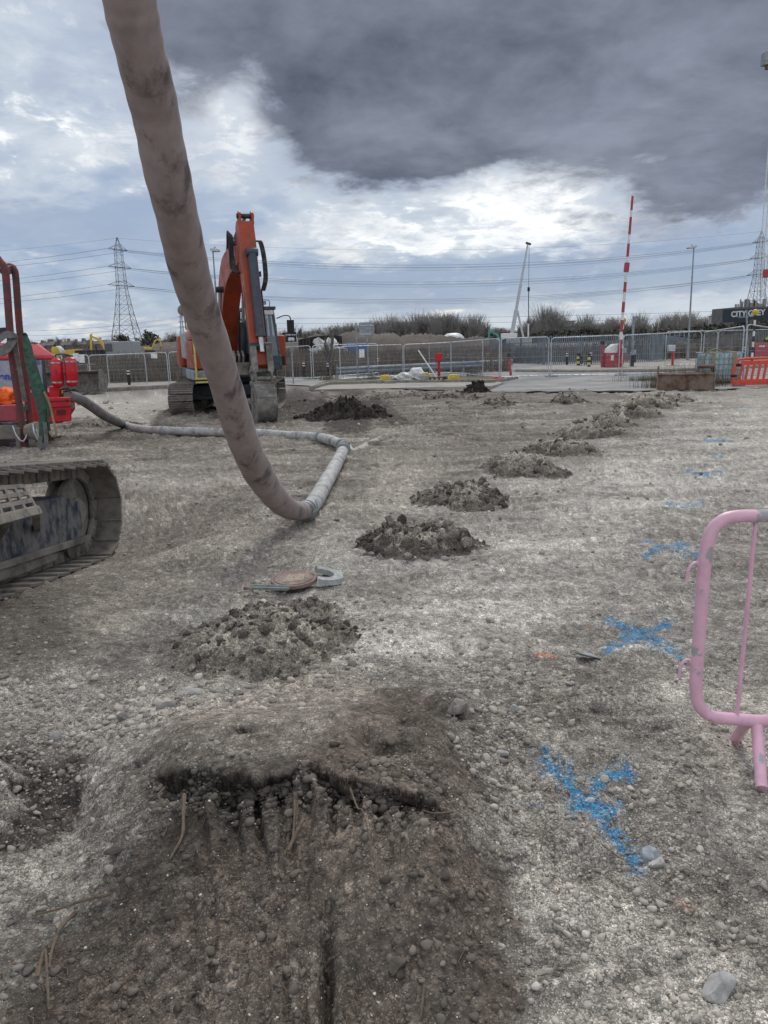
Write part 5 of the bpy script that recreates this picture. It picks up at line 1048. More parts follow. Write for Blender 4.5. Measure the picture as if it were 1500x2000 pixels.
def rock_proto(seed, sub):
    bm = _bm.new(); _bm.ops.create_icosphere(bm, subdivisions=sub, radius=1.0); v = np.array([q.co[:] for q in bm.verts]); f = np.array([[q.index for q in p.verts] for p in bm.faces]); bm.free()
    rg = np.random.RandomState(seed); nq = rg.randint(6, 10); n = rg.normal(size=(nq, 3)); n /= np.linalg.norm(n, axis=1)[:, None]; d = rg.uniform(.42, .85, nq); dt = v@n.T
    k = np.min(np.where(dt > .05, d/np.maximum(dt, .05), 9), axis=1); k = np.minimum(k, 1.05); v = v*k[:, None]
    v *= 1+.06*fbm(v[:, 0]*3+seed, v[:, 1]*3+v[:, 2]*2, seed, 3)[:, None]; return v*np.array([1, rg.uniform(.65, .95), rg.uniform(.45, .8)]), f
PR1 = [rock_proto(i, 1) for i in range(8)]; PR2 = [rock_proto(40+i, 2) for i in range(8)]
# ------------------------------------------------------------------ spoil heaps
def heap(px, py, hw, hd, h, seed, label, dark=.4, nr=46, na=110, dusty=.8, rot=0.0, name='spoil_heap', sc_det=1.0, blue=0, group='spoil heaps'):
    g = G(px, py); rg = np.random.RandomState(seed); a = np.linspace(0, 2*np.pi, na, endpoint=False); r = np.linspace(0, 1, nr)**.8
    A, Rr = np.meshgrid(a, r); rim = 1+.22*fbm(np.cos(A)*1.6+seed, np.sin(A)*1.6, seed, 4, .6)*2+.05*fbm(np.cos(A)*6, np.sin(A)*6+seed, seed+4, 3)
    lx = np.cos(A)*Rr*rim*hw*1.12; ly = np.sin(A)*Rr*rim*hd*1.12; c, s = math.cos(rot), math.sin(rot); X_ = g.x+lx*c-ly*s; Y_ = g.y+lx*s+ly*c
    q = Rr
    h *= .74; prof = sst(q, 1.0, .30)*.6+.4*sst(q, .98, .0)
    n1 = fbm(X_*4.2, Y_*4.2, seed+1, 4, .6)*1.35; n2 = fbm(X_*11, Y_*11, seed+2, 5, .65); ck = np.abs(fbm(X_*6, Y_*6, seed+3, 3))
    z = h*prof*(1+.55*n1)+(h*.22*n2-h*.30*(.25-np.minimum(ck, .25)))*sst(q, 1.0, .8)
    z = np.maximum(z, 0)
    # broken clods: quantised edges near the rim of the flat top
    st = sst(q, .3, .6)*sst(q, 1.0, .85); zz = z/(h*.4)+n2*.5; z = z*(1-st*.35)+(np.floor(zz)+sst(zz-np.floor(zz), .25, .75))*(h*.4)*st*.35
    xs, ys = X_.ravel(), Y_.ravel(); H = np.zeros_like(xs); I = np.zeros_like(xs)
    for cell, k in ((.085*sc_det, .35), (.04*sc_det, .8), (.02*sc_det, .9)):
        hh, ii = stones(xs, ys, cell, seed+int(cell*1000), k, flat=.7); u = hh > H; H[u] = hh[u]; I[u] = ii[u]
    z = z.ravel()+H*.9*sst(q.ravel(), 1.0, .93)
    gh, gc = ground_height(xs, ys, True); z = gh+z-.03*sst(q.ravel(), .9, 1.0)
    # tone: dusty flat top, dark freshly cut flanks
    top = np.clip(sst(q.ravel(), .85, .40)*dusty+n1.ravel()*1.1, 0, 1)[:, None]; dk = C_DARK*(1.25-.75*dark)+C_MB*.5*(1-dark)
    col_ = (C_MB*1.0)*(1-top)+(C_TAN*.98)*top; fl = (sst(q.ravel(), .42, .68)*(dark)*np.clip(.6+n2.ravel()*3.0+n1.ravel()*1.5, 0, 1))[:, None]; col_ = col_*(1-fl)+dk*fl
    if dark > .95: col_ = C_DARK*.62*(1+n2.ravel()[:, None]*1.2)
    col_ = np.where((I > 0)[:, None], col_*(.85+.9*_h(np.floor(I*999), np.floor(I*77), 3)**2)[:, None], col_*(1+fbm(xs*25, ys*25, 8, 3)*.8)[:, None])
    e = sst(q.ravel(), .86, 1.0)[:, None]; col_ = col_*(1-e)+gc*e
    V = np.stack([xs-g.x, ys-g.y, z-g.z], 1); nn = na; i = np.arange(nr-1)[:, None]*nn; j = np.arange(nn)[None, :]; j2 = (j+1) % nn
    Fh = np.stack([i+j, i+nn+j, i+nn+j2, i+j2], -1).reshape(-1, 4); Fh = np.vstack([Fh[:, [0, 1, 2]], Fh[:, [0, 2, 3]]])
    nc = int(420+hw*80) if g.y < 9 else int(110+hw*60); vi = rg.randint(na*3, len(V)-na, nc); k = (rg.uniform(size=nc) < .35) | (q.ravel()[vi] > .3); vi = vi[k]; Vc, Fc, Cc = [V], [Fh], [col_]; off = len(V)
    for w in vi:
        v, f = PR1[rg.randint(8)]; s_ = (.008+.009*rg.pareto(1.9))*(1+g.y*.07); s_ = min(s_, .05*(1+g.y*.06), h*.45); aa = rg.uniform(0, 6.28); R_ = np.array([[math.cos(aa), -math.sin(aa), 0], [math.sin(aa), math.cos(aa), 0], [0, 0, 1]])
        Vc.append(v@R_.T*s_*np.array([1, 1, 1.25])+V[w]+np.array([rg.normal(0, .01), rg.normal(0, .01), s_*.2])); Fc.append(f+off); off += len(v); tc_ = (C_MB*(.95-.45*dark) if rg.uniform() < .6 else C_MID*.8)*rg.uniform(.6, 1.3) if dark < .95 else C_DARK*rg.uniform(.35, .75)
        Cc.append(np.tile(tc_, (len(v), 1)))
    V = np.vstack(Vc); col_ = np.vstack(Cc)
    me = np_mesh(name, V, np.vstack(Fc)); me.polygons.foreach_set('use_smooth', np.concatenate([np.ones(len(Fh), bool), np.zeros(len(me.polygons)-len(Fh), bool)])); set_tone(me, np.clip(col_, .012, .7)); o = link(name, me, MAT['clay']); o.location = g
    return tag(o, label, 'spoil heap', group)
HL = [(517, 1243, .50, .50, .125, 'largest crumbly heap just in front of the rusty manhole lid', .38, (90, 240), .95, .8),
 (822, 1066, .50, .44, .20, 'dark edged heap of soil, nearest of the row right of the pale hose', .8, (84, 220), .75, .8),
 (901, 978, .46, .46, .20, 'second heap in the row, stony and rounded, behind the dark edged one', .45, (64, 160), .6, 1.0),
 (1024, 921, .50, .5, .22, 'third heap in the row with a split dark left face', .6, (50, 130), .8, 1.2),
 (1090, 884, .54, .5, .23, 'fourth heap in the row, wide and clotted', .5, (44, 110), .6, 1.4),
 (1149, 852, .54, .55, .25, 'fifth heap in the row with a smooth pale crown', .45, (40, 100), .85, 1.6),
 (1192, 833, .45, .5, .20, 'sixth heap in the row, low and merging with its neighbour', .3, (34, 80), .7, 1.8),
 (1228, 815, .6, .6, .26, 'seventh heap in the row, wide and grey', .2, (34, 80), .7, 2.0),
 (1262, 797, .8, .8, .32, 'large grey heap at the end of the row before the rusty scoop', .2, (34, 90), .7, 2.2),
 (1306, 783, .6, .5, .2, 'small grey heap close to the left end of the rusty scoop', .25, (26, 60), .7, 2.4),
 (1106, 789, .52, .5, .28, 'lone heap with a dark peak left of the long row', .55, (34, 80), .7, 2.0),
 (970, 793, .46, .45, .22, 'lone rounded heap between the digger and the dark peaked heap', .5, (34, 80), .6, 2.0),
 (676, 818, 1.0, .9, .46, 'black heap of fresh wet soil right of the digger bucket', 1.0, (56, 130), .0, 2.2),
 (741, 815, .26, .26, .30, 'black clod standing at the right end of the black heap', 1.0, (24, 60), .0, 2.0),
 (876, 779, .9, .7, .26, 'broad dark heap left of the lone rounded heap', .7, (30, 80), .4, 2.4),
 (931, 768, .5, .4, .36, 'dark lump of broken asphalt at the edge of the road', 1.0, (24, 60), .1, 2.4),
 (700, 781, 1.4, .5, .14, 'low brown ridge of soil in front of the concrete apron', .6, (26, 80), .3, 2.6),
 (800, 776, 1.0, .5, .16, 'low brown ridge of soil below the white sack', .5, (26, 70), .3, 2.6),
 (210, 832, .9, .45, .10, 'flat dark heap behind the bend of the grey hose', .7, (28, 80), .2, 2.0),
 (60, 862, .7, .3, .08, 'flat clotted heap below the hanging green sling', .5, (28, 80), .3, 1.8)]
for k, (px, py, hw, hd, h, lb, dk, (nr, na), du, sd) in enumerate(HL): heap(px, py, hw, hd, h, 200+k*13, lb, dk, nr, na, du, sc_det=sd)
# ------------------------------------------------------------------ loose stones
def scatter(name, label, n, seed, sizes, region, protos, kind='stuff', bright=1.0, keepf=None):
    rg = np.random.RandomState(seed); px, py = region(rg, n)
    d = _f[None]+_r[None]*((px-750)/F)[:, None]+_u[None]*((1000-py)/F)[:, None]; y = np.full(n, 4.0)
    for _ in range(40): y = .5*y+.5*(ZC+.55*np.clip((y-7)/31, 0, 1))/-d[:, 2]*d[:, 1]
    x = d[:, 0]*y/d[:, 1]; z, c = ground_height(x, y, True)
    s = sizes(rg, n, y, px, py); ok = s > 0
    if keepf is not None: ok &= keepf(rg, px, py, x, y)
    x, y, z, c, s, px, py = x[ok], y[ok], z[ok], c[ok], s[ok], px[ok], py[ok]; n = len(x); Vs = []; Fs = []; Cs = []; off = 0
    pid = rg.randint(0, len(protos), n); bm_ = sst(gmask(px, py)['brown'], -30, 40)
    base = C_MID*1.25*(1-.45*bm_[:, None])+C_LIGHT*.15; base = base*(1-.62*bm_[:, None])*.7+c*(.35+.5*bm_[:, None]); tint = base*(rg.uniform(.6, 1.35, n)**1.2*bright)[:, None]
    hot = (rg.uniform(size=n) > .94) & (s*1500/np.hypot(y, ZC) < 4.2); tint[hot] = C_LIGHT*rg.uniform(1.1, 1.6, (hot.sum(), 1)); rd = (rg.uniform(size=n) > .992) & (s*1500/np.hypot(y, ZC) < 4); tint[rd] = np.array((.3, .14, .09))
    pm = paintmask(px, py, PAINT)[:, None]*(rg.uniform(size=(n, 1)) > .25)*((s*1500/np.hypot(y, ZC)) < 3.5)[:, None]; tint = tint*(1-pm)+np.array((.05, .27, .58))*pm*rg.uniform(.7, 1.2, (n, 1))
    for p, (v, f) in enumerate(protos):
        w = np.where(pid == p)[0]
        if not len(w): continue
        a = rg.uniform(0, 6.28, len(w)); t = rg.normal(0, .35, len(w)); ca, sa, ct, st = np.cos(a), np.sin(a), np.cos(t), np.sin(t)
        Q = v[None]*s[w][:, None, None]; X_, Y_, Z_ = Q[..., 0], Q[..., 1], Q[..., 2]; Y2 = Y_*ct[:, None]-Z_*st[:, None]; Z2 = Y_*st[:, None]+Z_*ct[:, None]
        X3_ = X_*ca[:, None]-Y2*sa[:, None]; Y3 = X_*sa[:, None]+Y2*ca[:, None]; Q = np.stack([X3_+x[w][:, None], Y3+y[w][:, None], Z2+(z[w]+s[w]*.22)[:, None]], -1)
        m = len(v); Vs.append(Q.reshape(-1, 3)); Fs.append((f[None]+(np.arange(len(w))*m)[:, None, None]).reshape(-1, 3)+off); Cs.append(np.repeat(tint[w], m, 0)); off += m*len(w)
    me = np_mesh(name, np.vstack(Vs), np.vstack(Fs), smooth=False); set_tone(me, np.clip(np.vstack(Cs), .01, .8)); o = link(name, me, MAT['stone']); o['kind'] = kind; o['label'] = label; return o
def reg_all(rg, n):
    py = 700+1420*rg.uniform(size=n)**.85; return rg.uniform(-220, 1720, n), np.maximum(py, 790)
def keep_dens(rg, px, py, x, y):
    m = gmask(px, py); k = .34+.45*sst(m['rgrav'], -60, 60)+.5*sst(m['lgrav'], -20, 30)-.12*sst(m['brown'], -20, 40)-.1*sst(m['top'], -20, 40)-.12*sst(m['chalk'], -40, 60)+fbm(x*2.5, y*2.5, 5, 3)*.9
    return rg.uniform(size=len(px)) < k
scatter('gravel', 'small stones strewn over the worked ground', 46000, 1, lambda rg, n, y, px, py: np.clip((1.5+rg.pareto(2.6, n)*2.6), 1.5, 13)*np.hypot(y, ZC)/1500*.62*sst(y, 34, 26), reg_all, PR1, keepf=keep_dens)
def reg_band(rg, n):
    k = np.array([0, 1, 2, 3, 4, 4, 4])[rg.randint(0, 7, n)]; P0 = np.array([(70, 1470, 70, 70), (250, 1390, 150, 40), (600, 1245, 90, 60), (960, 1440, 55, 110), (1230, 1740, 240, 190)])[k]; return P0[:, 0]+rg.normal(size=n)*P0[:, 2], np.minimum(P0[:, 1]+rg.normal(size=n)*P0[:, 3], 2080)
scatter('rubble', 'coarser pale rubble lying in bands', 5200, 2, lambda rg, n, y, px, py: np.clip(3.2+rg.pareto(2.2, n)*3.6, 3, 17)*np.hypot(y, ZC)/1500*.6, reg_band, PR2, bright=1.1)
def reg_brown(rg, n):
    k = rg.uniform(size=n) < .25; return np.where(k, rg.uniform(300, 900, n), rg.uniform(0, 1000, n)), np.where(k, 1632+rg.normal(0, 16, n), rg.uniform(1540, 2080, n))
scatter('soil_clods', 'crumbs and clods of brown soil', 3400, 3, lambda rg, n, y, px, py: np.clip(2.5+rg.pareto(2.2, n)*3.4, 2.5, 20)*np.hypot(y, ZC)/1500*.6, reg_brown, PR2, bright=.8)
def rock(px, py, s, seed, label, tintv, name='rock', flat=(1, 1, 1), rz=0, group=None):
    g = G(px, py); v, f = rock_proto(seed, 3); v = v*np.array(flat)*s; v = v*(1+.05*fbm(v[:, 0]/s*5, v[:, 1]/s*5+v[:, 2]/s*4, seed, 3)[:, None]); me = np_mesh(name, v, f, True); me.set_sharp_from_angle(angle=R(28)); set_tone(me, np.tile(np.array(tintv), (len(v), 1))*(1+.25*fbm(v[:, 0]/s*3, v[:, 1]/s*3, 4, 3)[:, None]*2))
    o = link(name, me, MAT['stone']); o.location = (g.x, g.y, gz(g.x, g.y)+s*flat[2]*.35); o.rotation_euler.z = rz; return tag(o, label, 'rock', group)
LG = (.36, .35, .33); MG = (.22, .21, .19); WH = (.5, .48, .45)
for a in ((1404, 1932, .052, 501, 'large pale pitted rock near the bottom right corner', (.40, .39, .37)), (1288, 1694, .034, 502, 'pale wedge shaped rock just below the nearest blue cross', (.45, .43, .40)), (1268, 1672, .036, 508, 'blue tinged rock at the lower tip of the nearest blue cross', (.30, .33, .36)),
          (247, 1413, .035, 503, 'rounded grey rock at the edge of the left rubble', MG), (104, 1436, .03, 505, 'grey rock lying over the dark hollow on the left', LG), (985, 1482, .034, 504, 'rounded pale rock on the right shoulder of the mound', LG), (963, 1458, .026, 506, 'smaller rounded rock above the pale rock on the mound shoulder', MG),
          (893, 1424, .055, 507, 'grey concrete lump beside the hole in the mound', (.24, .225, .2)), (1114, 1898-560, .02, 509, 'small pale rock on the light ground above the mound', LG), (466, 1352, .03, 510, 'rounded rock below the large crumbly heap', MG), (623, 1328, .02, 511, 'pale pebble on top of the brown mound', WH),
          (695, 1403, .013, 512, 'white oval pebble on the brown mound', WH), (1000, 1390, .03, 513, 'angular grey rock right of the concrete lump', LG), (725, 1092, .03, 514, 'rounded rock at the foot of the dark edged heap', MG), (1118, 1808, .010, 515, 'white pebble pair on the lower right gravel', (.6, .58, .55)), (775, 1925, .03, 516, 'flat brown clod near the bottom edge', (.10, .085, .07)), (868, 1098, .03, 517, 'pale rock stuck in the right foot of the dark edged heap', LG)):
    rock(*a)
rock(332, 1398, .06, 520, 'flat tilted grey slab of stone left of the mound', (.20, .195, .185), 'stone_slab', (1.1, .6, .35), .3); rock(374, 1356, .06, 521, 'flat pale slab of stone behind the tilted grey slab', (.34, .33, .31), 'stone_slab', (1, .8, .3), .2); rock(1062, 1894, .028, 522, 'pale flat stone chip in the lower right', (.32, .31, .26), 'stone_slab', (1.1, .5, .4), .1)
rock(235, 1693, .035, 523, 'thin flat clod of dark soil on the lower slope', (.08, .07, .06), 'soil_clod', (1.2, .7, .4), .3)
g = G(1148, 1285); b = MB(); u = .0026; pl = [(-22, -4), (-18, 12), (10, 8), (22, -6), (20, -12), (0, -6)]
vs = [Vector((a*u*1.0, c*u*1.6, .012+.012*math.sin(a*.2))) for a, c in pl]; b.add(vs+[v+Vector((0, 0, .005)) for v in vs], [(5, 4, 3, 2, 1, 0), (6, 7, 8, 9, 10, 11)]+[(i, (i+1) % 6, (i+1) % 6+6, i+6) for i in range(6)]); o = b.build('metal_sheet', 'galv_dull', None); o.location = (g.x, g.y, gz(g.x, g.y)+.01); o.rotation_euler = (R(-20), R(8), .1); tag(o, 'torn scrap of grey sheet metal right of the orange mark', 'scrap')
# ------------------------------------------------------------------ roots and sticks
def stick(pl, r, label, cat='stick', m='root', fork=None, name='stick', lift=.015):
    pts = [G(a, c) for a, c, *_ in pl]
    for p, q in zip(pts, pl): p.z = gz(p.x, p.y)+lift+(q[2] if len(q) > 2 else 0)
    n = len(pts); pp = catmull(pts, 5); b = MB(); b.tube(pp, [r*(1-.6*i/len(pp))*(1+.15*math.sin(i*1.7)) for i in range(len(pp))], 7)
    if fork:
        for fk in fork:
            q = [G(a, c) for a, c in fk]
            for p in q: p.z = gz(p.x, p.y)+lift*.7
            b.tube(catmull(q, 4), r*.45, 5)
    return tag(b.build(name, m, None), label, cat)
mat('root', (.155, .115, .08), .9, dirt=(.07, .055, .045), damt=.4, scale=30, bump=.5)
stick([(368, 1640, .03), (366, 1668, .02), (362, 1700, .0), (338, 1738, -.005)], .0075, 'crooked brown root standing out of the ledge', 'root', name='root')
stick([(688, 1645, .04), (702, 1680, .015), (716, 1712, .01), (740, 1800)], .0038, 'long thin straight stick lying below the ledge'); stick([(886, 1676, .01), (850, 1682, .012), (826, 1682, .012)], .004, 'forked twig at the right end of the dark ledge', fork=[[(832, 1682), (820, 1712)], [(850, 1684), (836, 1708)]])
stick([(218, 1773, .006), (160, 1770, .01), (120, 1778, .008), (62, 1788)], .0055, 'thin branch on the lower left slope'); stick([(148, 1785), (120, 1820, .005), (104, 1870, .006), (98, 1905)], .007, 'broken root running down the lower left slope', 'root', name='root'); stick([(75, 1925), (90, 1870, .006), (98, 1990)], .006, 'forked root near the bottom left corner', 'root', name='root')
stick([(568, 1742), (588, 1712, .01), (600, 1690, .012), (610, 1705)], .006, 'short bent root in the middle of the tine marks', 'root', name='root'); stick([(582, 1646), (578, 1700), (560, 1745)], .006, 'muddy root running down a tine mark', 'root', name='root'); stick([(740, 1560, .01), (725, 1605, .01), (702, 1660, .004)], .0022, 'fine hairy root hanging over the ledge', 'root', name='root')
stick([(888, 1435, .03), (889, 1490, .01), (900, 1505)], .0022, 'fine dead stem beside the concrete lump'); stick([(1055, 1680, .01), (1068, 1640, .02), (1090, 1630, .01)], .002, 'fine bent stem on the pale gravel'); stick([(330, 1600, .015), (318, 1630, .01), (330, 1648, .0)], .005, 'curled root at the left end of the ledge', 'root', name='root')
stick([(1175, 1670, .01), (1215, 1690, .012), (1260, 1706, .01)], .0022, 'fine twig below the nearest blue cross'); stick([(640, 1890, .006), (700, 1900, .01), (720, 1930)], .003, 'thin twig near the bottom edge'); stick([(830, 1960), (822, 2010)], .004, 'short twig at the bottom edge')
def twigs():
    b = MB(); rg = random.Random(8)
    for _ in range(420):
        px, py = rg.uniform(0, 1450), rg.uniform(1250, 2060)
        if not (px < 1000 or rg.random() < .25): continue
        p = G(px, py); a = rg.uniform(0, 6.28); L = rg.uniform(.012, .06)*(1 if rg.random() < .9 else 2); z = float(np.interp(py, [1250, 2060], [.012, .012])); q = p+Vector((math.cos(a)*L, math.sin(a)*L, 0)); m = (p+q)/2+Vector((rg.uniform(-.2, .2)*L, rg.uniform(-.2, .2)*L, 0)); TW.append((p, m, q, rg.uniform(.0007, .0018)))
TW = []; twigs(); _a = np.array([[v.x, v.y] for t in TW for v in t[:3]]); _z = ground_height(_a[:, 0], _a[:, 1], True)[0]; b = MB()
for i, t in enumerate(TW):
    pts = [Vector((v.x, v.y, _z[i*3+k]+.003+(.004 if k == 1 else 0))) for k, v in enumerate(t[:3])]; b.tube(pts, t[3], 4, cap=False)
o = b.build('twig_litter', 'root', None, smooth=False); o['kind'] = 'stuff'
# ------------------------------------------------------------------ manhole cover and broken frame
g = G(575, 1146); zt = gz(g.x, g.y)+.03; t = thing('manhole_cover', 'round rusty manhole lid with a pale square patch lying loose', 'manhole cover', (g.x, g.y, zt)); t.rotation_euler = (R(3), R(-2), .2); rr0 = .155
b = MB(); b.lathe([(rr0*.96, 0), (rr0, .006), (rr0, .022), (rr0*.97, .028), (rr0*.88, .028), (rr0*.87, .024), (rr0*.84, .024), (rr0*.83, .03), (.02, .031)], 48, (0, 0, .012)); b.build('lid', 'manhole', t)
b = MB(); b.add([(-.085, -.06, .0435), (-.02, .085, .0435), (.08, .04, .0435), (.055, -.075, .0435)], [(3, 2, 1, 0)]); b.build('pale_patch', 'manhole_tan', t, smooth=False); b = MB(); b.lathe([(.007, .0435), (.007, .0445)], 12); b.build('key_hole', 'black', t)
g = G(618, 1140); t = thing('broken_frame', 'pale grey green horseshoe piece of a plastic manhole frame beside the lid', 'manhole frame', (g.x+.02, g.y+.04, gz(g.x, g.y)+.045)); t.rotation_euler = (R(-4), R(9), R(-20))
pts_o = []; pts_i = []
for k in range(15): a = R(-75+k*(200/14)); pts_o.append((.17*math.cos(a)*1.0, .155*math.sin(a))); pts_i.append((.095*math.cos(a), .095*math.sin(a)))
b = MB(); n = 15; vs = [(x, y, .0) for x, y in pts_o]+[(x*.93, y*.93, .035) for x, y in pts_o]+[(x*1.25, y*1.25, .045) for x, y in pts_i]+[(x, y, .035) for x, y in pts_i]+[(x, y, -.0) for x, y in pts_i]
fs = [(r*n+k, r*n+k+1, (r+1)*n+k+1, (r+1)*n+k) for r in range(4) for k in range(n-1)]+[(0, n, 2*n, 3*n, 4*n)][:1]+[tuple(r*n+n-1 for r in (4, 3, 2, 1, 0))]+[(k+1, k, 4*n+k, 4*n+k+1) for k in range(n-1)]
b.add(vs, fs); b.build('rim', 'pale_grey', t, ang=25); b = MB()
for a in (-60, 5, 70): b.box((.15*math.cos(R(a)), .138*math.sin(R(a)), .02), (.03, .05, .035), R(a))
b.build('lug', 'pale_grey', t, bevel=.004)
pA, pB = G(494, 1162), G(566, 1164); zA = gz(pA.x, pA.y)+.03; b = MB(); L = (pB-pA).length; w = .05
b.prism([(-w*.5, 0), (w*.5, 0), (w*.5, .012), (w*.2, .014), (w*.15, .024), (w*.0, .024), (-w*.05, .014), (-w*.3, .014), (-w*.35, .02), (-w*.5, .02)], (0, 0, 0), (0, 1, 0), (0, 0, 1), L); o = b.build('green_strip', 'pale_green', None, bevel=.002); o.location = (pA.x, pA.y, zA+.01); o.rotation_euler = (R(14), 0, math.atan2(pB.y-pA.y, pB.x-pA.x)); tag(o, 'pale green ribbed plastic strip lying in front of the manhole lid', 'plastic strip')
stick([(478, 1152, .02), (490, 1160, .02), (500, 1168)], .012, 'short dark bar end sticking out left of the green strip', 'bar', 'mud_steel', name='bar')
# ------------------------------------------------------------------ pink crowd barrier
def crowd():
    Y = 2.62; g = P(1420, 1500, Y); t = thing('crowd_barrier', 'chipped pink tubular crowd barrier at the right edge', 'crowd barrier', (g.x, Y, 0))
    def q(px, py): return P(px, py, Y)
    x1 = 3.35; zt = q(1440, 1010).z; zb = q(1450, 1400).z; a = catmull([q(1480, 1008), q(1445, 1008), q(1412, 1016), q(1388, 1042), q(1378, 1085), q(1374, 1130)], 4); c = catmull([q(1362, 1290), q(1359, 1340), q(1366, 1378), q(1390, 1399), q(1430, 1404), q(1480, 1408)], 4)
    b = MB(); b.tube([(x1-.15, Y, zt), a[0]]+a[1:]+c+[(x1-.15, Y, c[-1].z), (x1-.04, Y, c[-1].z+.05), (x1, Y, c[-1].z+.15), (x1, Y, zt-.15), (x1-.04, Y, zt-.04)], .0228, 18, closed=True); b.build('frame', 'pink', t, world=True)
    for k in range(15):
        xx = q(1455, 1200).x+.125*k
        if xx < x1-.05: b = MB(); b.tube([(xx+.0, Y, c[-1].z), (xx+.012 if k == 0 else xx, Y, zt)], .0075, 10); b.build('bar', 'pink', t, world=True)
    for s, px in ((1, 0), ):
        pass
    def leg(xf): 
        f0 = Vector((xf, Y, c[-1].z-.01)); f1 = P(1487, 1548, 2.42) if xf < 1.6 else Vector((xf, 2.4, .02)); f1.z = max(f1.z, .02); b1 = P(1434, 1446, 2.80) if xf < 1.6 else Vector((xf, 2.84, .02))
        b = MB(); b.tube([f0, f0.lerp(f1, .3)+Vector((0, 0, .0)), f1], .021, 14); b.build('foot', 'pink', t, world=True); b = MB(); b.tube([P(1462, 1405, Y+.0), b1], .021, 14); b.build('foot', 'pink', t, world=True) if xf < 1.6 else None
    leg(P(1478, 1412, Y).x); leg(x1-.3)
    for (x0, y0) in ((1368, 1120), (1352, 1308)):
        o_ = q(x0, y0); b = MB(); s = Y/1500; b.tube(catmull([o_+Vector((.0, 0, -.02)), o_+Vector((0, 0, .01)), o_+Vector((-8*s, 0, 22*s)), o_+Vector((-18*s, 0, 20*s)), o_+Vector((-25*s, 0, 6*s)), o_+Vector((-27*s, 0, -18*s))], 5), .0055, 8); b.build('hook', 'pink', t, world=True)
        b = MB(); b.box(o_+Vector((.004, 0, -.01)), (.012, .02, .05)); b.build('hook_plate', 'pink', t, world=True)
crowd()

def reg_far(rg, n): return rg.uniform(80, 1300, n), rg.uniform(762, 900, n)
scatter('soil_clods', 'clods churned up on the middle ground', 5200, 5, lambda rg, n, y, px, py: np.clip(2.2+rg.pareto(2.4, n)*2.2, 2, 8)*np.hypot(y, ZC)/1500*.6, reg_far, PR1, bright=.62, keepf=lambda rg, px, py, x, y: fbm(x*.7, y*1.2, 71, 4)+.5*(sst(gmask(px, py)['exdirt2'], -20, 20)-.6) > .06)

def _ledge(px): return 1614+sst(px, 560, 900)*46-sst(px, 420, 250)*30+fbm(px/70, px*0+3, 31, 4, .5)*34
def reg_lip(rg, n): px = rg.uniform(285, 885, n); return px, _ledge(px)+rg.normal(5, 7, n)
scatter('soil_clods', 'crumbs of soil hanging on the broken ledge', 2600, 11, lambda rg, n, y, px, py: np.clip(3.5+rg.pareto(2.4, n)*4, 3, 15)*np.hypot(y, ZC)/1500*.6, reg_lip, PR2, bright=.75)
def reg_slot(rg, n): px = rg.uniform(300, 870, n); return px, _ledge(px)+rg.normal(48, 9, n)
scatter('soil_clods', 'crumbs of soil fallen below the broken ledge', 700, 12, lambda rg, n, y, px, py: np.clip(3.5+rg.pareto(2.2, n)*4, 3, 17)*np.hypot(y, ZC)/1500*.6, reg_slot, PR2, bright=.8)
# ------------------------------------------------------------------ scoops at the far side
def scoop():
    D = 25.6; g = P(1340, 768, D); z0 = H0(D)+.0; t = thing('rusty_scoop', 'wide rusty ditching scoop lying below the water tank', 'excavator bucket', (g.x, D, z0))
    def q(px, py, d=D): return P(px, py, d)
    a, b_ = q(1283, 770, D), q(1393, 766, D-.5); ax = (b_-a); ax.z = 0; L = ax.length; ax.normalize(); dp = Vector((-ax.y, ax.x, 0)); up = Vector((0, 0, 1)); o = Vector((a.x, a.y, z0+.02))
    prof = [(0, 0), (.02, .50), (.05, .56), (.10, .54), (.16, .50), (.40, .62), (.62, .45), (.70, .2), (.5, .02), (.1, -.0)]
    th = MB(); outer = [(-.02, .0), (.0, .54), (.06, .58), (.1, .56), (.12, .50), (.05, .48), (.03, .03), (.6, .04), (.72, .3), (.68, .5), (.74, .5), (.78, .3), (.64, 0)]
    th.prism(outer, o, dp, up, -L if dp.cross(up).dot(ax) < 0 else L); th.build('shell', 'rust', t, world=True, bevel=.006)
    for f in (0, 1): s = MB(); s.prism([(-.04, 0), (-.02, .56), (.12, .80), (.5, .78), (.76, .52), (.8, .28), (.6, 0)], o+ax*L*f, dp, up, .035); s.build('side_plate', 'rust', t, world=True, bevel=.005)
    s = MB(); s.prism([(-.06, .02), (-.03, .5), (.0, .5), (.0, .02)], o+ax*L*.52, dp, up, .03); s.bar(o+ax*L*.0+up*.53-dp*.02, o+ax*L+up*.53-dp*.02, .05, .03); s.build('rib', 'rust', t, world=True, bevel=.004)
    s = MB(); p = o+ax*L*.86+dp*.35; s.box(p+up*.78, (.5, .34, .05), math.atan2(ax.y, ax.x)); s.box(p+up*.70-ax*.2, (.04, .3, .22), math.atan2(ax.y, ax.x)); s.box(p+up*.70+ax*.2, (.04, .3, .22), math.atan2(ax.y, ax.x)); s.tube([p+up*.74-ax*.26-dp*.1, p+up*.74+ax*.26-dp*.1], .04, 10); s.build('hitch', 'rust', t, world=True, bevel=.006)
scoop()
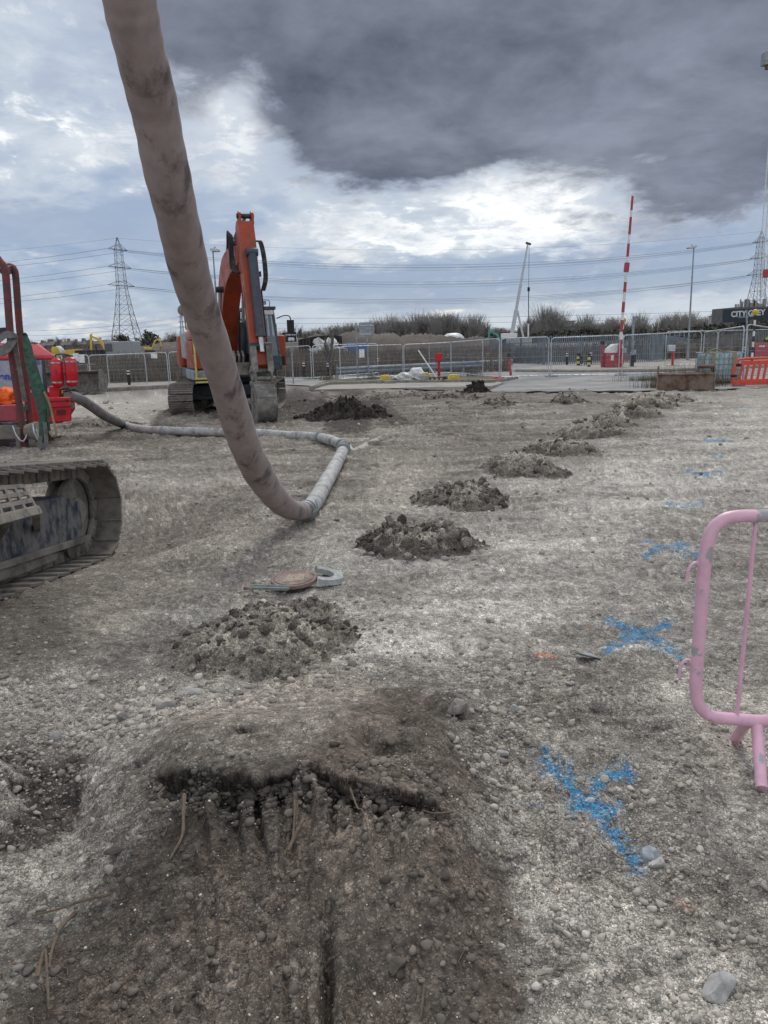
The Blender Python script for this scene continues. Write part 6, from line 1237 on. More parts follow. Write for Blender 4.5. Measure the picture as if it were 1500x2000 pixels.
def loader():
    D = 36.; u = D/1500; t = thing('loader_bucket', 'dusty toothed loader bucket standing behind the red pump', 'loader bucket', (P(150, 765, D).x, D, H0(D))); 
    z0 = H0(D)+.04; x0, x1 = P(60, 765, D).x, P(194, 765, D).x; h = .95+.0
    b = MB(); pr = [(.0, .0), (.0, .06), (.7, .1), (.95, .45), (.85, .85), (.2, 1.0), (.2, 1.05), (.9, .92), (1.05, .45), (.8, .0)]; b.prism(pr, (x0, D, z0), (0, 1, 0), (0, 0, 1), x1-x0); b.build('shell', 'bucket_steel', t, world=True, bevel=.01)
    for x_ in (x0, x1): b = MB(); b.prism([(-.05, 0), (-.05, .06), (.16, 1.05), (.4, 1.08), (1.05, .8), (1.15, .4), (.85, 0)], (x_, D, z0), (0, 1, 0), (0, 0, 1), .05); b.build('side_plate', 'bucket_steel', t, world=True, bevel=.01)
    n = 9
    for i in range(n): b = MB(); b.box((x0+(x1-x0)*(i+.3)/n, D-.1, z0+.03), (.17, .3, .07), None, (.8, 1)); b.build('tooth', 'bucket_steel', t, world=True, bevel=.01)
    b = MB(); b.tube([(x0+.2, D+.55, z0+1.3), (x1-.25, D+.55, z0+1.3)], .03, 8)
    for x_ in (x0+.6, x0+1.9, x1-.6): b.bar((x_, D+.5, z0+1.0), (x_, D+.55, z0+1.35), .06, .1)
    b.build('top_rail', 'bucket_steel', t, world=True)
loader()
# ------------------------------------------------------------------ water tank in a cage
def ibc():
    D = 28.6; u = D/1500; g = P(1412, 742, D); z0 = H0(D); t = thing('water_tank', 'pale blue caged water tank with two tan straps', 'water tank', (g.x, D, z0)); t.rotation_euler.z = R(-6)
    w, dpt, h = 1.38, 1.1, 1.02; b = MB(); b.box((0, dpt/2, .14+h/2), (w-.06, dpt-.06, h-.02)); b.build('tank', 'ibc_water', t, bevel=.09)
    b = MB()
    for i in range(9): x = -w/2+w*i/8; b.tube([(x, 0, .14), (x, 0, .14+h)], .012, 6); b.tube([(x, dpt, .14), (x, dpt, .14+h)], .012, 6)
    for i in range(7): y = dpt*i/6; b.tube([(-w/2, y, .14), (-w/2, y, .14+h)], .012, 6); b.tube([(w/2, y, .14), (w/2, y, .14+h)], .012, 6)
    for k in range(6): z = .15+(h-.01)*k/5; b.tube([(-w/2, 0, z), (w/2, 0, z), (w/2, dpt, z), (-w/2, dpt, z)], .013 if k != 5 else .02, 6, closed=True)
    b.build('cage', 'galv_dull', t)
    b = MB()
    for y in (.08, .55, 1.0): b.box((0, y, .07), (w, .1, .05))
    for x in (-.6, 0, .6): b.box((x, dpt/2, .03), (.1, dpt, .06))
    b.build('pallet', 'black', t)
    for x in (-.38, .36): b = MB(); b.ribbon([(x, -.02, .2), (x-.01, -.025, .7), (x, -.03, 1.12), (x, .0, 1.19), (x, .5, 1.2), (x, 1.1, 1.18), (x, 1.13, .9)], .12, (1, 0, 0), .012); tag_ = b.build('strap', 'strap_tan', t)
    b = MB(); b.tube(catmull([(-w/2-.1, -.05, .4), (-w/2-.05, 0, .95), (-w/2+.15, 0, 1.25), (-.3, 0, 1.3), (0, .1, 1.2), (.2, .2, 1.22)], 5), .03, 7); b.build('rope', 'strap_tan', t)
ibc()
def orange_barrier():
    D = 26.6; g = P(1432, 748, D); z0 = P(1440, 752, D).z; z0 = H0(D)+.02; t = thing('plastic_barrier', 'orange red plastic pedestrian barrier right of the water tank', 'plastic barrier', (P(1470, 750, D).x, D, z0))
    x0 = P(1428, 750, D).x-P(1470, 750, D).x; W_ = 2.0; h = .92; b = MB(); lean = .13
    def bar(p, q, w, d=.05): b.bar(p, q, w, d, (0, 1, 0))
    def q(x, z): return (x0+x+lean*z/h*1.0, -.0+.02*z, z)
    fr = [q(0, .12), q(0, .30), q(.0, .62), q(.06, h), q(.3, h+.03), q(W_, h+.03), q(W_, .10)]; b.tube([Vector(p) for p in fr], .05, 8)
    bar(q(0, .14), q(W_, .14), .16); bar(q(.18, .22), q(W_, .22), .07); bar(q(.2, .80), q(W_, .82), .14)
    x = .24
    while x < W_: bar(q(x, .2), q(x, .82), .075, .05); x += .205
    b.build('panel', 'orange_plastic', t, bevel=.008); b = MB(); b.box(q(.09, .74), (.17, .12, .1)); b.box(q(.02, .38), (.17, .12, .09)); b.build('clip', 'black', t, bevel=.01)
    for k, x in enumerate((.25, 1.5)): b = MB(); b.box((x0+x, 0, .02), (.62, .42, .12), None, (.45, .7)); b.build('foot', 'concrete_dark', t, bevel=.015)
    return t
orange_barrier()
b = MB(); D = 60.; g = P(1472, 696, D); z0 = H0(D)+.05; t = thing('plastic_barrier', 'faded dark red plastic barrier in front of the worker', 'plastic barrier', (g.x, D, z0)); b.box((1.1, 0, .55), (2.2, .35, 1.0), None, (.97, .5)); b.build('panel', 'red_faded', t, bevel=.05)
for x in (.5, 1.5): b = MB(); b.box((x, -.16, .8), (.45, .02, .13)); b.build('label_plate', 'white', t)
b = MB(); b.box((-.22, 0, .45), (.3, .3, .9), None, (.6, .6)); b.build('end_post', 'steel_dark', t, bevel=.03)
# weeds on the scoop, sapling, grass
def weedclump(name, label, cx, cy, n, spread, hgt, m, seed, w=.012, kind=None, cat='weeds', curl=.35):
    b = MB(); rg = random.Random(seed)
    for _ in range(n):
        x, y = rg.gauss(0, spread[0]), rg.gauss(0, spread[1]); h = hgt*rg.uniform(.4, 1.1); a = rg.uniform(0, 6.28); c = rg.uniform(0, curl)*h; p0 = Vector((x, y, 0)); p1 = p0+Vector((math.cos(a)*c*.35, math.sin(a)*c*.35, h*.55)); p2 = p0+Vector((math.cos(a)*c, math.sin(a)*c, h)); s = Vector((math.sin(a), -math.cos(a), 0))*w
        b.add([p0-s, p0+s, p1+s*.7, p1-s*.7, p2], [(0, 1, 2, 3), (3, 2, 4)])
    o = b.build(name, m, None, smooth=False); o.location = (cx, cy, H0(cy)+.02); 
    if kind: o['kind'] = kind
    else: tag(o, label, cat)
    return o
mat('weed', (.16, .13, .085), 1, var=.35, scale=2); mat('weed_green', (.10, .13, .06), 1, var=.35, scale=2)
g = P(1338, 745, 27); weedclump('dead_weeds', 'tangle of dead weeds behind the rusty scoop', g.x, 27.0, 1500, (.7, .3), .8, 'weed', 3, .005); g = P(1265, 742, 34); weedclump('dead_weeds', 'low green weeds left of the rusty scoop', g.x, 33, 900, (.8, .35), .26, 'weed_green', 4, .006)
g = G(687+0, 742); 
for px, py, lb, sd in ((728, 744, 'small green tuft of grass at the foot of the two post sign', 5), (612, 742, 'green weeds right of the black bollard near the digger', 6), (925, 738, 'tuft of weeds at the right end of the crash barrier', 7)):
    g = G(px, py); weedclump('grass_tuft', lb, g.x, g.y, 160, (.3, .2), .42, 'weed_green', sd, .008, cat='grass tuft')
def scrub(name, label, x0p, x1p, D0, D1, n, hgt, m, seed, w=.02):
    rg = np.random.RandomState(seed); px = rg.uniform(x0p, x1p, n); d = rg.uniform(D0, D1, n); x = (px-750)/F*d*1.0; z = -.55*np.ones(n)
    h = hgt*(rg.uniform(.45, 1.0, n))*(1+.5*fbm(x*.25, d*.25, seed, 3)); a = rg.uniform(0, 6.28, n); c = h*rg.uniform(0, .3, n); sx, sy = np.sin(a)*w, -np.cos(a)*w; dx, dy = np.cos(a)*c, np.sin(a)*c
    V = np.stack([np.stack([x-sx, d-sy, z], 1), np.stack([x+sx, d+sy, z], 1), np.stack([x+dx*.4+sx*.7, d+dy*.4+sy*.7, z+h*.55], 1), np.stack([x+dx*.4-sx*.7, d+dy*.4-sy*.7, z+h*.55], 1), np.stack([x+dx, d+dy, z+h], 1), np.stack([x+dx, d+dy, z+h], 1)], 1).reshape(-1, 3); i = np.arange(n)[:, None]*6; Fq = np.vstack([i+np.array([[0, 1, 2, 3]]), i+np.array([[3, 2, 4, 5]])])
    me = np_mesh(name, V, Fq, False); k = (rg.uniform(.55, 1.5, n)*(1+.5*fbm(x*.3, d*.3, 9, 3)))[:, None]; cc = np.repeat(np.array((.155, .13, .105))*k, 6, 0); set_tone(me, np.clip(cc, .02, .4)); o = link(name, me, MAT['stone']); o['kind'] = 'stuff'; o['label'] = label; return o
scrub('dead_scrub', 'dense dead stems behind the left fence', -60, 1000, 47, 64, 30000, 1.25, 'weed', 1, .022); scrub('dead_scrub', 'dead stems on the far field', -100, 700, 62, 90, 9000, 1.7, 'weed', 2, .04)
# dead bramble curtain close behind the left panels
scrub('dead_scrub', 'dead stems right behind the fence left of the digger', 100, 470, 44, 47, 9000, 1.15, 'weed', 4, .016)
def ridge(name, pxs, d, top, back, m, kind='structure', seed=1, base=-.55, n=120, step=14):
    """long earth bank: crest follows the given heights"""
    xs = np.linspace(pxs[0][0], pxs[-1][0], n); tops = np.interp(xs, [p[0] for p in pxs], [p[1] for p in pxs]); V = []; 
    for i, (px, ty) in enumerate(zip(xs, tops)):
        c = P(px, ty, d); x = c.x; zt = max(c.z, base+.05); zt += float(fbm(np.array([x*.4]), np.array([seed*1.0]), seed, 4, .6)[0])*(zt-base)*.18
        for k in range(step+1):
            f = k/step; y = d-back*.35+back*f; e = math.sin(math.pi*min(1, f*1.0))**.8; V.append((x*(y/d if False else 1), y, base-.05+(zt-base+.05)*e+float(_h(np.array([i]), np.array([k]), seed)[0]-.5)*.12*(zt-base)*e))
    V = np.array(V); s = step+1; i = np.arange(n-1)[:, None]*s; j = np.arange(step)[None]; Fq = np.stack([i+j, i+s+j, i+s+j+1, i+j+1], -1).reshape(-1, 4); me = np_mesh(name, V, Fq); o = link(name, me, MAT[m]); o['kind'] = kind; return o
ridge('earth_bank', [(560, 690), (600, 656), (700, 652), (780, 651), (860, 655), (960, 657), (1010, 690)], 78, 0, 14, 'soil_far', seed=3); ridge('hills', [(200, 690), (262, 679), (300, 672), (340, 668), (400, 664), (470, 660), (560, 660), (640, 668)], 170, 0, 60, 'soil_far', seed=5); ridge('earth_bank', [(1270, 690), (1300, 674), (1340, 668), (1400, 672), (1440, 690)], 66, 0, 6, 'soil_far', seed=7)
ridge('hills', [(-200, 690), (0, 686), (200, 683), (500, 676), (800, 668), (1100, 662), (1600, 650)], 420, 0, 200, 'ever', seed=9)
b = MB(); p, q = P(583, 668, 74), P(668, 664, 74)
for i in range(26):
    a = p.lerp(q, i/26); c = p.lerp(q, (i+.9)/26); top = P(583+85*i/26, 663-8*math.sin(i/26*2.2), 74).z; b.box(((a.x+c.x)/2, 74+(.12 if i % 2 else 0), (top-.55)/2), (abs(c.x-a.x)*1.05, .14, top+.55))
tag(b.build('sheet_piling', 'sheet_pile', None, smooth=False), 'dark jagged sheet pile wall below the spoil bank right of the digger', 'retaining wall')
# palisade fences
def palisade(pix, d0, d1, top_px, label, npal, m='pale_fence'):
    a, c = P(pix[0], 700, d0), P(pix[1], 700, d1); a.z = c.z = -.5; L = (c-a); L.z = 0; n = L.length; ax = L.normalized(); nn = Vector((ax.y, -ax.x, 0)); h0 = P(pix[0], top_px[0], d0).z+.5; h1 = P(pix[1], top_px[1], d1).z+.5
    t = thing('palisade_fence', label, 'palisade fence', a); b = MB(); k = int(n/.155)
    for i in range(k):
        f = (i+.5)/k; p = a+ax*n*f; h = h0+(h1-h0)*f; b.add([p+ax*o+nn*dd+Vector((0, 0, z)) for o, dd, z in ((-.047, 0, 0), (0, .03, 0), (.047, 0, 0), (-.047, 0, h-.12), (0, .03, h-.05), (.047, 0, h-.12), (0, .015, h))], [(0, 1, 4, 3), (1, 2, 5, 4), (3, 4, 6), (4, 5, 6)])
    b.build('pale_panel', m, t, world=True, smooth=False); b = MB()
    for z in (.35,): b.bar(a-nn*.05+Vector((0, 0, z)), c-nn*.05+Vector((0, 0, z)), .05, .05)
    b.build('rail', m, t, world=True); b = MB(); b.bar(a-nn*.05+Vector((0, 0, h0-.5)), c-nn*.05+Vector((0, 0, h1-.5)), .05, .05); b.build('rail', m, t, world=True)
    for i in range(int(n/2.75)+1): p = a+ax*min(n, i*2.75)-nn*.09; b = MB(); b.box(p+Vector((0, 0, h0/2)), (.1, .1, h0)); b.build('post', m, t, world=True)
palisade((1062, 1270), 57, 57, (655, 650), 'grey palisade fence behind the barrier gate', 1); palisade((955, 1062), 66, 57.2, (660, 655), 'grey palisade fence slanting away behind the leaning red post', 1); palisade((1350, 1600), 76, 68, (662, 632), 'dark palisade fence below the lettered board', 1); palisade((1271, 1350), 57.5, 76, (650, 662), 'palisade fence slanting away left of the tall street lamp', 1)
# ------------------------------------------------------------------ far machines and boxes
def boxthing(name, label, cat, px0, px1, py0, py1, d, dep, m, bev=.05):
    a, c = P(px0, py1, d), P(px1, py0, d); b = MB(); z0 = -.55 if a.z < 1 else a.z; b.box(((a.x+c.x)/2, d+dep/2, (z0+c.z)/2), (c.x-a.x, dep, c.z-z0)); t = thing(name, label, cat, ((a.x+c.x)/2, d, z0)); return t, b, a, c
def container(px0, px1, py0, d, m, label):
    t, b, a, c = boxthing('container', label, 'container', px0, px1, py0, 700, d, 2.4, m); b.build('shell', m, t, world=True, bevel=.02); q = MB(); n = max(4, int((c.x-a.x)/.5))
    for i in range(n): q.box((a.x+(c.x-a.x)*(i+.5)/n, d-.03, (c.z-.55)/2), (.12, .06, c.z+.4))
    q.build('ribs', m, t, world=True); return t
container(675, 716, 669.5, 72, 'blue_box', 'bright blue container behind the two post sign'); container(147, 224, 682.5, 100, 'navy', 'long dark blue container in front of the grey lorry')
tag(lump('rubble_bags', P(640, 690, 70)+Vector((0, 0, .4)), (1.4, .8, 1.0), 'sack', 31, .5), 'pale wrapped heap beyond the fence left of the blue container', 'bags'); 
def minidig(px, d, label, s, flip=1, m='yellow', arm=True, top=None):
    c = P(px, 680, d); t = thing('yellow_digger' if m == 'yellow' else 'teal_digger', label, 'excavator', (c.x, d, top if top is not None else -.5)); t.scale = (s, s, s)
    for y in (-.9, .9): b = MB(); b.tube([(-1.6, y, .45), (1.6, y, .45)], .42, 10); b.build('track', 'steel_dark', t)
    b = MB(); b.box((-.3*flip, 0, 1.5), (3.0, 2.4, .9)); b.build('body', m, t, bevel=.15); b = MB(); b.box((.7*flip, .5, 2.3), (1.3, 1.0, 1.5)); b.build('cab', 'steel_dark', t, bevel=.1)
    if arm: b = MB(); b.prism([(.8, 1.4), (2.2, 4.4), (4.2, 5.3), (4.2, 4.9), (2.6, 4.0), (1.3, 1.4)], (0, -.2, 0), (flip, 0, 0), (0, 0, 1), .4); b.build('boom', m, t); b = MB(); b.prism([(4.0, 5.7), (4.5, 5.4), (4.7, 2.0), (4.4, 1.9)], (0, -.15, 0), (flip, 0, 0), (0, 0, 1), .3); b.build('stick', m, t); b = MB(); b.prism([(4.2, 2.2), (4.9, 2.1), (4.8, 1.2), (4.0, 1.0)], (0, -.4, 0), (flip, 0, 0), (0, 0, 1), .8); b.build('bucket', 'mud_steel', t)
minidig(219, 112, 'yellow digger with raised arm left of the grey lorry', .66, -1, top=-.2); minidig(292, 125, 'small yellow digger below the round tree', .42, 1, top=.6); minidig(990, 105, 'teal digger beyond the fence left of the crane', .55, -1, 'teal')
t, b, a, c = boxthing('tipper_lorry', 'grey tipper lorry standing beneath the left pylon', 'lorry', 222, 262, 666, 690, 96, 2.5, 'lorry_grey'); b.build('body', 'lorry_grey', t, world=True, bevel=.1)
q = MB(); p0, p1 = P(203, 667, 96), P(221, 667, 96); q.box(((p0.x+p1.x)/2, 97.2, 1.0), (p1.x-p0.x, 2.4, 2.6)); q.build('cab', 'lorry_grey', t, world=True, bevel=.15); q = MB(); q.box(((p0.x+p1.x)/2-.1, 95.95, 1.55), ((p1.x-p0.x)*.8, .06, .9)); q.build('windscreen', 'glass', t, world=True)
for x in (206, 228, 236, 256): w = P(x, 690, 96); q = MB(); q.lathe([(.45, 0), (.5, .05), (.5, .3), (.45, .35)], 16, (w.x, 96.1, -.05), (0, 1, 0)); q.build('wheel', 'rubber', t, world=True)
t, b, a, c = boxthing('yellow_dumper', 'yellow dumper body above the white notices', 'dumper', 120, 145, 679, 690, 110, 2.2, 'yellow'); b = MB(); b.prism([(0, .6), (2.1, .55), (2.4, 1.35), (-.4, 1.2)], (a.x-.1, 110, 0.1), (1, 0, 0), (0, 0, 1), -2); b.build('skip', 'yellow', t, world=True, bevel=.05); b = MB(); b.box(((a.x+c.x)/2, 111, .1), (1.8, 1.8, 1.1)); b.build('chassis', 'steel_dark', t, world=True, bevel=.05)
tag(lump('white_cab', P(115, 687, 80), (.55, .5, .6), 'white', 9, .15), 'small white cab beside the yellow striped drum', 'cab'); q = MB(); p = P(108, 686, 79); q.lathe([(.3, -.5), (.36, -.2), (.36, .25), (.25, .45)], 16, p); tag(q.build('striped_drum', 'yellow', None), 'yellow drum beyond the fence left of the white cab', 'drum')
tag(lump('white_van', P(884, 661, 90), (1.3, .9, .6), 'white', 10, .1), 'white and orange vehicle beyond the bank by the bare trees', 'van')
# mobile crane
D = 160.; a, c = P(999, 657, D), P(1031, 476, D); t = thing('mobile_crane', 'white telescopic crane with its boom raised beyond the fence', 'crane', (a.x, D, -.5)); b = MB(); ps = [0, .28, .55, .8, 1]; w = [.7, .52, .4, .3]
for i in range(4): b.bar(a.lerp(c, ps[i]), a.lerp(c, ps[i+1]+.01), w[i], w[i], (0, 1, 0))
b.build('boom', 'galv', t, world=True); b = MB(); b.bar(c+Vector((-.4, 0, .2)), c+Vector((.6, 0, -.15)), .35, .5, (0, 1, 0)); b.build('boom_head', 'steel_dark', t, world=True); b = MB(); b.box((a.x+.5, D, .2), (7, 2.6, 1.6)); b.box((a.x-.5, D, 1.4), (3, 2.4, 1.4)); b.build('carrier', 'white', t, world=True, bevel=.1); b = MB(); b.bar(a+Vector((2.4, 0, -.2)), a.lerp(c, .28)+Vector((.3, 0, 0)), .35, .35); b.build('ram', 'galv', t, world=True)
p = P(1033.5, 480, D); q = P(1032.5, 562, D); b = MB(); b.tube([p, q], .05, 4); b.tube([P(1032.5, 568, D), P(1032, 655, D)], .09, 5); b.build('hoist_rope', 'steel_dark', t, world=True); b = MB(); b.box(P(1032.5, 565, D), (.45, .3, .8)); b.build('hook_block', 'black', t, world=True)
p = P(1032, 640, D-2); b = MB(); b.tube([(p.x, D-2, -.5), P(1032, 632, D-2)], .16, 8); tag(b.build('white_pile', 'white', None), 'white tube standing below the crane hook', 'pile')
# tower mast at the right edge
D = 122.; base = P(1489, 592, D); t = thing('mast_tower', 'pale lattice mast with a grey cabin box rising along the right edge', 'mast', (base.x, D, -.5)); z1 = P(1520, 60, D).z; b = MB(); w = .6
for sx in (-w, w):
    for sy in (-w, w): b.bar((base.x+sx, D+sy, -.5), (base.x+sx, D+sy, z1), .13, .13)
z = 0
while z < z1: 
    b.bar((base.x-w, D-w, z), (base.x+w, D-w, z+1.2), .07, .07); b.bar((base.x+w, D-w, z+1.2), (base.x-w, D-w, z+2.4), .07, .07); b.bar((base.x+w, D-w, z), (base.x+w, D+w, z+1.2), .07, .07); b.bar((base.x-w, D-w, z), (base.x+w, D-w, z), .07, .07); z += 2.4
b.build('mast', 'white', t, world=True, smooth=False); b = MB(); p = P(1497, 115, D-1.4); b.box((p.x+.55, D-1.4, p.z), (2.2, 1.2, 1.75)); b.build('cabin_box', 'galv_dull', t, world=True, bevel=.08); b = MB(); b.box((p.x+.7, D-1.4, p.z-1.1), (1.4, .8, .5)); b.build('light_bracket', 'rust', t, world=True, bevel=.05); b = MB(); b.box((base.x+.2, D-.9, P(1490, 535, D).z), (1.6, .5, 1.2)); b.build('winch', 'red_faded', t, world=True, bevel=.06)
b = MB(); b.bar((base.x+1.1, D-.3, -.5), (base.x+1.1, D-.3, z1), .3, .3); b.build('cable_duct', 'galv_dull', t, world=True)
# building with the lettered board
D = 112.; u = D/1500; t = thing('concrete_building', 'unfinished grey concrete block carrying a dark lettered board', 'building', (P(1460, 640, D).x, D, -.55)); a, c = P(1437, 604, D+1), P(1640, 604, D+1); zt = P(1440, 599.5, D).z; zt2 = P(1437, 611, D).z
b = MB(); b.box(((a.x+c.x)/2, D+5, (zt-.55)/2), (c.x-a.x, 8, zt+.55)); b.build('wall', 'concrete_dark', t, world=True); b = MB(); rg = random.Random(4)
for i in range(14): x = P(1440+i*4.2+rg.uniform(-1, 1), 600, D+1).x; hh = rg.uniform(.35, 1.15); b.box((x, D+1.4, zt+hh/2), (rg.choice([.12, .2, .45]), .25, hh))
b.build('starter_column', rg.choice(['concrete']), t, world=True)
a, c = P(1412, 617, D-.5), P(1640, 600, D-.5); b = MB(); zc = P(1460, 616, D).z; b.box(((a.x+c.x)/2, D-.5, zc), (c.x-a.x, .3, 24*u), Matrix.Rotation(-.0, 3, 'Y')); bd = b.build('board', 'board_dark', t, world=True)
tx = text('lettering', 'CITY GREY', 14.2*u, MAT['letter'], t, P(1461, 612.3, D-.68)-t.location, (R(90), R(-2.2), 0), bold=.035, ax=.92, ext=.01); text('lettering', 'and lightweight concrete', 3.4*u, MAT['letter'], t, P(1459, 618.6, D-.68)-t.location, (R(90), R(-2.2), 0), ax=1.0, ext=.01)
b = MB(); b.box((P(1545, 630, D).x, D-.2, P(1460, 629.5, D).z), (P(1640, 630, D).x-P(1450, 630, D).x, .4, .16)); b.build('ledge', 'rust', t, world=True); b = MB(); b.box((P(1545, 640, D).x, D+.3, P(1540, 640, D).z), (P(1640, 630, D).x-P(1455, 630, D).x, .6, 1.6)); b.build('lower_wall', 'concrete', t, world=True)
D = 130.; a, c = P(1399, 617, D), P(1414, 617, D); t = thing('portable_cabin', 'pale portable cabin left of the lettered board', 'cabin', ((a.x+c.x)/2, D, -.5)); b = MB(); b.box(((a.x+c.x)/2, D+1.5, (a.z-.5)/2), (c.x-a.x, 3, a.z+.5)); b.build('wall', 'pale_grey', t, world=True); b = MB(); b.box(((a.x+c.x)/2, D+1.5, a.z+.04), (c.x-a.x+.2, 3.2, .1)); b.build('roof', 'galv_dull', t, world=True)
D = 60.; b = MB(); p = P(1454.5, 626, D); b.box((p.x, D, 1.0), (.12, .12, 3.1)); b = MB(); b.tube([(P(1461, 690, D).x, D, -.5), P(1458, 605, D)], .07, 8); tag(b.build('grey_post', 'galv_dull', None), 'slim grey post in front of the lettered board', 'post')
# tower block and low roofs on the horizon
D = 700.; 
def bld(px0, px1, py0, d, m, label, name='tower_block', wins=True):
    a, c = P(px0, py0, d), P(px1, py0, d); t = thing(name, label, 'building', ((a.x+c.x)/2, d, -.5)); b = MB(); b.box(((a.x+c.x)/2, d+6, a.z/2), (c.x-a.x, 12, a.z)); b.build('wall', m, t, world=True)
    if wins:
        nx = max(2, int((c.x-a.x)/3.2)); nz = max(1, int(a.z/3)); b = MB()
        for i in range(nx):
            for k in range(nz): b.box((a.x+(c.x-a.x)*(i+.5)/nx, d-.05, (k+.5)*a.z/nz), (1.4, .2, 1.3))
        b.build('window', 'glass', t, world=True); b = MB(); b.box(((a.x+c.x)/2, d+6, a.z+.3), (c.x-a.x+1, 13, .8)); b.build('roof', 'roof_far', t, world=True)
bld(1110, 1122, 628, 700, 'lorry_grey', 'pale tower block on the horizon between the bare trees'); bld(1084, 1105, 646, 500, 'concrete_dark', 'low dark flat building left of the tower block', 'office_block')
rg = random.Random(6)
def house(px, d, w, z, k, label):
    c = P(px, 675, d); t = thing('house', label, 'house', (c.x, d, -.5), 0, 'terraced houses on the far left'); b = MB(); b.box((0, 4, z*.33), (w, 8, z*.66)); b.build('wall', 'brick_far', t); b = MB(); b.prism([(-.4, z*.66), (8.4, z*.66), (4, z)], (-w/2-.2, 0, 0), (0, 1, 0), (0, 0, 1), w+.4); rf = b.build('roof', 'roof_far', t); b = MB(); b.box((-w*.35, 4, z+.3), (1.1, .9, 1.5)); b.build('chimney', 'brick_far', rf)
    b = MB(); 
    for x in (-w*.25, w*.2): b.box((x, -.02, z*.45), (1.2, .1, 1.1))
    b.build('window', 'glass', t)
hx = [(82, 'just above the red pump hood'), (96, 'left of the small bare tree'), (118, 'right of the small bare tree'), (134, 'above the yellow dumper'), (149, 'left of the yellow digger arm, second'), (163, 'left of the yellow digger arm, nearest'), (178, 'behind the yellow digger arm'), (196, 'behind the yellow digger'), (268, 'right of the left pylon')]
for i, (px, w) in enumerate(hx): house(px, 380, 14.5/1500*380*(1.0), 5.6 if i % 2 else 5.2, i, 'dark roofed terraced house '+w)
# ------------------------------------------------------------------ bare trees
def bare_tree(seed, H=10., poplar=False, spread=.75, levels=6, tw=.45):
    rg = random.Random(seed); tr = MB(); cr = MB()
    def grow(p, d, L, r, lv):
        b = tr if lv <= 1 else cr; n = 3; pts = [p]; dd = d.copy(); q = p.copy()
        for i in range(n):
            dd = (dd+Vector((rg.gauss(0, .12), rg.gauss(0, .12), rg.gauss(0.05 if not poplar else .18, .06)))).normalized(); q = q+dd*(L/n); pts.append(q.copy())
        b.tube(pts, [r*(1-.35*i/n) for i in range(n+1)], 5 if lv <= 1 else 3, cap=False)
        if lv >= levels: return
        kids = [3, 4, 4, 4, 3, 3][lv] if not poplar else [4, 5, 4, 3, 3, 2][lv]
        for k in range(kids):
            f = rg.uniform(.35, 1.0) if k else 1.0; a = rg.uniform(0, 6.28); bp = pts[min(n, int(f*n))]; t_ = rg.uniform(.35, .8)*(spread if not poplar else .32); nd = (dd+(dd.orthogonal().normalized()*math.cos(a)+dd.cross(dd.orthogonal().normalized())*math.sin(a))*t_).normalized(); 
            if nd.z < -.1: nd.z = .05
            grow(bp, nd, L*rg.uniform(.55, .82), max(r*.6, .012*tw), lv+1)
    grow(Vector((0, 0, 0)), Vector((0, 0, 1)), H*.26, H*.017, 0)
    zmax = max(v[2] for v in cr.V); s = H/zmax
    for b in (tr, cr): b.V = [(x*s, y*s, z*s) for x, y, z in b.V]
    return tr, cr
mat('twig_far', (.20, .185, .175), 1, var=.2)  # twig brown lightened, distance haze is part of this colour
TP = []
for i, (sd, pop, sp) in enumerate(((11, False, .8), (12, False, .95), (13, True, .5), (14, False, .7), (15, False, 1.05))):
    tr, cr = bare_tree(sd, 10, pop, sp); mt, mc = bpy.data.meshes.new('trunk'), bpy.data.meshes.new('crown')
    for me, b, m in ((mt, tr, 'bark_far'), (mc, cr, 'twig_far')): me.from_pydata(b.V, [], b.F); me.materials.append(MAT[m]); me.update()
    TP.append((mt, mc))
def tree(k, px, top, d, label, wid=1.0, rz=0, name='bare_tree'):
    z0 = -.8; h = P(px, top, d).z-z0; c = P(px, 660, d); t = thing(name, label, 'tree', (c.x, d, z0), rz, 'leafless trees on the skyline'); t.scale = (h/10*wid, h/10*wid, h/10)
    for nm, me in zip(('trunk', 'crown'), TP[k]): link(nm, me, None, t)
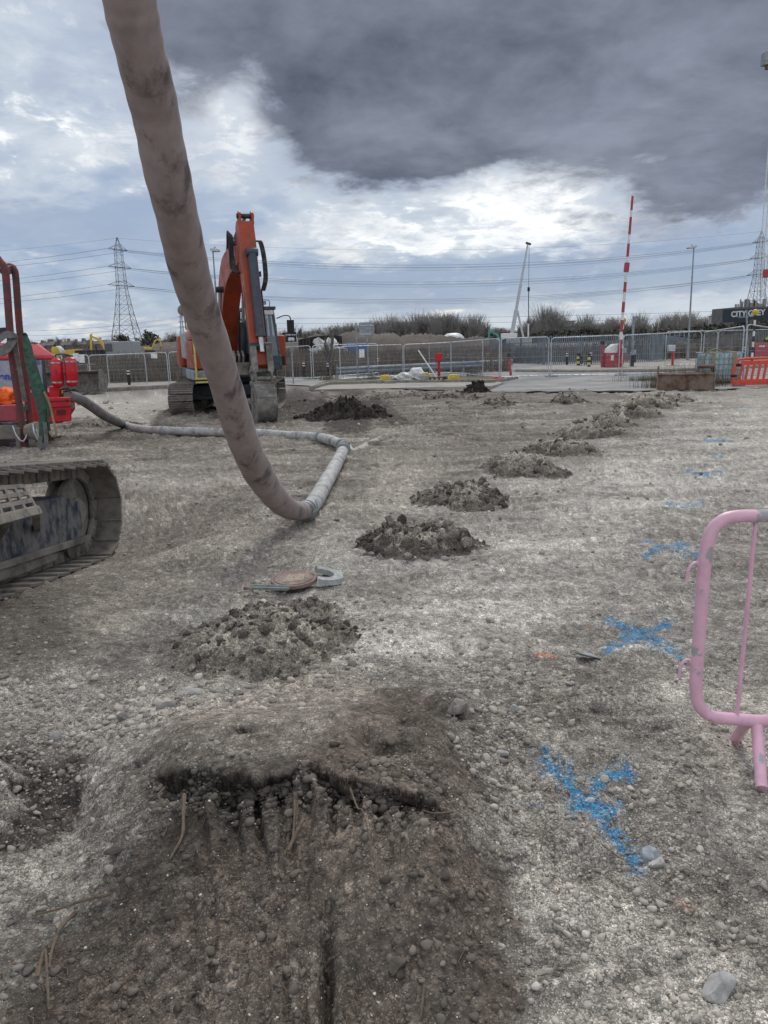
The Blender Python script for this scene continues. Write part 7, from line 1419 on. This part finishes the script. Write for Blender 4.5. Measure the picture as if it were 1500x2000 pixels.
TL = [(0, 598, 644, 230, 'low bare tree above the left end of the sheet pile wall'), (3, 620, 638, 225, 'bare bushy tree above the middle of the sheet pile wall'), (4, 640, 632, 230, 'bare tree with a thin top left of the small round one'), (1, 684, 632, 225, 'small round bare tree left of the two post sign'),
 (1, 745, 622, 220, 'dense bare tree right of the two post sign'), (0, 765, 618, 225, 'second dense bare tree right of the two post sign'), (3, 790, 624, 220, 'bare tree above the left part of the bank'), (4, 808, 622, 230, 'slender bare tree above the white sack'), (0, 832, 615, 220, 'tall bare tree left of the tallest middle one'), (1, 856, 611, 222, 'tallest bare tree of the middle clump'), (2, 885, 620, 220, 'narrow upright bare tree right of the tallest middle one'), (0, 908, 624, 228, 'bare tree between two narrow ones'), (3, 925, 628, 232, 'lower bare tree left of the dense upright one'), (2, 953, 625, 222, 'dense upright bare tree left of the crane'), (4, 972, 638, 235, 'low bare tree just left of the crane foot'),
 (3, 1012, 632, 232, 'bare tree immediately right of the crane boom'), (2, 1034, 612, 215, 'narrow upright bare tree behind the crane hook'), (1, 1066, 600, 212, 'largest bare tree, right of the crane hook'), (0, 1092, 622, 225, 'leaning bare tree at the right of the largest one'), (4, 1132, 624, 235, 'rounded bare tree right of the tower block'), (1, 1148, 634, 240, 'small bare tree above the chair'), (3, 1184, 632, 235, 'bare tree left of the barrier arm'), (0, 1204, 628, 240, 'bare tree directly behind the barrier arm'), (4, 1226, 634, 240, 'small bare tree right of the barrier arm'), (1, 1252, 632, 240, 'bare tree right of the short lamp'), (2, 1280, 624, 235, 'narrow bare tree left of the box on the red post'), (2, 1297, 620, 232, 'tallest narrow bare tree above the box post'), (3, 1312, 630, 240, 'bare tree right of the narrow pair'), (0, 1385, 610, 160, 'bare tree left of the lettered board'), (4, 1403, 616, 165, 'thin bare tree by the portable cabin'), (1, 1362, 626, 200, 'bare tree right of the tall street lamp'),
 (2, 109.5, 655, 330, 'small bare tree among the roofs on the far left'), (0, 152, 662, 330, 'low bare tree right of the dumper'), (1, 166, 660, 330, 'low bare tree left of the digger arm'), (0, 330, 648, 330, 'bare tree behind the hanging hose'), (3, 586, 632, 235, 'bare tree just right of the deliveries sign')]
for i, (k, px, top, d, lb) in enumerate(TL): tree(k, px, top-2, d, lb, rnd.uniform(1.05, 1.4) if k != 2 else 1.0, rnd.uniform(0, 6))
g = G(645, 745); tr, cr = bare_tree(21, 2.9, True, .5, 4, .35); t = thing('sapling', 'thin leafless sapling growing beside the black bollard', 'sapling', g); tr.V = [(x*.7, y*.7, z) for x, y, z in tr.V]; tr.build('trunk', 'twig_far', t); cr.build('crown', 'twig_far', t, smooth=False)
g = G(640, 744); weedclump('dead_weeds', 'clump of dry stems round the foot of the sapling', g.x, g.y, 260, (.28, .2), .5, 'weed', 15, .006)
# evergreen mass: hedges of leaf clumps
def leafmass(name, label, spec, m, seed, kind='stuff', size=.5):
    rg = np.random.RandomState(seed); Vs = []
    for (px, top, d, hw, n) in spec:
        c = P(px, 660, d); zt = P(px, top, d).z; h = zt+.7; a = rg.normal(size=(n, 3)); a /= np.linalg.norm(a, axis=1)[:, None]; rad = rg.uniform(.45, 1.05, n)**.6; lob = 1+.28*np.sin(a[:, 0]*5+px)*np.cos(a[:, 2]*4+a[:, 1]*3+px)
        p = a*(rad*lob)[:, None]*np.array([hw, hw*.8, h*.52])+np.array([c.x, d, -.7+h*.5]); s = size*rg.uniform(.5, 1.2, n)[:, None]; u = rg.normal(size=(n, 3)); u /= np.linalg.norm(u, axis=1)[:, None]; w = np.cross(u, rg.normal(size=(n, 3))); w /= np.linalg.norm(w, axis=1)[:, None]
        Vs.append(np.stack([p-u*s, p+w*s*.6, p+u*s, p-w*s*.6], 1).reshape(-1, 3))
    V = np.vstack(Vs); Fq = np.arange(len(V)).reshape(-1, 4); me = np_mesh(name, V, Fq, False); o = link(name, me, MAT[m])
    if kind: o['kind'] = kind
    o['label'] = label; return o
sp = [(px, 660-max(0, (px-600))*.014+3.5*math.sin(px*.05)-(5 if px > 1030 else 0), 215+10*math.sin(px), 5.0, 520) for px in range(600, 1330, 18)]; leafmass('hedge', 'dark undergrowth along the skyline', sp, 'ever', 2, size=.5)
leafmass('hedge', 'dark evergreen bushes before the lettered board', [(px, 647-(px-1300)*.08+3*math.sin(px*.2), 88, 2.2, 420) for px in range(1290, 1520, 13)], 'ever', 3, size=.32)
leafmass('hedge', 'dark trees along the far left horizon', [(px, 671-px*.012+2*math.sin(px*.11), 430, 9, 260) for px in range(-80, 620, 22)], 'ever', 4, size=1.2)
def everg(px, top, d, hw, label, seed):
    o = leafmass('crown', '', [(px, top, d, hw, 900)], 'ever', seed, None, .45); c = P(px, 660, d); t = thing('evergreen_tree', label, 'tree', (c.x, d, -.5)); del o['label']; o.parent = t; o.location = (-c.x, -d, .5); b = MB(); b.tube([(0, 0, 0), (0, 0, 4)], .3, 6); b.build('trunk', 'bark', t)
everg(292, 648, 230, 2.6, 'round evergreen tree right of the left pylon', 5); everg(237, 656, 235, 2.4, 'dark evergreen tree between the legs of the left pylon', 6); everg(344, 661, 300, 2.6, 'dark bush on the hill left of the hanging hose', 8); everg(1150, 640, 205, 3.4, 'dark evergreen bush above the barrier gate bollards', 7)
# ------------------------------------------------------------------ pylons and lines
def pylon(px, d, top, label, arm_az, sc_=1.0, rz=0.0, th=.22, bx=None):
    c = P(px, 662, d) if bx is None else Vector((bx, d, 0)); H = (P(px, top, d).z if top else 46.)+.5; t = thing('pylon', label, 'pylon', (c.x, d, -.5), rz, 'electricity pylons'); s = H/46.; b = MB()
    def wd(z): return float(np.interp(z, [0, 17, 26, 41, 46], [11.5, 5.6, 3.5, 2.6, .25]))/2*s
    lev = [0, 5.5, 11, 15.5, 19.5, 23, 26, 28.7, 31.3, 34, 36.5, 39, 41, 43.5, 46]; cs = [(-1, -1), (1, -1), (1, 1), (-1, 1)]
    for i, (z0, z1) in enumerate(zip(lev, lev[1:])):
        w0, w1 = wd(z0), wd(z1); z0 *= s; z1 *= s; k = max(.45, 1-z0/(60*s))
        for j in range(4):
            a, e = cs[j], cs[(j+1) % 4]; b.bar((a[0]*w0, a[1]*w0, z0), (a[0]*w1, a[1]*w1, z1), th*k*1.1); b.bar((a[0]*w0, a[1]*w0, z0), (e[0]*w1, e[1]*w1, z1), th*.5*k); b.bar((e[0]*w0, e[1]*w0, z0), (a[0]*w1, a[1]*w1, z1), th*.5*k); b.bar((a[0]*w1, a[1]*w1, z1), (e[0]*w1, e[1]*w1, z1), th*.5*k)
            if i < 3: mz = (z0+z1)/2; wm = (w0+w1)/2; b.bar((a[0]*wm, a[1]*wm, mz), ((a[0]+e[0])/2*wm, (a[1]+e[1])/2*wm, mz), th*.3)
    b.build('tower', 'pylon', t, smooth=False); tips = []; ad = Vector((math.cos(arm_az), math.sin(arm_az), 0)); sd = Vector((-ad.y, ad.x, 0))
    for z, L in ((27, 8.2), (34.2, 7.2), (41.2, 5.8)):
        for g_ in (-1, 1):
            q = MB(); w = wd(z); tip = ad*(g_*L*s)+Vector((0, 0, z*s)); z_ = z*s
            for o_ in (-1, 1): q.bar(sd*o_*w+Vector((0, 0, z_)), tip, th*.6); q.bar(sd*o_*w+Vector((0, 0, z_+2.0*s)), tip, th*.45)
            for f in (.3, .6): q.bar((sd*w+Vector((0, 0, z_))).lerp(tip, f), (sd*-w+Vector((0, 0, z_))).lerp(tip, f), th*.35)
            q.build('cross_arm', 'pylon', t, smooth=False); w_ = Matrix.Rotation(rz, 3, 'Z')@tip; tips.append(Vector(t.location)+w_)
    tips.append(Vector(t.location)+Vector((0, 0, H-.3))); return t, tips
AZ = R(68)
pL, tL = pylon(248, 300, 463, 'whole pylon on the left above the grey lorry', AZ); pR, tR = pylon(1472, 318, 451, 'pylon at the right edge above the lettered board', AZ+R(35)); pF, tF = pylon(357, 900, 612, 'faint far pylon beside the hanging hose', AZ, th=.55)
mat('pylon_far', (.34, .38, .43), .9)  # pylon steel paled and blued, haze painted into the colour
for o in pF.children: o.data.materials[0] = MAT['pylon_far']
pX, tX = pylon(None or 0, 345, None, 'pylon beyond the left edge', AZ, bx=-330)
for o in [pX]+list(pX.children): pass
def line(a, c, sag, label, r=.055, n=28):
    b = MB(); b.tube([a.lerp(c, i/n)-Vector((0, 0, sag*4*(i/n)*(1-i/n))) for i in range(n+1)], r, 4, cap=False); tag(b.build('power_line', 'wire', None, smooth=False), label, 'power line', 'power lines')
nm = ['lowest far side', 'lowest near side', 'middle far side', 'middle near side', 'upper far side', 'upper near side', 'topmost earth']
for k in range(7):
    line(tL[k], tR[k], 7.5 if k < 6 else 5.5, nm[k]+' wire strung between the left and right pylons', .06 if k < 6 else .035)
    line(tX[k], tL[k], 6.5 if k < 6 else 5, nm[k]+' wire running left from the left pylon out of the photo', .06 if k < 6 else .035)
    if k < 6: line(tL[k]+Vector((.0, 0, -.5)), tR[k]+Vector((0, 0, -.5)), 8.1, nm[k]+' wire strung between the left and right pylons, lower of its pair', .045)
for k in range(0, 6, 1):
    a = tF[k]; line(Vector((-520, 900, a.z*.9)), a, 9, ('upper', 'lower')[k % 2]+' far wire %s left of the faint pylon' % ('high', 'mid', 'low')[k//2], .10); line(a, Vector((900, 800, a.z*1.15)), 14, ('upper', 'lower')[k % 2]+' far wire %s right of the faint pylon' % ('high', 'mid', 'low')[k//2], .10)
for o in list(pX.children)+[pX]: bpy.data.objects.remove(o)

scrub('dead_scrub', 'dark undergrowth on the spoil bank', 560, 1000, 66, 84, 16000, 1.5, 'weed', 21, .03); scrub('dead_scrub', 'brush behind the palisade fence', 950, 1600, 62, 76, 9000, 1.6, 'weed', 22, .04)

def farwood(px0, px1, d0, d1, n, seed, tops, label):
    rg = np.random.RandomState(seed); px = rg.uniform(px0, px1, n); d = rg.uniform(d0, d1, n); x = (px-750)/F*d; h = np.interp(px, [t[0] for t in tops], [t[1] for t in tops])*(1+.75*fbm(px/26, px*0, seed, 4, .6))*(rg.uniform(.15, 1.0, n)**.6); a = rg.normal(0, .22, n); w = .05
    z = -.55*np.ones(n); z1 = z+h*rg.uniform(.3, .75, n); V = np.stack([np.stack([x-w, d, z1*.0+z], 1), np.stack([x+w, d, z], 1), np.stack([x+w*.6+a*h*.5, d, z+h*.6], 1), np.stack([x-w*.6+a*h*.5, d, z+h*.6], 1), np.stack([x+a*h+.02, d, z+h], 1), np.stack([x+a*h-.02, d, z+h], 1)], 1).reshape(-1, 3); i = np.arange(n)[:, None]*6
    me = np_mesh('far_wood', V, np.vstack([i+np.array([[0, 1, 2, 3]]), i+np.array([[3, 2, 4, 5]])]), False); set_tone(me, np.repeat(np.array((.20, .185, .17))*rg.uniform(.7, 1.2, n)[:, None], 6, 0)); o = link('far_wood', me, MAT['stone']); o['kind'] = 'stuff'; o['label'] = label
farwood(560, 1010, 240, 275, 17000, 3, [(560, 5), (700, 6.5), (740, 7.5), (850, 8.5), (960, 7), (1010, 4)], 'band of bare branches on the skyline left of the crane'); farwood(1000, 1420, 240, 275, 13000, 4, [(1000, 5), (1060, 9), (1110, 5.5), (1180, 6), (1290, 7), (1420, 6)], 'band of bare branches on the skyline right of the crane')
farwood(-60, 420, 400, 430, 6000, 6, [(-60, 6), (150, 6), (420, 8)], 'thin bare growth along the far left horizon')
